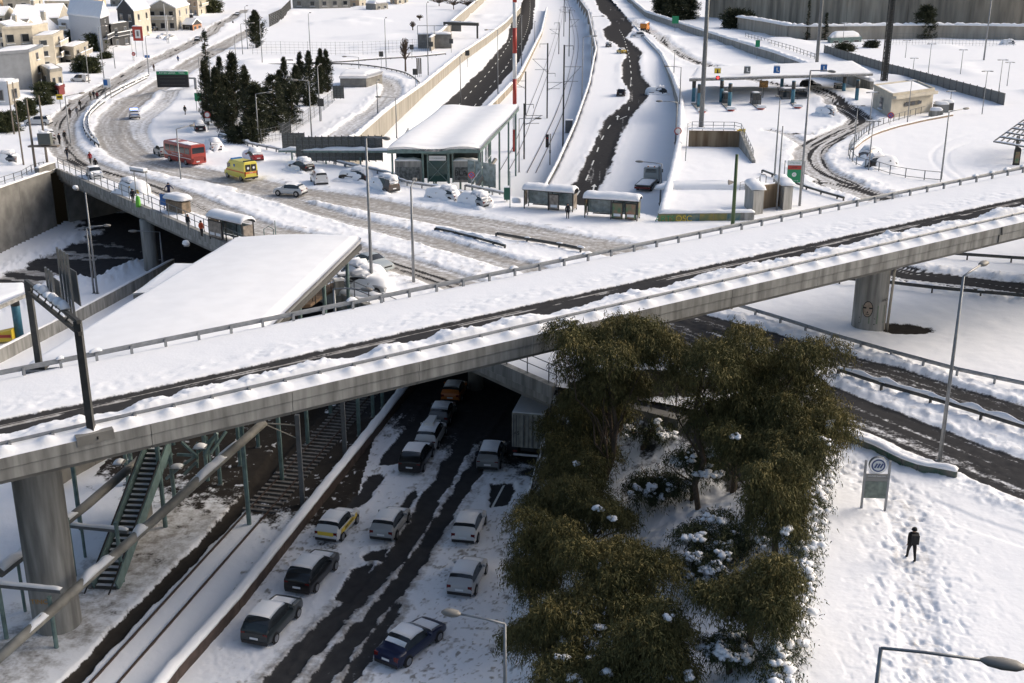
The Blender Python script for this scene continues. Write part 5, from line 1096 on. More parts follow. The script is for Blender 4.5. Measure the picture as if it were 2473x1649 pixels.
def pair(k, a, b, f=T): return f(k, *a), f(k, *b)
S_ = lambda k, u, v: Q(k, u, v, .12)
def cr(label, kind, col, k, a, b, f=T, **kw):
    r, q = f(k, *a), f(k, *b); return car(label, kind, col, r, q, **kw)
Tz = lambda k, u, v: T(k, u, v, .08)
cr('dark green grey SUV with white roof, last in the left queue', 'suv', (.022,.03,.034), 12, (185,1245), (420,985), Tz, snow=.45)
cr('black SUV with snowy roof and red tail lights, second in left queue', 'suv', BK, 12, (530,825), (740,590), Tz, snow=.45)
def yellow(t, g):
    for sy in (1, -1): MB().box((-.1, sy * (g['w'] / 2 + .005), .72), (2.6, .012, .34), 0, YEL).build('side_panel', t)
    MB().box((-g['L'] / 2 - .02, 0, .78), (.02, 1.1, .26), 0, YEL).build('tail_panel', t)
    text('side_lettering', 'DRIVE SCHOOL', .2, (-.1, -g['w'] / 2 - .02, .72), (R(90), 0, 0), BLACK, t)
cr('white hatchback with yellow lettered sides beside the barrier', 'hatch', WH, 12, (765,400), (925,215), Tz, snow=.4, extras=yellow)
cr('silver hatchback straddling the lane beside the yellow sided car', 'hatch', SI, 12, (1210,392), (1345,200), Tz, snow=.4)
cr('white hatchback with two dark rear lamps in the right row', 'hatch', WH, 12, (1875,415), (1965,215), Tz, snow=.4)
cr('silver hatchback in the right row, behind the white one', 'hatch', (.42,.42,.43), 12, (1845,845), (1960,620), Tz, snow=.5)
cr('dark blue sedan with thick snow on its roof', 'sedan', NV, 12, (1250,1415), (1545,1180), Tz, snow=.9)
cr('black SUV in the shade ahead of the silver hatchback', 'suv', BK, 10, (1270,1150), (1375,980), Tz, snow=.45)
cr('white estate car with a roof box in the shade', 'mpv', WH, 10, (1395,965), (1470,830), Tz, snow=.4, extras=lambda t, g: MB().prism([(-.9, -.4), (.9, -.3), (.9, .3), (-.9, .4)], 1.66, [1.95, 1.85, 1.85, 1.95], WHITE).build('roof_box', t))
cr('dark hatchback with white roof deep under the flyover', 'hatch', GR_, 10, (1495,770), (1560,640), Tz, snow=.6)
cr('orange hatchback deepest in the shade under the flyover', 'hatch', OR_, 10, (1590,590), (1650,480), Tz, snow=.4)
cr('grey people carrier behind the container lorry', 'mpv', (.2,.205,.21), 10, (1885,1128), (1945,960), Tz, snow=.4)
# street cars
cr('silver hatchback driving past the buried cars', 'hatch', (.5,.51,.52), 6, (510,275), (320,262), S_, snow=.15)
cr('silver saloon with dark windows beside the station roof', 'sedan', (.38,.42,.43), 6, (985,890), (1250,965), S_, snow=0)
cr('white delivery van parked in the snow, rear to the road', 'van', WH, 6, (665,190), (610,130), S_, snow=.3)
cr('brown van buried in snow up to its windows', 'van', BR_, 6, (1320,255), (1130,205), S_, snow=1, buried=.78, bside=(.55, .35))
cr('black hatchback with red lamps half dug out of the snow', 'hatch', BK, 6, (560,65), (440,40), S_, snow=1, buried=.75, bside=(.6, .3))
cr('white saloon under a dome of snow, beside the guard rail', 'hatch', WH, 6, (1890,330), (1720,310), S_, snow=1, buried=.9, bside=(.2, .35))
cr('silver hatchback under snow beside the bus stop bin', 'hatch', SI, 6, (2160,390), (1980,355), S_, snow=1, buried=.88, bside=(.2, .4))
cr('dark car almost wholly buried near the tall lamp', 'hatch', BK, 6, (1080,150), (960,140), S_, snow=1, buried=.95, bside=(-.3, .3))
cr('car under a smooth snow dome beside the silver saloon', 'hatch', GR_, 6, (890,1010), (1120,1060), S_, snow=1, buried=.93, bside=(.3, .35))
cr('car wholly buried beside the small lamp and cabinets', 'hatch', SI, 6, (900,1120), (1180,1150), S_, snow=1, buried=1., bside=(0, .2))
cr('red hatchback half buried beyond the ambulance', 'hatch', RD, 2, (95,1470), (20,1440), S_, snow=1, buried=.8, bside=(.5, .3))
def pol(t, g):
    MB().box((-.1, 0, 1.58), (.35, 1.3, .24), 0, mat('blue_beacon', (.05, .1, .7), .3, emit=(.15, .3, 1., 6))).build('light_bar', t); MB().box((-g['L'] / 2 - .01, 0, .82), (.02, 1.2, .14), 0, BLUES).build('stripe', t)
cr('white police car with a lit blue light bar', 'hatch', WH, 1, (1218,1078), (1205,1020), S_, snow=0, extras=pol)
cr('silver hatchback hidden in front of the red bus', 'hatch', SI, 1, (1500,1415), (1430,1380), S_, snow=.3)
cr('dark hatchback in snow below the round speed sign', 'hatch', BK, 1, (1815,1200), (1740,1150), S_, snow=1, buried=.7, bside=(.6, .2))
cr('white car buried behind the red bus', 'hatch', WH, 1, (1960,1375), (1880,1330), S_, snow=1, buried=.9, bside=(.2, .3))
cr('dark car coming down the cleared street near the far houses', 'suv', GR_, 1, (2145,140), (2110,170), S_, snow=.2)
cr('dark car crossing near the blue road sign', 'hatch', DG, 1, (1800,365), (1740,385), S_, snow=.3)
cr('white van parked by the snowy garden trees', 'van', WH, 1, (800,745), (640,740), S_, snow=.8)
cr('white pickup parked above the transformer poles', 'suv', WH, 1, (465,1130), (390,1130), S_, snow=1)
cr('white hatchback parked beside the transformer poles', 'hatch', WH, 1, (455,1270), (400,1200), S_, snow=1)
cr('car under a snow dome by the utility poles', 'hatch', GR_, 1, (165,1478), (80,1478), S_, snow=1, buried=.95, bside=(.2, .3))
cr('small silver car on the bridge pavement', 'hatch', (.5,.51,.52), 5, (835,90), (905,155), S_, snow=.2)
cr('car under snow beside the bus stop frame on the bridge', 'hatch', YW, 5, (1120,235), (1250,260), S_, snow=1, buried=.95, bside=(.2, .3))
for i, (u, v) in enumerate(((1470, 350), (1540, 360), (1390, 280))): cr(('white car snowed in at the petrol forecourt', 'white car snowed in beside the white poles', 'dark car parked before the beige villa')[i], 'hatch', WH if i < 2 else BK, 1, (u + 40, v), (u - 30, v + 5), S_, snow=1, buried=.8 if i < 2 else 0)
# winding lane and plaza
Rz = lambda k, u, v: QP(k, u, v, lambda x, y: trench_z(x, y)[0] + .1)
cr('dark SUV stranded beside the winding cleared lane', 'suv', BK, 3, (1115,875), (1135,815), Rz, snow=.6)
cr('grey hatchback stranded at the head of the winding lane', 'hatch', GR_, 3, (1005,428), (1020,385), Rz, snow=.8)
cr('yellow taxi stuck in the snow beside the winding lane', 'sedan', YW, 3, (1150,488), (1075,470), Rz, snow=.9)
cr('white SUV heaped with snow at the fork of the roads', 'suv', (.5,.52,.55), 3, (1330,335), (1150,335), S_, snow=1, buried=.72, bside=(0, .5))
cr('dark car buried at the edge of the winding lane', 'hatch', DG, 3, (1530,850), (1430,850), Rz, snow=1, buried=.9, bside=(.55, .1))
cr('car under snow beside the cleared toll lane', 'hatch', SI, 4, (760,985), (650,970), S_, snow=1, buried=.95, bside=(.1, .2))
cr('dark pickup beyond the toll booth', 'suv', BK, 4, (470,735), (530,740), S_, snow=.8)
cr('dark car under a snow heap by the curved railing', 'mpv', BK, 4, (1020,1420), (1210,1410), S_, snow=1, buried=.9, bside=(.2, .5))
cr('car buried beside the heap by the curved railing', 'hatch', GR_, 4, (990,1350), (1160,1310), S_, snow=1, buried=1., bside=(0, .2))
cr('car under snow at the edge of the snowy car park', 'hatch', SI, 4, (2260,380), (2210,380), S_, snow=1, buried=.95)

# ------------------------------------------------------------------ bus, ambulance, lorries, grader
def boxy(mb, L_, w, z0, z1, m, taper=.04, x0=None, front=.0):
    x1 = L_ / 2; rings = []
    for x, f, dz in ((-x1, .97, .06), (-x1 + .08, 1, 0), (x1 - .3, 1, 0), (x1 - .05, .97, .1 + front), (x1, .93, .2 + front)):
        hw = w / 2 * f; rings.append([Vector((x, y, z)) for y, z in ((-hw * .96, z0), (-hw, z0 + .15), (-hw, (z0 + z1) / 2), (-hw * (1 - taper), z1 - .2 - dz), (-hw * .86, z1 - .03 - dz), (0, z1 - dz), (hw * .86, z1 - .03 - dz), (hw * (1 - taper), z1 - .2 - dz), (hw, (z0 + z1) / 2), (hw, z0 + .15), (hw * .96, z0))])
    mb.ring(rings, m); return mb
def heavy(label, name, cat, rear, front, L_): 
    d = front - rear; d.z = 0; d.normalize(); c = rear + d * L_ / 2; return thing(name, label, cat, (c.x, c.y, rear.z + .05), math.atan2(d.y, d.x))
def wheels(t, xs, w, r):
    for x in xs:
        for sy in (1, -1):
            q = link('wheel', shared('tyre', wheel_mesh), t); q.location = (x, sy * (w / 2 - .12), r); q.scale = (r / .315,) * 3; q.rotation_euler = (0, 0, 0 if sy < 0 else math.pi); link('rim', shared('rim', rim_mesh), q)
rear, front = Q(1, 1800, 1497, .12), Q(1, 1560, 1440, .12)
t = heavy('red fire brigade bus with white stripe on the slushy bend', 'bus', 'bus', rear, front, 7.6)
RB = mat('bus_red', (.36, .045, .03), .35, coat=.4)
boxy(MB(), 7.6, 2.35, .35, 2.95, RB).build('body', t, True); shade_auto(t.children[0], 30)
for sy in (1, -1):
    for k in range(5): MB().box((-2.75 + k * 1.35, sy * 1.165, 2.05), (1.18, .03, .85), 0, GLASS).build('side_window', t)
    MB().box((-.6, sy * 1.185, 1.02), (6.0, .015, .09), 0, WHITE).build('stripe', t); MB().prism([(2.3, sy * 1.19 - .006), (3.5, sy * 1.19 - .006), (3.5, sy * 1.19 + .006), (2.3, sy * 1.19 + .006)], .98, [1.0, 1.55, 1.55, 1.0], WHITE).build('stripe_flash', t)
    MB().box((-3.83, sy * .95, .85), (.05, .18, .5), 0, TAILL).build('tail_light', t); MB().box((3.72, sy * .85, .75), (.08, .3, .2), 0, HEADL).build('headlight', t)
text('side_lettering', 'PYROSVESTIKO SOMA', .3, (0, 1.20, 1.32), (R(90), 0, math.pi), WHITE, t)
MB().box((-3.80, 0, 2.15), (.04, 1.9, .8), 0, GLASS).build('rear_window', t); MB().box((-3.81, 0, 1.05), (.03, 1.5, .55), 0, mat('bus_red_dark', (.24, .03, .022), .5)).build('engine_hatch', t); MB().box((-3.83, .2, .6), (.03, .5, .14), 0, PLATE).build('number_plate', t); MB().box((-3.82, 0, .42), (.12, 2.1, .2), 0, RB).build('bumper', t)
MB().box((3.72, 0, 1.95), (.05, 2.0, 1.1), 0, GLASS).build('windscreen', t); MB().box((.5, 0, 2.98), (1.2, 1.2, .12), 0, RB).build('roof_hatch', t); snow_ridge([(-3.2, .2, 2.93), (2.4, .2, 2.93)], 1.7, .06, 6, .4, .9).build('roof_snow', t, True); wheels(t, (-2.1, 2.3), 2.35, .42)
rear, front = Q(5, 2270, 142, .12), Q(5, 2090, 95, .12)
t = heavy('yellow ambulance with orange band and black rear doors', 'ambulance', 'ambulance', rear, front, 5.4)
AY = mat('ambulance_yellow', (.72, .62, .10), .35, coat=.4); OB = mat('ambulance_orange', (.7, .17, .04), .4)
mb = MB(); pr = [(2.7,.5,.72),(2.65,.95,.85),(2.3,1.12,.95),(1.9,1.22,1),(1.3,2.2,1),(1.05,2.5,1),(-2.55,2.55,1),(-2.68,2.45,.99),(-2.7,1.0,.99),(-2.7,.45,.98)]
mb.ring([[Vector((x, y, z)) for y, z in ((-1.0 * f * .97, .38), (-1.02 * f, .6), (-1.02 * f, max(.75, zt2 * .6)), (-.96 * f, max(.8, zt2 - .12)), (-.8 * f, zt2), (.8 * f, zt2), (.96 * f, max(.8, zt2 - .12)), (1.02 * f, max(.75, zt2 * .6)), (1.02 * f, .6), (1.0 * f * .97, .38))] for x, zt2, f in pr], AY); shade_auto(mb.build('body', t), 30)
for sy in (1, -1):
    MB().box((-.4, sy * 1.03, 1.18), (4.4, .015, .16), 0, OB).build('stripe', t); MB().box((1.15, sy * 1.0, 1.75), (.8, .03, .6), 0, GLASS).build('side_window', t); MB().box((-2.72, sy * .9, 1.0), (.04, .16, .6), 0, TAILL).build('tail_light', t); MB().box((2.6, sy * .7, .85), (.1, .3, .2), 0, HEADL).build('headlight', t); MB().box((-.3, sy * 1.03, 1.9), (.35, .015, .35), 0, BLUES).build('star_emblem', t)
    MB().box((-2.715, sy * .42, 1.75), (.02, .74, .9), 0, BLACK).build('rear_door_pane', t); MB().tube([(-2.725, sy * .42, 1.75), (-2.74, sy * .42, 1.75)], .17, 12, PLATE).build('emblem', t)
MB().box((-2.715, 0, 1.12), (.02, 1.9, .22), 0, OB).build('rear_band', t); text('rear_lettering', 'EKAB', .2, (-2.74, 0, 1.12), (R(90), 0, R(-90)), WHITE, t); MB().box((-2.73, 0, .45), (.15, 1.9, .2), 0, BLACK).build('bumper', t)
MB().box((1.62, 0, 1.75), (.1, 1.6, .75), 0, GLASS).build('windscreen', t); MB().box((.8, 0, 2.58), (.4, 1.5, .16), 0, BLUES).build('light_bar', t); MB().box((-2.3, 0, 2.62), (.3, 1.5, .12), 0, BLACK).build('roof_rack', t); wheels(t, (-1.7, 1.75), 2.04, .36)
# flatbed truck
rear, front = Rz(7, 1310, 245), Rz(7, 1420, 130)
t = heavy('flatbed recovery truck with snowy bed and pale cab', 'truck', 'truck', rear, front, 8.2)
MB().box((-1.4, 0, 1.0), (5.4, 2.4, .18), 0, STEEL).build('bed', t); snow_ridge([(-3.9, 0, 1.09), (.9, 0, 1.09)], 2.2, .14, 4, .5, .3).build('bed_snow', t, True); MB().box((0, 0, .65), (7.8, .9, .3), 0, BLACK).build('chassis', t); MB().box((-4.12, 0, .7), (.12, 2.4, .3), 0, mat('truck_red', (.15, .03, .025), .6)).build('tail_bar', t)
cb = MB(); boxy(cb, 2.0, 2.35, .6, 2.75, mat('cab_grey', (.42, .44, .43), .5)); c_ = cb.build('cab', t); c_.location = (2.9, 0, 0); MB().box((1.92, 0, 2.2), (.04, 1.7, .6), 0, mat('cab_panel', (.30, .32, .31), .5)).build('cab_rear_panel', t); MB().box((3.92, 0, 2.0), (.05, 2.0, .8), 0, GLASS).build('windscreen', t); snow_ridge([(2.1, 0, 2.72), (3.7, 0, 2.72)], 2.0, .15, 9, .2).build('cab_snow', t, True)
for sy in (1, -1): MB().box((3.7, sy * 1.4, 2.0), (.12, .2, .5), 0, BLACK).build('mirror', t); MB().box((2.0, sy * .5, 2.85), (.12, .2, .14), 0, mat('beacon_amber', (.6, .2, .02), .3)).build('beacon', t); MB().box((-4.18, sy * .9, .75), (.05, .3, .14), 0, TAILL).build('tail_light', t)
text('cab_lettering', 'TRANSPORT', .26, (1.89, 0, 2.35), (R(90), 0, R(-90)), BLACK, t); wheels(t, (-2.6, -1.5, 2.9), 2.3, .45)
# container lorry
rear, front = T(10, 2205, 1062, .05), T(10, 2290, 880, .05)
t = heavy('articulated lorry with pale ribbed container marked 45', 'lorry', 'lorry', rear, front, 13.8)
CW = mat('container_white', (.36, .35, .31), .6, noise=.25, nscale=2)
MB().box((0, 0, 2.75), (13.7, 2.5, 2.75), 0, CW).build('container', t); MB().box((0, 0, 4.16), (13.6, 2.46, .1), 0, SNOW).build('roof_snow', t)
for k in range(7): MB().box((-6.9, -1.12 + k * .374, 2.7), (.08, .06, 2.6), 0, CONC if k % 2 else STEELG).build('door_rib', t)
for k in range(4): MB().tube([(-6.95, -.9 + k * .6, 1.5), (-6.95, -.9 + k * .6, 4.0)], .03, 6, STEELG).build('lock_rod', t)
for sy in (1, -1):
    for k in range(22): MB().box((-6.4 + k * .6, sy * 1.27, 2.75), (.28, .05, 2.5), 0, CW).build('side_rib', t)
text('container_lettering', '45', .42, (-6.96, .85, 2.55), (R(90), 0, R(-90)), BLACK, t); text('container_lettering', '45G1', .2, (-6.96, -.55, 3.5), (R(90), 0, R(-90)), BLACK, t)
MB().box((-.3, 0, 1.2), (13.0, 1.2, .3), 0, BLACK).build('chassis', t); MB().box((-6.8, 0, .75), (.12, 2.3, .14), 0, PLATE).build('underrun_bar', t); wheels(t, (-5.6, -4.3, -3.0, 4.6, 5.8), 2.5, .5)
for sy in (1, -1): MB().box((-6.9, sy * 1.0, 1.05), (.06, .35, .16), 0, TAILL).build('tail_light', t)
cb = MB(); boxy(cb, 2.2, 2.45, .7, 3.4, WHITE); c_ = cb.build('cab', t); c_.location = (8.2, 0, 0)
# grader
B = Q(3, 1335, 285, .1); t = thing('road_grader', 'orange snow plough truck heaped with snow at the road fork', 'plough', B, R(70))
MB().box((0, 0, 1.1), (5.2, 2.2, .7), 0, ORG).build('chassis', t); MB().box((1.2, 0, 2.3), (1.8, 2.2, 1.8), 0, ORG).build('cab', t); MB().prism([(-2.7, -1.2), (.2, -1.2), (.2, 1.2), (-2.7, 1.2)], 1.4, [2.9, 3.1, 3.1, 2.9], ORG).build('hopper', t); snow_ridge([(-2.4, 0, 2.85), (2.0, 0, 3.1)], 1.9, .5, 8, .3).build('snow_load', t, True); MB().box((1.3, 0, 2.6), (1.86, 2.24, .7), 0, GLASS).build('cab_window', t); wheels(t, (-1.9, -.7, 1.9), 2.2, .55); MB().box((-2.75, 0, 1.0), (.1, 2.0, .5), 0, BLACK).build('tail_frame', t)
for sy in (1, -1): MB().box((-2.8, sy * .8, 1.2), (.06, .3, .2), 0, TAILL).build('tail_light', t)
# ------------------------------------------------------------------ toll plaza
tz = 4.9
TC = [Q(3, 1735, 712, tz), Q(4, 1075, 618, tz), Q(4, 905, 520, tz), Q(3, 1790, 622, tz)]
tp = thing('toll_canopy', 'long snow covered toll canopy on blue columns', 'canopy', Q(4, 100, 780, 0)); t0 = tp.location.copy(); Tl = [p - t0 for p in TC]
snow_roof(Tl, .6, lambda u, v: 0, 41, 60, 14).build('roof_snow', tp, True); slab(Tl, -.45, -.02, CONC).build('roof_slab', tp)
for (k, u, v) in ((3,1770,930),(3,1818,980),(3,2020,935),(3,2095,970),(4,305,745),(4,395,882),(4,822,825),(4,932,872)):
    p = Q(k, u, v, 0) - t0; c_ = MB().tube([(p.x, p.y, -.1), (p.x, p.y, 4.6)], .36, 14, BLUE).build('column', tp, True); MB().tube([(p.x, p.y, 3.0), (p.x, p.y, 4.5)], .375, 14, STEEL).build('column_collar', c_, True)
for (k, u, v, m, nm) in ((3,1990,645,YEL,'sign'),(3,2257,630,STEELG,'sign'),(4,265,585,BLUES,'sign'),(4,660,572,BLUES,'sign')):
    e = TC[0].lerp(TC[1], .5); p = QY(k, u, v, TC[0].y + (TC[1].y - TC[0].y) * .5 - .3) - t0; s_ = MB().box(p, (1.25, .2, 1.35), 0, m).build('lane_sign', tp); MB().box(p + Vector((0, -.12, 0)), (.22, .03, .8), 0, WHITE if m is not YEL else BLACK).box(p + Vector((.18, -.12, -.3)), (.5, .03, .2), 0, WHITE if m is not YEL else BLACK).build('symbol', s_); MB().box(p + Vector((0, 0, .75)), (1.2, .3, .2), 0, SNOW).build('snow_cap', s_)
p = QY(3, 1992, 700, TC[0].y - .5) - t0; MB().box(p, (.75, .25, .7), 0, BLACK).build('lane_light', tp); MB().tube([p + Vector((0, -.13, 0)), p + Vector((0, -.17, 0))], .24, 10, mat('light_red', (.5, .02, .02), .4, emit=(1, .05, .05, 2.5))).build('lens', tp)
p = QY(4, 662, 625, TC[1].y - .5) - t0; MB().box(p, (.8, .25, .8), 0, BLACK).build('lane_light', tp); MB().prism([(p.x - .1, p.y - .17), (p.x + .1, p.y - .17), (p.x + .1, p.y - .14), (p.x - .1, p.y - .14)], p.z - .3, p.z + .3, mat('light_green', (.05, .5, .05), .4, emit=(.15, 1, .12, 3))).build('green_arrow', tp)
def island(label, k, u0, v0, u1, v1):
    a, b = Q(k, u0, v0, .1), Q(k, u1, v1, .1); d = (b - a); t = thing('toll_island', label, 'toll island', a, math.atan2(d.y, d.x)); ln = d.length
    MB().prism([(0, -.5), (ln, -.6), (ln, .6), (0, .5)], -.1, .3, CONC).build('kerb', t); rg = [[Vector((-.9 + .9 * i / 4, math.cos(q * math.pi / 6) * (.25 + .75 * math.sin(i / 4 * math.pi / 2)) * .8, .45 + math.sin(q * math.pi / 6) * .45 * (.4 + .6 * i / 4))) for q in range(12)] for i in range(5)]
    n_ = MB(); n_.ring(rg, REDP); n_.build('nose', t, True); MB().box((-.4, 0, .62), (1.2, 1.7, .3), 0, WHITE).build('nose_band', t); MB().box((-.3, 0, .86), (1.1, 1.4, .2), 0, SNOW).build('snow_cap', t)
    return t
island('toll island with red and white nose at the thick grey mast', 3, 1850, 1020, 1780, 940)
island('toll island with red and white nose below the yellow sign', 3, 2110, 1005, 2030, 920)
island('toll island with nose before the orange display', 4, 130, 925, 60, 870)
island('toll island carrying the wide dark toll booth', 4, 440, 915, 330, 800)
def booth(label, k, u, v, w, d, h, rz=0., sign=None):
    p = Q(k, u, v, .15); t = thing('toll_booth', label, 'booth', p, rz); MB().box((0, 0, .5), (w, d, 1.0), 0, STEELG).build('lower_panel', t); MB().box((0, 0, 1.5), (w * .96, d * .96, 1.0), 0, GLASS).build('window_band', t)
    for x in (-1, -.4, .2, 1):
        for y in (-1, 1): MB().box((x * w / 2, y * d / 2, h / 2), (.1, .1, h), 0, STEEL).build('post', t)
    MB().box((0, 0, h), (w * 1.1, d * 1.1, .25), 0, STEELG).build('roof', t); snow_ridge([(-w * .45, 0, h + .1), (w * .45, 0, h + .1)], d, .08, 3, .3).build('roof_snow', t, True); return t
booth('wide dark glazed toll booth between the blue columns', 4, 395, 855, 5.2, 2.6, 2.6, .1)
booth('narrow toll booth below the orange display', 4, 85, 880, 1.6, 2.2, 2.3); booth('narrow toll booth beside the blue columns below the yellow sign', 3, 2060, 935, 1.0, 1.8, 2.2); booth('narrow toll booth behind the thick grey mast', 3, 1830, 950, 1.0, 1.8, 2.2); booth('toll booth at the cleared lane beside the last column pair', 4, 775, 800, 1.2, 2.0, 2.3)
p = Q(4, 145, 850, .2); t = thing('display_board', 'orange and black lane display above the narrow booth', 'display', p); MB().box((0, 0, 3.3), (1.7, .25, 1.3), 0, mat('display_orange', (.35, .16, .02), .5, noise=.8, nscale=4, color2=(.03, .02, .01))).build('panel', t); MB().tube([(0, 0, -.2), (0, 0, 2.7)], .08, 8, STEEL).build('post', t)
# canopy frame at the far right
a = Q(4, 2230, 1225, 3.4); t = thing('bare_pergola', 'dark slatted steel canopy dusted with snow at the edge of the car park', 'canopy', (a.x + 4, a.y + 2, 0)); o = t.location.copy()
E4 = [Q(4, 2090, 1190, 3.2), Q(4, 2500, 1260, 3.2), Q(4, 2560, 1040, 4.2), Q(4, 2340, 1010, 4.2)]
for k in range(9): f_ = k / 8; MB().beam(E4[0].lerp(E4[1], f_) - o, E4[3].lerp(E4[2], f_) - o, .12, .16, STEEL).build('slat', t)
for k in range(6): f_ = k / 5; p, q = E4[0].lerp(E4[3], f_) - o, E4[1].lerp(E4[2], f_) - o; MB().beam(p, q, .22, .18, STEEL).build('rafter', t); snow_ridge([p + Vector((0, 0, .08)), q + Vector((0, 0, .08))], .3, .14, k, .4, .9).build('snow_line', t, True)
for f_, g_ in ((.35, .35), (.8, .35), (.35, .9), (.8, .9)): p = (E4[0] * (1 - f_) + E4[1] * f_) * (1 - g_) + (E4[3] * (1 - f_) + E4[2] * f_) * g_ - o; MB().box((p.x, p.y, p.z / 2), (.35, .35, p.z), 0, STEEL).build('post', t)
p = Q(4, 2275, 1395, .1); t = thing('info_stand', 'arched black information stand below the slatted canopy', 'stand', p); MB().box((0, 0, 1.1), (.9, .25, 2.2), 0, BLACK).build('frame', t); MB().box((0, -.14, 1.2), (.6, .02, 1.6), 0, AD1).build('poster', t); MB().tube([(0, .1, 2.2), (0, -.1, 2.2)], .45, 14, BLACK).build('arch_top', t)

# ------------------------------------------------------------------ light wells and walls of the plaza front
t = thing('stair_well', 'rust streaked concrete light well with railing on the plaza', 'light well', Q(3, 1930, 1400, 0)); o = t.location.copy()
wa, wb_, wc, wd = Q(3, 1710, 1460, .3), Q(3, 2300, 1465, .3), Q(3, 2180, 1320, .3), Q(3, 1730, 1315, .3)
RUST = mat('concrete_rust', (.30, .23, .15), .9, noise=.5, nscale=1.2, stretch=(1, 1, .1), color2=(.14, .09, .05))
zl = .1
MB().prism([wd - o, wc - o, wc - o + Vector((0, .5, 0)), wd - o + Vector((0, .5, 0))], -.3, 2.6, RUST).build('far_wall', t)
MB().prism([wc - o, wb_ - o, wb_ - o + Vector((.5, 0, 0)), wc - o + Vector((.5, 0, 0))], -.3, [2.6, .6, .6, 2.6], CONC).build('side_wall', t)
snow_ridge([wd - o + Vector((0, .3, 2.58)), wc - o + Vector((0, .3, 2.58))], .8, .2, 4, .5).build('snow_cap', t, True)
railing('well_railing', 'galvanised railing round the rust streaked light well', [Q(3, 1700, 1440, .4), wd + Vector((-.2, .6, 2.5)), wc + Vector((.2, .6, 2.5)), Q(3, 2310, 1420, .4)], 1.6, 1.1, (1.1, .6), .04, GALV)
mb = blob(7.5, 1.6, .9, 4); o_ = mb.build('snow_bench', None, True); o_.location = Q(7, 1950, 200, .1); tag(o_, 'long low block covered in smooth snow before the light well', 'snow block')
t = thing('stair_housing', 'rust streaked opening in a snowy concrete stair housing', 'stair housing', Q(8, 230, 400, 0)); o = t.location.copy()
f0_, f1_ = Q(8, 145, 412, .1), Q(8, 315, 385, .1); hh = zat(8, 205, f0_.y)
for p, q in ((f0_ - (f1_ - f0_).normalized() * 1.6, f0_), (f1_, f1_ + (f1_ - f0_).normalized() * 1.4)): n_ = Vector((0, 5, 0)); MB().prism([p - o, q - o, q - o + n_, p - o + n_], -.1, hh, CONC).build('side_wall', t); snow_ridge([(p + q) / 2 - o + Vector((0, 0, hh - .02)), (p + q) / 2 - o + n_ + Vector((0, 0, hh - .02))], 1.7, .45, 5, .4).build('snow_cap', t, True)
n_ = Vector((0, 2.2, 0)); MB().prism([f0_ - o + n_, f1_ - o + n_, f1_ - o + n_ * 1.2, f0_ - o + n_ * 1.2], -.1, hh, RUST).build('back_wall', t)
p = Q(8, 60, 200, .1); railing('stair_railing', 'short steel stair railing beside the stair housing', [p + Vector((-1.8, -1, 0)), p + Vector((1.2, .6, .4))], .8, 1.1, (1.1, .75, .4), .03, GALV)
p = Q(8, 145, 165, .1); t = thing('hoop_rail', 'small steel hoop standing in snow above the stair housing', 'hoop', p); MB().tube([(-.4, 0, 0), (-.4, 0, 1.2), (-.25, 0, 1.4), (.25, 0, 1.4), (.4, 0, 1.2), (.4, 0, 0)], .05, 6, STEEL).build('hoop', t, True)
# low graffiti wall along the plaza front
GW = mat('graffiti_wall', (.16, .19, .10), .8, noise=.9, nscale=1.4, color2=(.30, .25, .08)); GW2 = mat('graffiti_wall_blue', (.08, .16, .17), .8, noise=.9, nscale=1.6, color2=(.22, .24, .18))
ga_, gb_ = Q(7, 1450, 515, 0), Q(7, 2315, 505, 0)
t = wall('graffiti_wall', 'low wall painted with green and yellow graffiti below the plaza', [(ga_.x, ga_.y), (gb_.x, gb_.y)], 1.15, -.2, .4, CONC, 3.2, cap=.35, capw=.9, seed=14); o = t.location.copy()
d = gb_ - ga_
for k in range(6):
    p = ga_ + d * (k + .5) / 7 - Vector((0, .26, 0)); MB().box(p - o + Vector((0, 0, .55)), (d.length / 7 * .97, .03, .95), math.atan2(d.y, d.x), (GW, GW, GW2)[k % 3]).build('painted_panel', t)
text('graffiti_lettering', 'ARTS', .95, ga_ + d * .07 - o + Vector((0, -.3, .5)), (R(90), 0, 0), GREENP, t); text('graffiti_lettering', 'BOSC', .95, ga_ + d * .24 - o + Vector((0, -.3, .5)), (R(90), 0, 0), YEL, t)
# low wall by the path: green painted, snow covered
pw = L(14, [(190,478),(260,500),(380,545),(470,590),(560,635),(660,650),(720,670),(770,672)])
t = wall('graffiti_wall', 'low green painted wall half buried between path and carriageway', [(p.x, p.y) for p in pw], .75, -.2, .3, mat('graffiti_low', (.04, .10, .07), .8, noise=.7, nscale=1.5, color2=(.16, .15, .13)), 1.1, cap=.24, capw=.55, seed=15)

# ------------------------------------------------------------------ signs
def panel_sign(name, label, B, w, h, z, m, posts=2, rz=0., face=None, cat='sign', pm=GALV):
    t = thing(name, label, cat, B, rz)
    for k in range(posts): x = (k - (posts - 1) / 2) * (w * .7 if posts > 1 else 0); MB().box((x, .06, (z + h) / 2 - .1), (.1, .1, z + h + .2), 0, pm).build('post', t)
    pnl = MB().box((0, 0, z + h / 2), (w, .06, h), 0, m).build('panel', t); return t
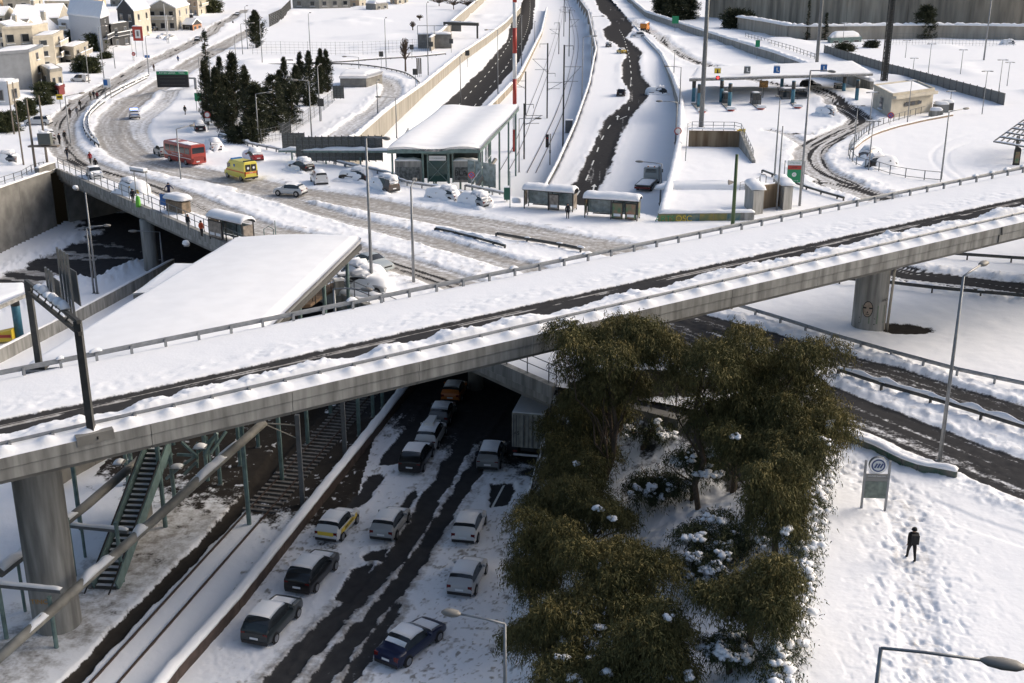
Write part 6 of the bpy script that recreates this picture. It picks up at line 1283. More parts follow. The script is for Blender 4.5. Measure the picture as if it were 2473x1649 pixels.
# station totem
B = Q(14, 385, 790, .2); t = thing('metro_sign', 'metro station totem with round white and blue emblem', 'sign', B, R(-4))
sc = zat(14, 560, B.y) - B.z
for x in (-.64, .64): MB().box((x, 0, sc * .44), (.11, .12, sc * .88 + .3), 0, GALV).build('post', t)
MB().tube([(0, .09, sc * .85), (0, -.09, sc * .85)], .48, 28, STEELG).build('disc_rim', t); MB().tube([(0, .0, sc * .85), (0, -.11, sc * .85)], .46, 28, WHITE).build('disc', t); MB().tube([(0, .0, sc * .85), (0, -.12, sc * .85)], .37, 28, mat('metro_blue', (.02, .05, .16), .4)).build('emblem_ground', t); MB().tube([(0, 0, sc * .85), (0, -.125, sc * .85)], .29, 28, mat('metro_pale', (.52, .56, .58), .4)).build('emblem_field', t)
for k in range(3): MB().beam((-.19 + k * .15, -.135, sc * .85 - .13), (-.07 + k * .15, -.135, sc * .85 + .13), .085, .02, mat('metro_blue', (.02, .05, .16), .4), (0, 1, 0)).build('emblem_bar', t)
for zz_ in (.64, .57): MB().box((0, 0, sc * zz_), (1.18, .09, .2), 0, mat('board_grey', (.22, .22, .21), .6)).build('name_board', t)
text('sign_lettering', 'DOUKISSIS PLAKENTIAS', .085, (0, -.06, sc * .64), (R(90), 0, 0), PLATE, t); MB().box((0, 0, sc * .37), (1.16, .07, 1.0), 0, mat('map_panel', (.15, .19, .165), .4, noise=.35, nscale=3)).build('map_panel', t)
# variable message sign
B = Q(1, 1770, 860, .1); t = thing('message_sign', 'black variable message sign with green header on a single mast', 'sign', B); top = zat(1, 690, B.y)
a = QY(1, 1420, 735, B.y) - B; b = QY(1, 1700, 720, B.y) - B; c_ = (a + b) / 2; w = (b - a).length
MB().box((c_.x, 0, c_.z - .0), (w, .6, 2.6), 0, BLACK).build('display', t); MB().box((c_.x, -.05, c_.z + 1.6), (w, .6, .65), 0, GREENP).build('header', t); snow_ridge([(c_.x - w / 2, 0, c_.z + 1.9), (c_.x + w / 2, 0, c_.z + 1.9)], .7, .22, 3, .4).build('snow_cap', t, True)
text('sign_lettering', 'ATTIKI ODOS    TOLL', .55, (c_.x, -.37, c_.z + 1.6), (R(90), 0, 0), WHITE, t)
for k in range(3): MB().box((c_.x, -.31, c_.z - .75 + k * .75), (w * .8, .02, .1), 0, STEEL).build('text_line', t)
MB().box((0, .1, (c_.z + .2) / 2), (.45, .45, c_.z + .9), 0, GALV).build('mast', t); MB().beam((c_.x, .35, c_.z + .5), (0, .2, c_.z + .5), .25, .3, GALV).build('arm', t)
# panels in the snow
B = Q(4, 400, 1600, .1); t = panel_sign('road_sign', 'large white, red and green road sign on three posts', B, 1.75, 2.75, 1.0, GREENP, 3, R(-4)); MB().box((0, -.045, 3.45), (1.7, .03, .55), 0, WHITE).build('white_field', t); MB().box((0, -.045, 2.9), (1.7, .03, .5), 0, REDP).build('red_field', t); MB().tube([(0, -.03, 2.0), (0, -.06, 2.0)], .28, 20, WHITE).build('emblem', t); text('sign_lettering', 'ATTIKI ODOS', .22, (0, -.07, 3.45), (R(90), 0, 0), GREENP, t); text('sign_lettering', 'STOP', .26, (0, -.07, 2.9), (R(90), 0, 0), BLACK, t); text('sign_lettering', '65', .28, (0, -.07, 2.0), (R(90), 0, 0), GREENP, t); text('sign_lettering', 'www.aodos.gr', .2, (0, -.06, 1.25), (R(90), 0, 0), WHITE, t)
B = Q(3, 2195, 1310, .1); t = panel_sign('direction_sign', 'small yellow direction sign by the light well', B, 1.3, .95, 1.6, YEL, 1); MB().beam((.15, -.05, 2.3), (.5, -.05, 1.85), .1, .02, BLACK, (0, 1, 0)).box((-.25, -.05, 2.2), (.5, .02, .12), 0, BLACK).box((-.25, -.05, 1.9), (.5, .02, .1), 0, BLACK).build('symbol', t)
def round_sign(label, B, r, z, rim, inner, bar=None):
    t = thing('round_sign', label, 'sign', B); MB().tube([(0, .05, -.2), (0, .05, z)], .05, 6, GALV).build('post', t); MB().tube([(0, .03, z), (0, -.02, z)], r, 18, rim).build('disc', t); MB().tube([(0, 0, z), (0, -.035, z)], r * .72, 18, inner).build('face', t)
    if bar: MB().beam((-r * .5, -.045, z - r * .5), (r * .5, -.045, z + r * .5), r * .22, .02, bar, (0, 1, 0)).beam((r * .5, -.047, z - r * .5), (-r * .5, -.047, z + r * .5), r * .22, .02, bar, (0, 1, 0)).build('cross', t)
    return t
round_sign('round blue and red no stopping sign at the toll house railing', Q(4, 1215, 1055, .1), .55, zat(4, 970, Q(4, 1215, 1055).y), REDP, BLUES, REDP)
round_sign('round no stopping sign by the station stairs', Q(6, 2012, 250, .1), .42, 2.3, REDP, BLUES, REDP)
B = Q(1, 1880, 1175, .1); t = round_sign('round red bordered sign above a small plate, by the pines', B, .55, zat(1, 1040, B.y), REDP, WHITE); MB().box((0, .02, zat(1, 1085, B.y)), (.9, .04, .5), 0, WHITE).build('sub_plate', t)
B = Q(3, 1608, 1292, -.3); round_sign('round speed limit sign on the winding lane wall', B + Vector((.3, -.4, 0)), .6, zat(3, 1178, B.y) - B.z, REDP, WHITE)
panel_sign('green_sign', 'green exit sign panel on posts beside the pines', Q(1, 1800, 1010, .1), 1.4, 1.5, 2.0, GREENP, 2)
panel_sign('green_sign', 'green sign above the retaining wall beyond the plough', Q(3, 1605, 290, .1), 2.4, 2.6, 3.0, GREENP, 1)
panel_sign('green_sign', 'small green sign on the wall behind the toll canopy', Q(4, 95, 510, .1), 1.2, 1.8, 3.6, GREENP, 1)
t = panel_sign('blue_sign', 'blue arrow sign by the slushy junction', Q(1, 1330, 545, .1), 1.4, .7, .7, BLUES, 1)
t = panel_sign('blue_sign', 'small blue and white sign on two posts beside the walkers', Q(1, 980, 900, .1), 1.6, 1.7, 2.5, WHITE, 2, R(-8)); MB().box((-.25, -.05, 3.4), (.8, .02, 1.1), 0, BLUES).build('blue_field', t)
t = panel_sign('advertising_pylon', 'tall red advertising pylon at the petrol station', Q(1, 1265, 530, .1), 2.7, 3.8, 4.8, REDP, 2); MB().box((0, -.06, 6.6), (1.4, .06, 2.2), 0, WHITE).build('poster', t); MB().box((0, -.1, 6.7), (.6, .04, 1.3), 0, mat('poster_grey', (.2, .2, .2), .6, noise=.5)).build('figure_patch', t); snow_ridge([(-1.35, 0, 8.6), (1.35, 0, 8.6)], .5, .25, 3, .3).build('snow_cap', t, True)
t = round_sign('round red no entry sign under the advertising pylon', Q(1, 1213, 570, .1), .5, 2.4, REDP, REDP); MB().box((0, -.05, 2.4), (.6, .02, .16), 0, WHITE).build('white_bar', t)
t = panel_sign('shop_sign', 'yellow shop sign by the snowy shrubs', Q(1, 550, 990, .1), 1.2, 1.0, 1.9, YEL, 1)
MB().box((0, -.05, 2.4), (.8, .02, .3), 0, GF3).build('lettering_bar', t)
# sign portals on the empty plot
def portal(label, k, u0, v0, u1, v1, tv):
    a, b = Q(k, u0, v0, 0), Q(k, u1, v1, 0); t = thing('sign_portal', label, 'gantry', a); h = zat(k, tv, a.y); b2 = b - a
    MB().box((0, 0, h / 2), (.6, .6, h), 0, STEEL).build('post', t); MB().box((b2.x, b2.y, h / 2), (.6, .6, h), 0, STEEL).build('post', t); MB().beam((-.4, 0, h), b2 + Vector((.4, 0, h)), .8, 1.0, STEEL).build('beam', t); MB().box((b2.x * .35, b2.y * .35 + .3, h - .8), (b2.length * .3, .2, 3.4), math.atan2(b2.y, b2.x), STEELG).build('sign_back', t); snow_ridge([Vector((0, 0, h + .5)), b2 + Vector((0, 0, h + .5))], .8, .3, 2, .8).build('snow_cap', t, True)
portal('dark sign portal above the ramp beyond the empty plot', 2, 1775, 345, 2065, 355, 210)
for i, (u, v) in enumerate(((1528, 690), (1540, 692), (1552, 694))): pass
B = Q(2, 1540, 700, .1); t = thing('brown_sign', 'group of three narrow brown sign backs on the white verge', 'sign', B)
for k in range(3): MB().box((-.42 + k * .42, 0, 2.7), (.32, .1, 3.6), 0, mat('sign_brown', (.13, .11, .09), .7)).build('board', t); MB().box((-.42 + k * .42, .1, 1.6), (.08, .08, 3.4), 0, STEEL).build('post', t)
for i, (u, v) in enumerate(((1200,610),(1475,540),(1650,510),(1830,480),(1975,600),(1508,790),(660,1100),(1413,560))):
    B = Q(2, u, v, .1); t = thing('sign_plate', 'small dark back of a traffic sign ' + ['beyond the loop road guard rail', 'beside the bare round tree', 'below the small concrete block', 'near the ramp under the sign portal', 'at the foot of the beige wall lamp', 'at the sharp end of the loop guard rail', 'beside the lamp at the cypress row', 'at the trunk of the bare round tree'][i], 'sign', B, 0, 'small dark sign backs'); h = (16 if u != 660 else 20); MB().tube([(0, 0, -.2), (0, 0, 3.6)], .06, 6, GALV).build('post', t); MB().box((0, -.05, 3.4), (1.1, .06, 1.3), 0, STEEL).build('plate', t)
# bin, stop flags, kiosk on the bridge, stall
B = Q(7, 90, 330, .1); t = thing('litter_bin', 'green litter bin on a post beside the guard rail', 'bin', B); MB().box((0, 0, 1.1), (.7, .5, 1.5), 0, mat('bin_green', (.015, .09, .06), .5)).build('bin', t); MB().tube([(0, .3, -.2), (0, .3, 1.2)], .06, 6, STEEL).build('post', t); MB().box((0, 0, 1.9), (.75, .55, .14), 0, SNOW).build('snow_cap', t)
B = Q(7, 118, 385, .1); t = thing('stop_post', 'thin green bus stop post with a snow ball beside it', 'post', B); MB().tube([(0, 0, -.2), (0, 0, 4.4)], .05, 6, TEAL).build('post', t); b = blob(.55, .5, .6, 3, rag=.1); q = b.build('snow_ball', t, True); q.location = (.75, .6, .6)
B = Q(5, 1290, 340, .1); t = thing('bus_stop_frame', 'open steel bus stop frame with snowy flag on the bridge', 'bus stop', B, R(-35)); 
for x in (-1.1, 1.1): MB().tube([(x, 0, -.2), (x, 0, 3.9)], .06, 6, GALV).build('post', t)
MB().box((-.2, 0, 3.9), (2.6, .5, .25), 0, GALV).build('header', t); MB().box((-.2, 0, 4.15), (2.6, .6, .3), 0, SNOW).build('snow_cap', t)
B = Q(5, 1250, 372, .1); t = thing('green_bin', 'bright green bag standing at the bus stop frame', 'bag', B); b = blob(.26, .24, 1.35, 9, rag=.3); b.ms = [LIMEP]; b.build('bag', t, True)
B = Q(5, 1560, 430, .1); t = thing('street_stall', 'small street stall with blue board and snow heaped roof', 'stall', B, R(-38)); MB().box((.3, .6, .7), (3.0, 1.2, 1.5), 0, mat('stall_wood', (.22, .17, .12), .8, noise=.4)).build('counter', t); MB().box((.3, .6, 1.65), (3.3, 1.5, .14), 0, STEEL).build('roof', t); b = blob(2.0, 1.0, .6, 6); q = b.build('roof_snow', t, True); q.location = (.3, .6, 1.7); MB().box((-1.9, .2, 1.3), (1.2, .08, 1.3), 0, BLUES).build('board', t); MB().box((-1.9, .25, .4), (.08, .08, 1.0), 0, STEEL).build('board_post', t)
B = Q(6, 190, 690, .1); t = thing('bike_rack', 'teal steel hoop stand beside the huge station roof', 'stand', B); MB().tube([(-.5, 0, 0), (-.5, 0, 1.4), (0, 0, 1.7), (.5, 0, 1.4), (.5, 0, 0)], .05, 6, TEAL).tube([(.7, 0, 0), (.7, 0, 2.3)], .05, 6, TEAL).build('hoop', t)

# ------------------------------------------------------------------ plaza fences and railings
fp = L(4, [(660,455),(900,530),(1200,625),(1500,705),(1800,790),(2175,895)])
P_ = resample([(p.x, p.y, 0) for p in fp], 3.2); t = thing('panel_fence', 'long grey panel fence running from the shed to the snow field', 'fence', P_[0]); o = P_[0]
for a, b in zip(P_[:-1], P_[1:]):
    d = b - a; MB().beam(a - o + d * .02 + Vector((0, 0, 1.25)), b - o - d * .02 + Vector((0, 0, 1.25)), .08, 2.5, mat('fence_grey', (.15, .155, .15), .7, noise=.15)).build('panel', t); MB().box(a - o + Vector((0, 0, 1.3)), (.16, .16, 2.7), 0, STEEL).build('post', t)
rl_ = [(p.x, p.y, .15) for p in smooth_line(L(4, [(1520,955),(1360,1000),(1200,1050),(1050,1110),(950,1190),(880,1270),(870,1340),(960,1420),(1080,1440),(1240,1490),(1420,1520),(1640,1540)]), 2.)]
railing('curved_railing', 'long curved steel railing round the snow field by the toll lane', rl_, 2.6, 1.35, (1.3, .3), .045, STEELG)
wall('kerb_wall', 'low brown retaining kerb below the curved railing', L(4, [(1740,985),(1500,1030),(1250,1090),(1080,1145),(980,1205),(900,1275)]), .55, -.2, .4, mat('kerb_brown', (.24, .18, .13), .9, noise=.3), 4., cap=.2, seed=24)
railing('upper_railing', 'thin railing along the frozen wall beyond the toll road', L(4, [(0,320),(200,380),(400,440),(590,510)]), 4., 1.8, (1.7, .9), .06, STEELG)
wall('frosted_wall', 'grey retaining wall with patches of frozen snow beyond the toll road', L(3, [(1050,-60),(1200,30),(1350,165),(1700,290),(2000,395),(2315,500)]) + L(4, [(260,530),(560,650),(800,690),(1060,790)]), 2.6, -.2, .6, CONC, 8., cap=.6, capw=1.4, seed=16)
fence('wire_fence', 'wire mesh fence along the empty snowy plot', L(2, [(40,500),(300,500),(600,505),(900,508),(1200,495),(1600,470)]), 4., 8., STEELG, 5, r=.06)
fence('wire_fence', 'wire mesh fence below the pines beside the loop road', L(2, [(120,1310),(300,1280),(460,1170),(640,1040),(780,920)]), 2.6, 5., STEELG, 4, r=.05)
fence('wire_fence', 'tall wire fence across the back of the snowy car park', L(4, [(1240,385),(1500,385),(1800,390),(2300,395)]), 4., 6., STEELG, 4, r=.07)
fence('slatted_fence', 'dark slatted fence beside the far street left of the empty plot', L(2, [(190,250),(300,190),(385,90)]), 5., 6., STEEL, 8, r=.2)
railing('corner_railing', 'steel handrail on top of the tall grey retaining wall', L(5, [(-100,230),(0,190),(190,130),(310,60),(400,40)]), 2., 1.2, (1.15, .6), .04, STEELG)
wall('planter_wall', 'snowy concrete planter wall at the bridge corner by the poles', [(p.x, p.y) for p in L(5, [(340,95),(440,55),(490,40)])], 1.1, -.2, .6, CONCD, 2.5, cap=.2, seed=26)
p = Q(2, 950, 800, 0); t = thing('ramp_parapet', 'low grey concrete box with deep snow on top by the loop', 'building', p); q0, q1 = Q(2, 830, 800, 0) - p, Q(2, 1065, 800, 0) - p; MB().prism([q0, q1, q1 + Vector((2.5, 9, 0)), q0 + Vector((0, 9, 0))], -.1, 2.5, CONCD).build('wall', t); snow_roof([q0 + Vector((-.2, -.2, 2.5)), q1 + Vector((.2, -.2, 2.5)), q1 + Vector((2.7, 9.2, 2.5)), q0 + Vector((-.2, 9.2, 2.5))], 1.0, lambda u, v: 0, 5, 16, 12).build('roof_snow', t, True)
p = Q(2, 1680, 445, 0); t = thing('utility_block', 'small grey railed concrete block on the empty plot', 'block', p); MB().box((0, 2, 2.2), (10, 5, 4.4), 0, CONCD).build('block', t); snow_ridge([(-5, 2, 4.4), (5, 2, 4.4)], 5, .6, 4, .8).build('snow_cap', t, True)
for x in (-5, 0, 5): MB().box((x, -.4, 5.6), (.15, .15, 2.6), 0, STEELG).build('rail_post', t)
MB().box((0, -.4, 6.9), (10, .15, .15), 0, STEELG).build('rail', t)
# back walls
wall('noise_wall', 'towering stained beige concrete wall behind the car parks', L(3, [(1880,160)]) + L(4, [(0,165),(700,235),(1400,272),(2400,312)]) , 19., -.3, 1.2, CONCR, 12., cap=0, seed=17)
wall('noise_wall', 'lower grey concrete wall with a snowy ledge in front of the towering wall', L(4, [(-60,250),(200,300),(400,345),(1240,335),(1700,330),(2400,345)]), 4.6, -.3, 1.0, CONCB, 10., cap=.8, capw=3.0, seed=18)

# ------------------------------------------------------------------ people
def skin_person(pose):
    J = {'pelvis': (0, 0, .95), 'belly': (0, .01, 1.12), 'chest': (0, .02, 1.33), 'neck': (0, .01, 1.50), 'head': (0, -.02, 1.62), 'crown': (0, -.01, 1.74)}
    st = {'walk': .24, 'stand': .03, 'arms': .12}[pose]
    for s, n in ((1, 'l'), (-1, 'r')):
        f = st * s
        J['hip' + n] = (.10 * s, 0, .90); J['knee' + n] = (.10 * s, -f * .7 - .03, .50); J['ank' + n] = (.10 * s, -f * 1.0 + (.05 if f < 0 else 0), .09 + (.05 if f < 0 and pose == 'walk' else 0)); J['toe' + n] = (.11 * s, -f * 1.0 - .15, .04)
        J['sho' + n] = (.19 * s, .01, 1.42)
        if pose == 'arms': J['elb' + n] = (.38 * s, -.02, 1.22); J['wri' + n] = (.50 * s, -.10, 1.02); J['han' + n] = (.54 * s, -.13, .95)
        else: J['elb' + n] = (.25 * s, .05 + f * .35, 1.14); J['wri' + n] = (.24 * s, -.06 + f * .6, .92); J['han' + n] = (.235 * s, -.08 + f * .7, .84)
    E_ = [('pelvis', 'belly'), ('belly', 'chest'), ('chest', 'neck'), ('neck', 'head'), ('head', 'crown')]
    for n in 'lr': E_ += [('pelvis', 'hip' + n), ('hip' + n, 'knee' + n), ('knee' + n, 'ank' + n), ('ank' + n, 'toe' + n), ('chest', 'sho' + n), ('sho' + n, 'elb' + n), ('elb' + n, 'wri' + n), ('wri' + n, 'han' + n)]
    RAD = {'pelvis': .17, 'belly': .165, 'chest': .19, 'neck': .07, 'head': .105, 'crown': .08, 'hip': .115, 'knee': .075, 'ank': .055, 'toe': .045, 'sho': .09, 'elb': .065, 'wri': .045, 'han': .045}
    names = list(J); me = bpy.data.meshes.new('pose'); me.from_pydata([J[n] for n in names], [(names.index(a), names.index(b)) for a, b in E_], []); o = link('pose', me)
    md = o.modifiers.new('skin', 'SKIN'); md.use_smooth_shade = True
    for i, n in enumerate(names):
        r = RAD[n] if n in RAD else RAD[n[:-1]]; sv_ = me.skin_vertices[0].data[i]; sv_.radius = (r, r * (.75 if n in ('chest', 'belly', 'pelvis') else 1)); sv_.use_root = (n == 'pelvis')
    o.modifiers.new('sub', 'SUBSURF').levels = 1
    bpy.context.view_layer.update(); out = bpy.data.meshes.new_from_object(o.evaluated_get(bpy.context.evaluated_depsgraph_get())); bpy.data.objects.remove(o)
    for i in range(3): out.materials.append(BLACK)
    idx = []
    for p in out.polygons:
        z = p.center.z; x = abs(p.center.x)
        idx.append(2 if z > 1.53 else (0 if (z > .90 or x > .21) else 1))
    out.polygons.foreach_set('material_index', idx); return out
POSES = {k: skin_person(k) for k in ('walk', 'stand', 'arms')}
CLOTH = {}
def cloth(c):
    if c not in CLOTH: CLOTH[c] = mat('cloth_%d' % len(CLOTH), c, .9, noise=.2, nscale=8)
    return CLOTH[c]
SKIN = mat('skin', (.45, .28, .2), .6)
def person(label, p, face, jacket, trousers, pose='walk', hood=None, s=1.0, bag=None):
    me = POSES[pose].copy(); me.materials[0] = cloth(jacket); me.materials[1] = cloth(trousers); me.materials[2] = SKIN
    t = thing('person', label, 'person', p, R(face)); t.scale = (s, s, s); link('body', me, t)
    hd = MB(); rg = []
    for i in range(7):
        a = -.35 + i * .27; r = math.cos(a) * .135; rg.append([(math.cos(q * math.pi / 5) * r, -.01 + .02 + math.sin(q * math.pi / 5) * r * (1.0 if math.sin(q * math.pi / 5) > 0 else .55), 1.655 + math.sin(a) * .13) for q in range(10)])
    hd.ring(rg, cloth(hood or (.02, .018, .016))); hd.build('hood' if hood else 'hair', t, True)
    for sx in (-.035, .035): MB().box((sx, -.118, 1.64), (.02, .01, .012), 0, BLACK).build('eye', t)
    MB().box((0, -.125, 1.615), (.02, .03, .035), 0, SKIN).build('nose', t); MB().box((0, -.112, 1.575), (.045, .01, .01), 0, mat('lips', (.3, .12, .1), .6)).build('mouth', t)
    for sx in (-1, 1):
        for k in range(4): MB().tube([(sx * (.225 if pose != 'arms' else .55), -.09 + k * .018 - .02, .84 if pose != 'arms' else .94), (sx * (.225 if pose != 'arms' else .57), -.10 + k * .018 - .02, .76 - .006 * (k % 3) if pose != 'arms' else .87)], .009, 5, SKIN).build('finger', t)
    if bag: b_ = MB().box((0, .24, 1.25), (.34, .2, .46), 0, cloth(bag)).build('backpack', t)
    return t
DK, BLK, GRY, JN = (.018,.018,.022), (.01,.01,.011), (.16,.16,.165), (.03,.04,.07)
person('person in black hooded jacket walking the trodden path away from camera', Q(14, 552, 1022, .12), 180, BLK, BLK, 'walk', (.01,.01,.011), 1.06, (.014,.014,.015))
person('person in dark coat waiting beside the bus shelter', Q(7, 638, 480, .15), 0, DK, DK, 'stand', DK)
person('person in navy with arms held out, walking along the bridge road', Q(5, 1528, 286, .1), 180, (.02,.03,.08), (.02,.02,.05), 'arms', (.02,.02,.04), 1.05)
person('bundled dark person leaning at the bridge railing', Q(5, 1702, 580, .15), 150, DK, GRY, 'stand', DK)
person('person in orange jacket beside the arched bus shelter', Q(5, 1822, 640, .15), 160, (.55,.09,.03), DK, 'stand')
person('dark person standing by the bus stop frame on the bridge', Q(5, 1203, 340, .15), 180, DK, DK, 'stand', DK)
person('person in red jacket walking down the cleared street', Q(1, 818, 1480, .1), 10, (.34,.03,.03), DK, 'walk')
person('person in black walking behind the red jacket, nearest the bridge', Q(1, 868, 1540, .1), 170, BLK, BLK, 'walk')
for (u, v, c, c2, lb) in ((820,905,(.25,.2,.14),DK,'person in beige coat at the head of the walking group'),(850,895,DK,DK,'person in dark clothes in the middle of the walking trio'),(881,905,(.12,.02,.025),DK,'person in dark red coat beside the walking trio'),(727,985,BLK,BLK,'person in black following the trio down the street'),(635,1062,(.05,.035,.03),DK,'person in dark brown coat at the snowbank of the bend'),(700,1050,GRY,GRY,'person in grey clothes at the inside of the bend'),(540,1302,DK,BLK,'person in long dark coat at the outer side of the bend'),(588,1278,BLK,DK,'person in black with a bag, inside the bend'),(610,1437,DK,JN,'dark clad person stepping over the snowbank by the poles'),(1608,562,(.03,.06,.16),DK,'person in blue standing on the snowy traffic island'),(1390,642,(.08,.05,.04),DK,'person standing at the red sign of the junction'),(1672,1037,BLK,BLK,'lone person in black crossing the white slope by the pines'),(2103,227,DK,DK,'distant person walking on the far cleared street')):
    person(lb, Q(1, u, v, .12), random.choice((0, 180, 20, 165)), c, c2, 'walk' if u not in (635,540,1390) else 'stand', DK if c in (BLK, DK) else None)
# ------------------------------------------------------------------ houses of the far neighbourhood
CRM = mat('wall_cream', (.50, .46, .38), .85, noise=.12, nscale=.8); CRM2 = mat('wall_beige', (.40, .37, .31), .85, noise=.12, nscale=.8); GRYB = mat('wall_blue_grey', (.20, .22, .25), .85, noise=.12, nscale=.7); WHT = mat('wall_white', (.60, .62, .65), .85, noise=.06); DRK = mat('wall_dark', (.035, .036, .04), .7, noise=.2); GRW = mat('wall_grey', (.24, .235, .215), .85, noise=.2, nscale=.7); PCH = mat('wall_peach', (.58, .42, .27), .85, noise=.12); ORW = mat('wall_orange', (.42, .20, .10), .85, noise=.15)
WFR = mat('window_frame', (.30, .30, .29), .6)
def house(label, k, Lp, Cp, Rp, topv, m1=CRM, m2=None, wl=(2, 2), wr=(2, 2), roof='flat', balc=(), name='house', depthR=None, door=True, snow=.7):
    C = Q(k, *Cp, 0); A = Q(k, *Lp, 0) - C; B = Q(k, *Rp, 0) - C
    if depthR: B = B.normalized() * depthR
    h = zat(k, topv, C.y); t = thing(name, label, 'house' if name == 'house' else 'building', C); m2 = m2 or m1
    pl = [Vector((0, 0, 0)), B, A + B, A]; MB().prism(pl, -.3, h, m1).build('wall', t)
    nB = Vector((B.y, -B.x, 0)).normalized(); nA = Vector((-A.y, A.x, 0)).normalized()
    if nA.dot(B) > 0: nA = -nA
    if nB.dot(A) > 0: nB = -nB
    if m2 is not m1: MB().prism([nB * .0, B, B + nB * .06, nB * .06], -.2, h - .02, m2).build('side_facing', t)
    for vec, nn, (c, r) in ((A, nA, wl), (B, nB, wr)):
        if not c: continue
        W_ = vec.length; ww = min(2.2, W_ / c * .5); fh = h / r; rz = math.atan2(vec.y, vec.x)
        for i in range(c):
            for j in range(r):
                p = vec * ((i + .5) / c) + nn * .08 + Vector((0, 0, fh * (j + .52))); w = MB().box(p, (ww, .14, min(2.0, fh * .52)), rz, WFR).build('window', t); MB().box(p + nn * .06, (ww - .25, .08, min(2.0, fh * .52) - .25), rz, GLASS).build('pane', w); MB().box(p + nn * .16 + Vector((0, 0, -fh * .26 - .1)), (ww + .3, .4, .12), rz, SNOW).build('snowy_sill', w)
    for face, lv in balc:
        vec, nn = (A, nA) if face == 'L' else (B, nB); z = h * lv; rz = math.atan2(vec.y, vec.x); p = vec * .5 + nn * .7 + Vector((0, 0, z)); b = MB().box(p, (vec.length * .8, 1.4, .22), rz, WHT).build('balcony', t); MB().box(p + nn * .65 + Vector((0, 0, .55)), (vec.length * .8, .12, 1.0), rz, m2).build('parapet', b); MB().box(p + nn * .65 + Vector((0, 0, 1.12)), (vec.length * .82, .25, .2), rz, SNOW).build('snow_cap', b)
    q = [p + Vector((0, 0, h)) for p in pl]; ce = (A + B) / 2 + Vector((0, 0, h)); ov = lambda p: ce + (p - ce) * 1.06
    if roof == 'flat':
        for a, b in zip(q, q[1:] + q[:1]): MB().beam(a + Vector((0, 0, .25)), b + Vector((0, 0, .25)), .3, .6, m1).build('roof_parapet', t)
        r_ = [ce + (p - ce) * .96 for p in q]; snow_roof([r_[3] + Vector((0, 0, .1)), r_[0] + Vector((0, 0, .1)), r_[1] + Vector((0, 0, .1)), r_[2] + Vector((0, 0, .1))], snow, lambda u, v: 0, int(abs(C.x)), 10, 10).build('roof_snow', t, True)
    else:
        rh = .22 * min(A.length, B.length) + .6; e = [ov(p) for p in q]
        if roof == 'gableA': r0, r1 = (e[0] + e[1]) / 2, (e[3] + e[2]) / 2; order = (e[0], e[1], e[2], e[3])
        else: r0, r1 = (e[0] + e[3]) / 2, (e[1] + e[2]) / 2; order = (e[3], e[0], e[1], e[2])
        r0 = r0 + Vector((0, 0, rh)); r1 = r1 + Vector((0, 0, rh)); a, b, c, d = order
        MB().add([a, b, c, d, r0, r1], [(0, 1, 4), (2, 3, 5), (1, 2, 5, 4), (3, 0, 4, 5), (3, 2, 1, 0)], m1).build('roof', t)
        up = Vector((0, 0, .45))
        MB().add([b, c, r1, r0, b + up, c + up, r1 + up, r0 + up], [(0, 1, 2, 3), (7, 6, 5, 4), (0, 4, 5, 1), (1, 5, 6, 2), (2, 6, 7, 3), (3, 7, 4, 0)], SNOW).build('roof_snow', t); MB().add([d, a, r0, r1, d + up, a + up, r0 + up, r1 + up], [(0, 1, 2, 3), (7, 6, 5, 4), (0, 4, 5, 1), (1, 5, 6, 2), (2, 6, 7, 3), (3, 7, 4, 0)], SNOW).build('roof_snow', t)
        p = r0.lerp(r1, .7); ch = MB().box(p + Vector((.8, 0, .4)), (1.1, 1.1, 2.4), 0, m1).build('chimney', t); MB().box(p + Vector((.8, 0, 1.75)), (1.2, 1.2, .35), 0, SNOW).build('snow_cap', ch)
    return t
house('blue grey block with a cream windowed side and flat snowy roof', 1, (-60,880), (305,840), (430,770), 470, GRYB, CRM, (0,1), (1,3), 'flat')
house('upper storey of cream stepped house behind the blue grey block', 1, (60,620), (330,600), (470,560), 250, CRM, CRM, (2,2), (1,2), 'flat')
house('cream house with stacked balconies and stepped snowy roofs', 1, (330,640), (510,620), (600,560), 330, CRM2, CRM, (1,3), (1,3), 'flat', (('R', .35), ('R', .68)))
house('white gable house with bare bluish end wall', 1, (650,430), (935,480), (1010,440), 165, WHT, DRK, (0,1), (1,3), 'gableA', (('R', .4),))
house('black modern block with brown panels beside the white gable house', 1, (1010,440), (1020,445), (1180,410), 235, DRK, DRK, (0,1), (2,2), 'flat', (('R', .55),), depthR=None)
house('dark house with cream arched bay and snowy roof', 1, (1080,330), (1230,350), (1370,310), 100, DRK, CRM, (2,2), (2,2), 'gableB')
house('beige villa with white balcony beside the petrol station', 1, (1350,285), (1600,285), (1720,240), 75, CRM2, CRM, (3,2), (2,2), 'gableB', (('L', .55),))
house('wide beige gable house above the stepped cream house', 1, (130,330), (540,310), (640,270), 160, CRM2, CRM2, (2,1), (2,2), 'gableA')
house('dark grey house with white balconies at the far corner', 1, (50,190), (290,180), (400,150), 0, GRW, CRM, (2,2), (2,2), 'flat', (('L', .5),))
house('cream house with arched balcony among far rooftops', 1, (420,150), (640,150), (810,110), 20, CRM, CRM, (3,2), (2,2), 'flat', (('R', .5),))
house('peach sunlit house at the far end of the neighbourhood', 1, (-120,200), (-10,190), (50,170), -60, PCH, PCH, (1,2), (1,3), 'gableB')
house('unfinished pink brick house beside the far street', 1, (1700,140), (1790,150), (1900,110), -70, PCH, CRM, (2,3), (2,3), 'flat', (('R', .4), ('R', .7)))
house('small orange kiosk under a snow heap by the forecourt', 1, (1650,280), (1740,285), (1820,270), 225, DRK, ORW, (1,1), (2,1), 'gableA', name='kiosk')
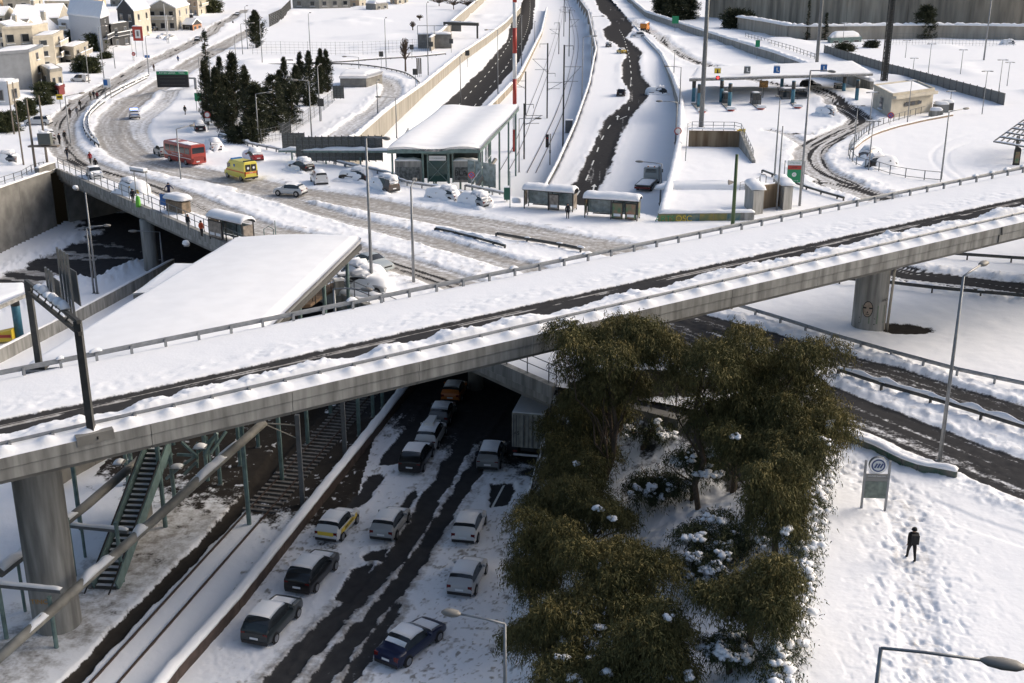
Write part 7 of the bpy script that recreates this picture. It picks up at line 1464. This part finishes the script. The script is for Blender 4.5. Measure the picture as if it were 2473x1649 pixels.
house('shop with red base and glazed front below the garden trees', 1, (390,800), (470,850), (580,830), 650, GRW, CRM2, (1,1), (2,1), 'flat', name='shop')
house('round ended pale house by the left wires', 1, (-80,960), (90,960), (190,930), 760, WHT, CRM2, (1,1), (1,1), 'flat')
house('cream bay house below the beige gable house', 1, (200,520), (430,470), (545,430), 290, CRM, CRM2, (2,2), (1,2), 'gableB')
house('terrace with pergola and awnings beside the garden trees', 1, (570,590), (680,600), (810,540), 440, CRM2, CRM2, (1,2), (2,2), 'flat', (('R', .5),))
house('cream house with broad snowy terrace roofs behind the blue grey block', 1, (-80,450), (150,440), (290,400), 270, CRM, CRM2, (3,2), (2,2), 'gableB')
house('pale house squeezed between cream bay house and white gable', 1, (540,330), (640,335), (700,300), 190, WHT, CRM2, (1,2), (1,2), 'flat', (('L', .5),))
house('tan terrace house above the white gable roof', 1, (700,120), (860,115), (960,90), -20, CRM2, PCH, (3,2), (2,2), 'gableA')
house('grey villa behind the dark arched house', 1, (1000,60), (1180,62), (1300,40), -70, GRW, CRM, (3,2), (2,2), 'flat', (('L', .5),))
house('low garage with red door below the shop', 1, (500,870), (540,880), (590,860), 800, mat('garage_red', (.16, .02, .02), .7), mat('garage_red', (.16, .02, .02), .7), (1,1), (0,1), 'flat', name='garage')
house('cream house at the very edge behind the gable houses', 1, (-160,330), (60,320), (160,290), 140, CRM, CRM, (3,2), (1,2), 'gableA')
house('row of grey sheds at the back of the empty plot', 2, (400,80), (640,82), (920,75), -20, GRW, GRW, (2,1), (3,1), 'flat', name='shed')
house('tan house at the back of the empty plot', 2, (910,65), (1000,70), (1060,60), -40, PCH, CRM2, (1,2), (1,2), 'flat')
house('pale shelter with heavy snow at the back of the empty plot', 2, (1060,90), (1150,95), (1260,85), 45, GRW, GRW, (0,1), (2,1), 'flat', name='shelter', snow=2.0)
house('brown timber house behind the empty plot', 2, (1280,40), (1340,45), (1440,35), -60, PCH, CRM2, (1,2), (2,2), 'gableB')
house('beige toll office with a dark slit window and snowy roof', 4, (1065,915), (1215,1005), (1565,950), 812, CRM, CRM, (1,1), (0,1), 'flat', name='toll_office', snow=.5)
C = Q(4, 1215, 1005, 0); B_ = Q(4, 1565, 950, 0) - C; t = [o for o in bpy.data.objects if o.name.startswith('toll_office')][0]; h = zat(4, 812, C.y); n_ = Vector((B_.y, -B_.x, 0)).normalized(); w = MB().box(B_ * .5 + n_ * .06 + Vector((0, 0, h * .58)), (4.2, .16, .75), math.atan2(B_.y, B_.x), STEEL).build('slit_window', t)
for k in range(3): MB().box(B_ * (.34 + .16 * k) + n_ * .15 + Vector((0, 0, h * .58)), (1.15, .04, .6), math.atan2(B_.y, B_.x), GLASS).build('pane', w)
MB().prism([Vector((0, 0, 0)) + n_ * .9, B_ + n_ * .9, B_ + n_ * .03, n_ * .03], h - .45, h + .1, CRM).build('eave', t)
house('low teal shed under rounded snow below the back wall', 4, (690,360), (715,372), (975,362), 335, TEAL, TEAL, (0,1), (3,1), 'flat', name='shed', snow=2.2)
for i, (u, v, w, hh) in enumerate(((1640, 950, 2.4, 1.6), (1600, 985, 2.0, 1.2), (1690, 930, 2.0, 1.5))):
    p = Q(4, u, v, .1); t = thing('equipment_box', ('snow topped equipment box beside the toll office', 'low snow topped bin at the corner of the railing', 'dark machine under snow beside the toll office')[i], 'cabinet', p); MB().box((0, 0, hh / 2), (w, 1.5, hh), .2, (STEELG, CONC, STEEL)[i]).build('body', t); b = blob(w * .55, .8, .6, i); q = b.build('snow_cap', t, True); q.location = (0, 0, hh)

# ------------------------------------------------------------------ trees
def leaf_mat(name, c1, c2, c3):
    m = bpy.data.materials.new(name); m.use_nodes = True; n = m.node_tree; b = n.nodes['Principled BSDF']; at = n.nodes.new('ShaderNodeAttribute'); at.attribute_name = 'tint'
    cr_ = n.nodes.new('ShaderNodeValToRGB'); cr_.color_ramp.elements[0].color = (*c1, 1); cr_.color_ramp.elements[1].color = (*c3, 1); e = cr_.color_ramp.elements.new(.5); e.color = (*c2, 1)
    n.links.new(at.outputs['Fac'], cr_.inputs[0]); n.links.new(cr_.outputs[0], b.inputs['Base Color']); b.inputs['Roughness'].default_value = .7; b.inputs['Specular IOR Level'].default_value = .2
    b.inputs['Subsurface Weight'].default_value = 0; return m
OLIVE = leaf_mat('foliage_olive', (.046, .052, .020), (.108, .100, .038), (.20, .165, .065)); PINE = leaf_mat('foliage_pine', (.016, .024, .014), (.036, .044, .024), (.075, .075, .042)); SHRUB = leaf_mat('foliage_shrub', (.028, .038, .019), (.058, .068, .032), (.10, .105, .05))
def tri_mesh(name, V, tint, m):
    n = len(V) // 3; me = bpy.data.meshes.new(name); me.vertices.add(len(V)); me.vertices.foreach_set('co', V.astype(np.float32).ravel()); me.loops.add(n * 3); me.loops.foreach_set('vertex_index', np.arange(n * 3, dtype=np.int32)); me.polygons.add(n); me.polygons.foreach_set('loop_start', np.arange(0, n * 3, 3, dtype=np.int32)); me.update()
    a = me.attributes.new('tint', 'FLOAT', 'POINT'); a.data.foreach_set('value', np.clip(tint, 0, 1).astype(np.float32)); me.materials.append(m); return me
def leaves(P, D, ln, wd, r):             # one narrow triangle pair per leaf: base P, direction D
    n = len(P); S = np.cross(D, r.normal(size=(n, 3))); S /= np.linalg.norm(S, axis=1)[:, None] + 1e-9
    ln = ln * r.uniform(.6, 1.3, n)[:, None]; wd = wd * r.uniform(.7, 1.3, n)[:, None]
    a = P - S * wd / 2; b = P + S * wd / 2; c = P + D * ln
    return np.stack([a, b, c], 1).reshape(-1, 3)
def weeping_crown(lobes, n_spray, seed, per=9, ln=.34, wd=.055):
    r = np.random.default_rng(seed); Vs = []; Ts = []; vol = np.array([l[3] * l[4] * l[5] for l in lobes]) ** .67; cnt = (n_spray * vol / vol.sum()).astype(int)
    for (x, y, z, a, b, c), k in zip(lobes, cnt):
        d = r.normal(size=(k, 3)); d /= np.linalg.norm(d, axis=1)[:, None]; d[:, 2] = np.where(d[:, 2] < -.55, -d[:, 2], d[:, 2]); rad = r.uniform(.35, 1.0, k) ** .45
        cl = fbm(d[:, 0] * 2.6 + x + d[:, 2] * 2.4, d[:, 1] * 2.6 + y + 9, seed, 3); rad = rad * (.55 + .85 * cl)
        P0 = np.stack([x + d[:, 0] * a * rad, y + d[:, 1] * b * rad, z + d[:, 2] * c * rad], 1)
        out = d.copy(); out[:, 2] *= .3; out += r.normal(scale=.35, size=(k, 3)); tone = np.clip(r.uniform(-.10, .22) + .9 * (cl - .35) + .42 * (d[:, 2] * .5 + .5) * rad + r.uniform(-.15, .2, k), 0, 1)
        drop = r.uniform(.15, .7, k)
        for j in range(per):
            t = (j + r.uniform(0, 1, k)) / per
            pos = P0 + out * (t * .55)[:, None] + np.stack([0 * t, 0 * t, -drop * t * t], 1) + r.normal(scale=.09, size=(k, 3))
            dr = out * (1 - t)[:, None] * .6 + np.array([0, 0, -1.])[None] * (.35 + t)[:, None] + r.normal(scale=.45, size=(k, 3)); dr /= np.linalg.norm(dr, axis=1)[:, None]
            Vs.append(leaves(pos, dr, ln, wd, r)); Ts.append(np.repeat(np.clip(tone + r.uniform(-.12, .12, k), 0, 1), 3))
    return np.concatenate(Vs), np.concatenate(Ts)
def limb(mb, a, b, r0, r1, seed, m=BARK, n=6):
    rr = random.Random(seed); pts = [Vector(a).lerp(Vector(b), k / 5) + (Vector((rr.uniform(-1, 1), rr.uniform(-1, 1), rr.uniform(-.4, .4))) * .12 * (Vector(b) - Vector(a)).length * .5 if 0 < k < 5 else Vector((0, 0, 0))) for k in range(6)]
    mb.tube(pts, [r0 + (r1 - r0) * k / 5 for k in range(6)], n, m)
def snow_clumps(spots, seed):
    mb = MB(); rr = random.Random(seed)
    for (x, y, z, s) in spots:
        rg = []
        for i in range(4):
            a = -1.2 + 2.4 * i / 3; rg.append([(x + math.cos(a) * s * math.cos(q * math.pi / 3) * rr.uniform(.55, 1.3), y + math.cos(a) * s * math.sin(q * math.pi / 3) * rr.uniform(.55, 1.3), z + math.sin(a) * s * .55) for q in range(6)])
        mb.ring(rg, SNOW)
    return mb
def grove_tree(label, u, v, ru, rv, hc, seed, nsp=1500, mt=None, snow=6, name='weeping_tree', cat='tree', extra=()):
    mt = mt or OLIVE; a, dy, dz = ray(13, u, v); best = None
    for Y in np.arange(44, 80, .25):
        p = QY(13, u, v, Y)
        if p.z - ground_at(p.x, p.y) <= hc: best = p; break
    if best is None: best = QY(13, u, v, 70)
    c = best; zc = c.y * CP + (CAMH - c.z) * SP; sc = FPX / zc; W_ = ru / 1.725 / sc * 1.0; H_ = rv / 1.725 / sc * 1.05
    g0 = ground_at(c.x, c.y); t = thing(name, label, cat, (c.x, c.y, g0), 0, None); r = random.Random(seed); zc_ = c.z - g0
    lobes = [(0, 0, 0, W_ * .8, W_ * .75, H_ * .8)]
    lobes = [(0, 0, -.1 * H_, W_ * .62, W_ * .6, H_ * .62)]
    for k in range(11):
        an = k * 2.4 + r.uniform(0, .8); rr_ = r.uniform(.40, .95); zz_ = r.uniform(-.65, .75) * math.sqrt(max(.1, 1 - rr_ * rr_ * .8)); lobes.append((math.cos(an) * W_ * rr_, math.sin(an) * W_ * rr_ * .9, zz_ * H_, W_ * r.uniform(.24, .46), W_ * r.uniform(.24, .46), H_ * r.uniform(.22, .42)))
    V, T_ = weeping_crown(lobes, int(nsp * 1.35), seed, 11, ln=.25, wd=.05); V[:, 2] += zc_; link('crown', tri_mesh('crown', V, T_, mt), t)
    mb = MB(); bx, by = r.uniform(-.4, .4), r.uniform(-.4, .4); limb(mb, (bx, by, -.3), (0, 0, zc_), .2, .11, seed); mb.build('trunk', t, True)
    lb = MB()
    for k in range(9): l = lobes[k % len(lobes)]; f_ = r.uniform(.35, .9); limb(lb, (bx * (1 - f_), by * (1 - f_), zc_ * f_), (l[0] * 1.3 + r.uniform(-.3, .3), l[1] * 1.3, zc_ + l[2] + r.uniform(-.3, .5)), .07, .02, seed + k, n=5)
    lb.build('limbs', t, True)
    if snow:
        sp = []
        for k in range(snow): l = r.choice(lobes); an = r.uniform(math.pi, 2 * math.pi); el = r.uniform(.0, .8); sp += [(l[0] + math.cos(an) * l[3] * math.cos(el) + r.uniform(-.25, .25), l[1] + math.sin(an) * l[4] * math.cos(el) + r.uniform(-.2, .2), zc_ + l[2] + math.sin(el) * l[5] - .1 + r.uniform(-.15, .15), r.uniform(.06, .26)) for _ in range(7)]
        o = snow_clumps(sp, seed).build('snow_clumps', t, True); o['kind'] = 'stuff'
    return t
GT = [('olive tree with rounded top overlapping the flyover edge', 440,160,220,165,12.0,2300,3), ('olive tree leaning between flyover and pier, beside the rounded one', 830,250,230,205,9.5,2300,4), ('broad olive tree nearest the lower right carriageway', 1160,310,250,225,6.5,2500,4), ('drooping tree above the metro totem', 1240,520,160,190,4.2,1500,8), ('olive tree hiding the container lorry', 385,430,165,160,5.4,1600,2), ('brownish tree above the lorry tail', 300,650,160,140,5.0,1400,6), ('long hanging tree at the top of the hedge', 1130,800,140,210,4.0,1400,7), ('bushy green tree beside the right row of cars', 200,990,180,175,4.8,1700,7), ('wide olive tree in the middle of the slope', 490,1060,220,175,4.8,1900,9), ('rounded tree above the hedge by the path', 1040,1200,215,175,3.6,1800,8), ('dark green tree at the foot of the slope beside the lamp', 185,1350,170,190,4.4,1700,8), ('thin tree with pale branches low on the slope', 640,1420,170,190,4.0,1500,14), ('tree with snow laden lower boughs at the slope foot', 340,1530,160,110,3.6,1200,18), ('dense tree joining the middle of the grove', 960,470,220,170,5.0,1700,5), ('tree bridging the lorry side and the slope', 370,840,150,130,4.6,1300,12), ('olive crown below the rounded top tree', 420,330,170,120,9.0,1400,0), ('olive crown filling the side above the lorry tail', 250,560,110,110,5.6,900,1), ('brown crown beside the parked right row', 230,800,130,120,5.0,1100,3), ('thick foliage over the middle of the grove', 1010,600,150,120,4.6,1200,6), ('leaning tree beside the right row of cars, lower down', 120,1120,110,140,4.2,900,6), ('brown olive crown in the lower middle of the slope', 400,1230,190,130,4.4,1500,10), ('tree at the slope foot beside the thin pale one', 520,1560,150,110,3.6,1100,14), ('long tree above the hedge below the hanging one', 1190,650,120,170,3.8,1100,8)]
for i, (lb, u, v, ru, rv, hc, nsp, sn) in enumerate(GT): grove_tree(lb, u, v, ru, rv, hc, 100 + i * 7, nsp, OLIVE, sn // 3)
ST = [('bent sapling loaded with snow in the clearing', 800,640,120,70,2.6,420,26), ('dark fallen bough with snow across the clearing', 630,750,135,60,1.6,700,14), ('snow laden shrub below the hanging tree', 900,960,160,70,1.5,800,30), ('shrub under heavy snow pillows in the clearing', 830,1080,80,70,1.6,420,34), ('small snowy bush at the bottom of the slope', 930,1420,100,70,1.6,380,26), ('shrub with snow at the edge of the clearing', 560,1250,90,60,1.8,350,18), ('snow heaped bush at the very foot of the grove', 390,1500,110,70,1.4,420,36), ('bare twiggy shrub near the flyover shade', 600,520,90,60,1.2,160,8)]
for i, (lb, u, v, ru, rv, hc, nsp, sn) in enumerate(ST): grove_tree(lb, u, v, ru, rv, hc, 300 + i * 5, nsp, SHRUB, sn, 'snowy_shrub', 'shrub')
# hedge along the path
hp = resample([Vector((p[0], p[1], 0)) for p in [(19.2,64.8),(18.3,61.7),(15.9,54.6),(13.4,47),(11.8,42.6),(10.6,38.5)]], 1.3)
for i, p in enumerate(hp):
    t = thing('hedge_bush', 'low snowy hedge bush between the grove and the path', 'bush', (p.x - .3, p.y, .0), 0, 'hedge bushes along the path'); V, T_ = weeping_crown([(0, 0, .45, .7, .8, .5)], 110, 500 + i, 7, .22, .05); link('foliage', tri_mesh('foliage', V, T_, SHRUB), t); rr = random.Random(i); o = snow_clumps([(rr.uniform(-.3, .7), rr.uniform(-.7, .7), rr.uniform(.45, .95), rr.uniform(.14, .34)) for _ in range(11)], i).build('snow_clumps', t, True); o['kind'] = 'stuff'
    MB().tube([(0, 0, -.1), (0, 0, .4)], .05, 5, BARK).build('stem', t)
# conifers
def conifer(label, k, u, v, tv, wpx, kind='cypress', seed=0, group=None, snow=.16, f=None, name='cypress_tree', mt=None):
    B = (f or G)(k, u, v); h = zat(k, tv, B.y) - B.z; zc = B.y * CP + (CAMH - B.z) * SP; w = wpx / SHEETS[k][2] / (FPX / zc) / 2 * 1.22
    r = np.random.default_rng(seed + 40); NB = {'cypress': 230, 'pine': 190, 'thin': 90}[kind]; per = 11
    zb = r.uniform(.03, .97, NB); zb[:6] = np.linspace(.84, .98, 6); az = r.uniform(0, 2 * math.pi, NB)
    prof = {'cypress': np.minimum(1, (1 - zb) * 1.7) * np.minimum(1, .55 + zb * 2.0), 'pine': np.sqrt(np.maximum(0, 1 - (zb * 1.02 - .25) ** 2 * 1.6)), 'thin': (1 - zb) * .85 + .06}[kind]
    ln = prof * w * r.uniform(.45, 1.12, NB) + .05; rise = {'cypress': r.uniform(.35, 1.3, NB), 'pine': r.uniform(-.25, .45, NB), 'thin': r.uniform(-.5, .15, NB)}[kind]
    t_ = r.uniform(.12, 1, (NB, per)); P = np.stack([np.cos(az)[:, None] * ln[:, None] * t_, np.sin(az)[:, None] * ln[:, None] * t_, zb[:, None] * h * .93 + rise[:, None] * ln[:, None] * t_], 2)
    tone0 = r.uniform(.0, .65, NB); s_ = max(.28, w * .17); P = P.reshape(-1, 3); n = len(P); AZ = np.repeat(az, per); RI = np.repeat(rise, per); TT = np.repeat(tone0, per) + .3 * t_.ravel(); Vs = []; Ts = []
    for j in range(4):
        D = np.stack([np.cos(AZ), np.sin(AZ), RI], 1) + r.normal(scale=.6, size=(n, 3)); D /= np.linalg.norm(D, axis=1)[:, None]
        Vs.append(leaves(P + r.normal(scale=s_ * .38, size=(n, 3)), D, s_ * 1.15, s_ * .30, r)); Ts.append(np.repeat(np.clip(TT + r.uniform(-.15, .15, n), 0, 1), 3))
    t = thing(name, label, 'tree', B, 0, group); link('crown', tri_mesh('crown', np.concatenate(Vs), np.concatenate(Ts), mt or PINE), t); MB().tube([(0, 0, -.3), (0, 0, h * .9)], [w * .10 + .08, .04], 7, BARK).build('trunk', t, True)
    if snow:
        rr = random.Random(seed); sp = []
        for q in range(int(160 * snow)): i = rr.randrange(n); sp += [(P[i, 0] + rr.uniform(-.3, .3) * s_, P[i, 1] + rr.uniform(-.3, .3) * s_, P[i, 2] + .12 * s_ + rr.uniform(-.1, .1), s_ * rr.uniform(.12, .40)) for _ in range(2)]
        o = snow_clumps(sp, seed).build('snow_clumps', t, True); o['kind'] = 'stuff'
    return t
CL = [(1,1890,900,215,150,'thin','tall thin spruce rising above the pine wood'),(1,1880,1140,500,150,'cypress','dense cypress at the wood edge by the green exit sign'),(1,1975,1170,560,170,'cypress','dense cypress beside the round red sign'),(1,2130,1080,430,200,'cypress','broad cypress in the middle of the wood'),(1,2230,1040,560,150,'cypress','cypress beside the broad middle one'),(2,75,440,75,150,'cypress','lone dark cypress at the corner of the empty plot'),(2,480,870,440,110,'cypress','pointed cypress at the left of the five in a row'),(2,560,875,425,110,'cypress','tallest pointed cypress of the five in a row'),(2,640,860,500,100,'cypress','shorter cypress in the row of five'),(2,665,850,405,100,'cypress','slim pointed cypress in the row of five'),(2,715,845,415,110,'cypress','end cypress of the five, by the louvred panel'),(2,350,1080,470,130,'cypress','spire shaped cypress before the row of five'),(2,245,1190,630,190,'pine','bushy pine beside the small louvred panel'),(2,90,1280,700,220,'pine','bushy pine above the snowed guard rail'),(2,10,1260,600,150,'cypress','cypress joining the pine wood and the bushy pines'),(2,400,1130,720,150,'pine','rounded pine below the spire cypress'),(1,2050,1130,640,160,'cypress','cypress filling the gap beside the broad one'),(1,1930,1100,620,150,'cypress','cypress behind the round red sign'),(1,2290,1150,720,170,'pine','dark pine at the heart of the wood'),(1,2080,1240,900,170,'pine','bushy pine at the wood foot near the guard rail'),(2,170,1180,760,160,'pine','pine linking the wood and the small louvred panel'),(2,300,1040,600,140,'cypress','cypress behind the spire shaped one'),(2,440,960,560,130,'cypress','cypress leaning on the row of five'),(1,2010,1010,470,120,'cypress','tall cypress behind the thin spruce')]
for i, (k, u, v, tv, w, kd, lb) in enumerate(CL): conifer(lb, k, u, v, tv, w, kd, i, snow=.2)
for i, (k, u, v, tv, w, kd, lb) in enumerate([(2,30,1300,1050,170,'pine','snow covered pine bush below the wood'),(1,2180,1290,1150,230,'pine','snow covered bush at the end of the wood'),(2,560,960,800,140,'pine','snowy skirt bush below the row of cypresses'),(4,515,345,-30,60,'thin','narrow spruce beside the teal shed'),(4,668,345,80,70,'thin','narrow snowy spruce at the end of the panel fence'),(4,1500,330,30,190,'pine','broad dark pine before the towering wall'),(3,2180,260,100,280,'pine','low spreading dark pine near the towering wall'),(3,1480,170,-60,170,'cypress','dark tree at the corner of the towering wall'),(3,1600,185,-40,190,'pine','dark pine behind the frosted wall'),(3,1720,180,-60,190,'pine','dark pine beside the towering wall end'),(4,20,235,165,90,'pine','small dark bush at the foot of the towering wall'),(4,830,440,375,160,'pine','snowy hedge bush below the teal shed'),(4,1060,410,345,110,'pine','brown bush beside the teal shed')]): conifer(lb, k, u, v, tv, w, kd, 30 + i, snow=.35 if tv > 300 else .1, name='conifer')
for i, (u, v, tv, w, lb) in enumerate([(700,420,265,180,'dark garden tree behind the cream terrace'),(850,470,310,190,'dark garden tree beside the white gable house'),(920,450,360,110,'small tree touching the white gable wall'),(740,660,500,160,'snow dusted shrub above the white van'),(840,670,510,150,'snow dusted tree beside the fence of the gardens'),(390,880,740,170,'dark shrub before the blue grey block'),(470,870,740,120,'dark tree beside the red based shop'),(400,950,840,150,'snow dusted shrub behind the yellow shop sign'),(200,1110,900,110,'dark tree beside the utility poles'),(60,1200,1010,220,'snowy bare shrubs at the left wires'),(280,1050,880,110,'olive tree behind the transformer poles'),(960,560,470,130,'snowy branches beside the garden fence'),(1930,120,0,160,'dark trees at the edge of the far street')]): conifer(lb, 1, u, v, tv, w, 'pine', 60 + i, snow=.35, mt=SHRUB, name='garden_tree')
# bare trees
def bare(label, k, u, v, tv, wpx, seed):
    B = G(k, u, v); h = zat(k, tv, B.y) - B.z; zc = B.y * CP + CAMH * SP; w = wpx / SHEETS[k][2] / (FPX / zc) / 2; r = random.Random(seed); t = thing('bare_tree', label, 'tree', B); MB().tube([(0, 0, -.2), (0, 0, h * .55)], [.28, .16], 6, BARK).build('trunk', t); mb = MB()
    for q in range(60):
        an = r.uniform(0, 6.28); el = r.uniform(-.1, 1.3); z0 = h * r.uniform(.35, .6); e = Vector((math.cos(an) * math.cos(el) * w, math.sin(an) * math.cos(el) * w, h * .6 + math.sin(el) * h * .4)); limb(mb, (0, 0, z0), e, .10, .05, seed + q, n=4)
    mb.build('limbs', t)
bare('round bare tree standing alone on the snowy plot', 2, 1418, 655, 335, 100, 1); bare('small bare shrub on the mounds of the plot', 2, 1482, 280, 190, 60, 2); bare('bare bush beside the small shrub on the plot', 2, 1545, 190, 130, 70, 3)
for i, (u, v, tv) in enumerate(((1720, 60, -30), (1850, 90, -20), (1980, 100, -20))): bare(('bare tree behind the plot by the timber house', 'bare tree behind the plot beside the ramp wall', 'dark bare tree where the ramp wall begins')[i], 2, u, v, tv, 190, 10 + i)
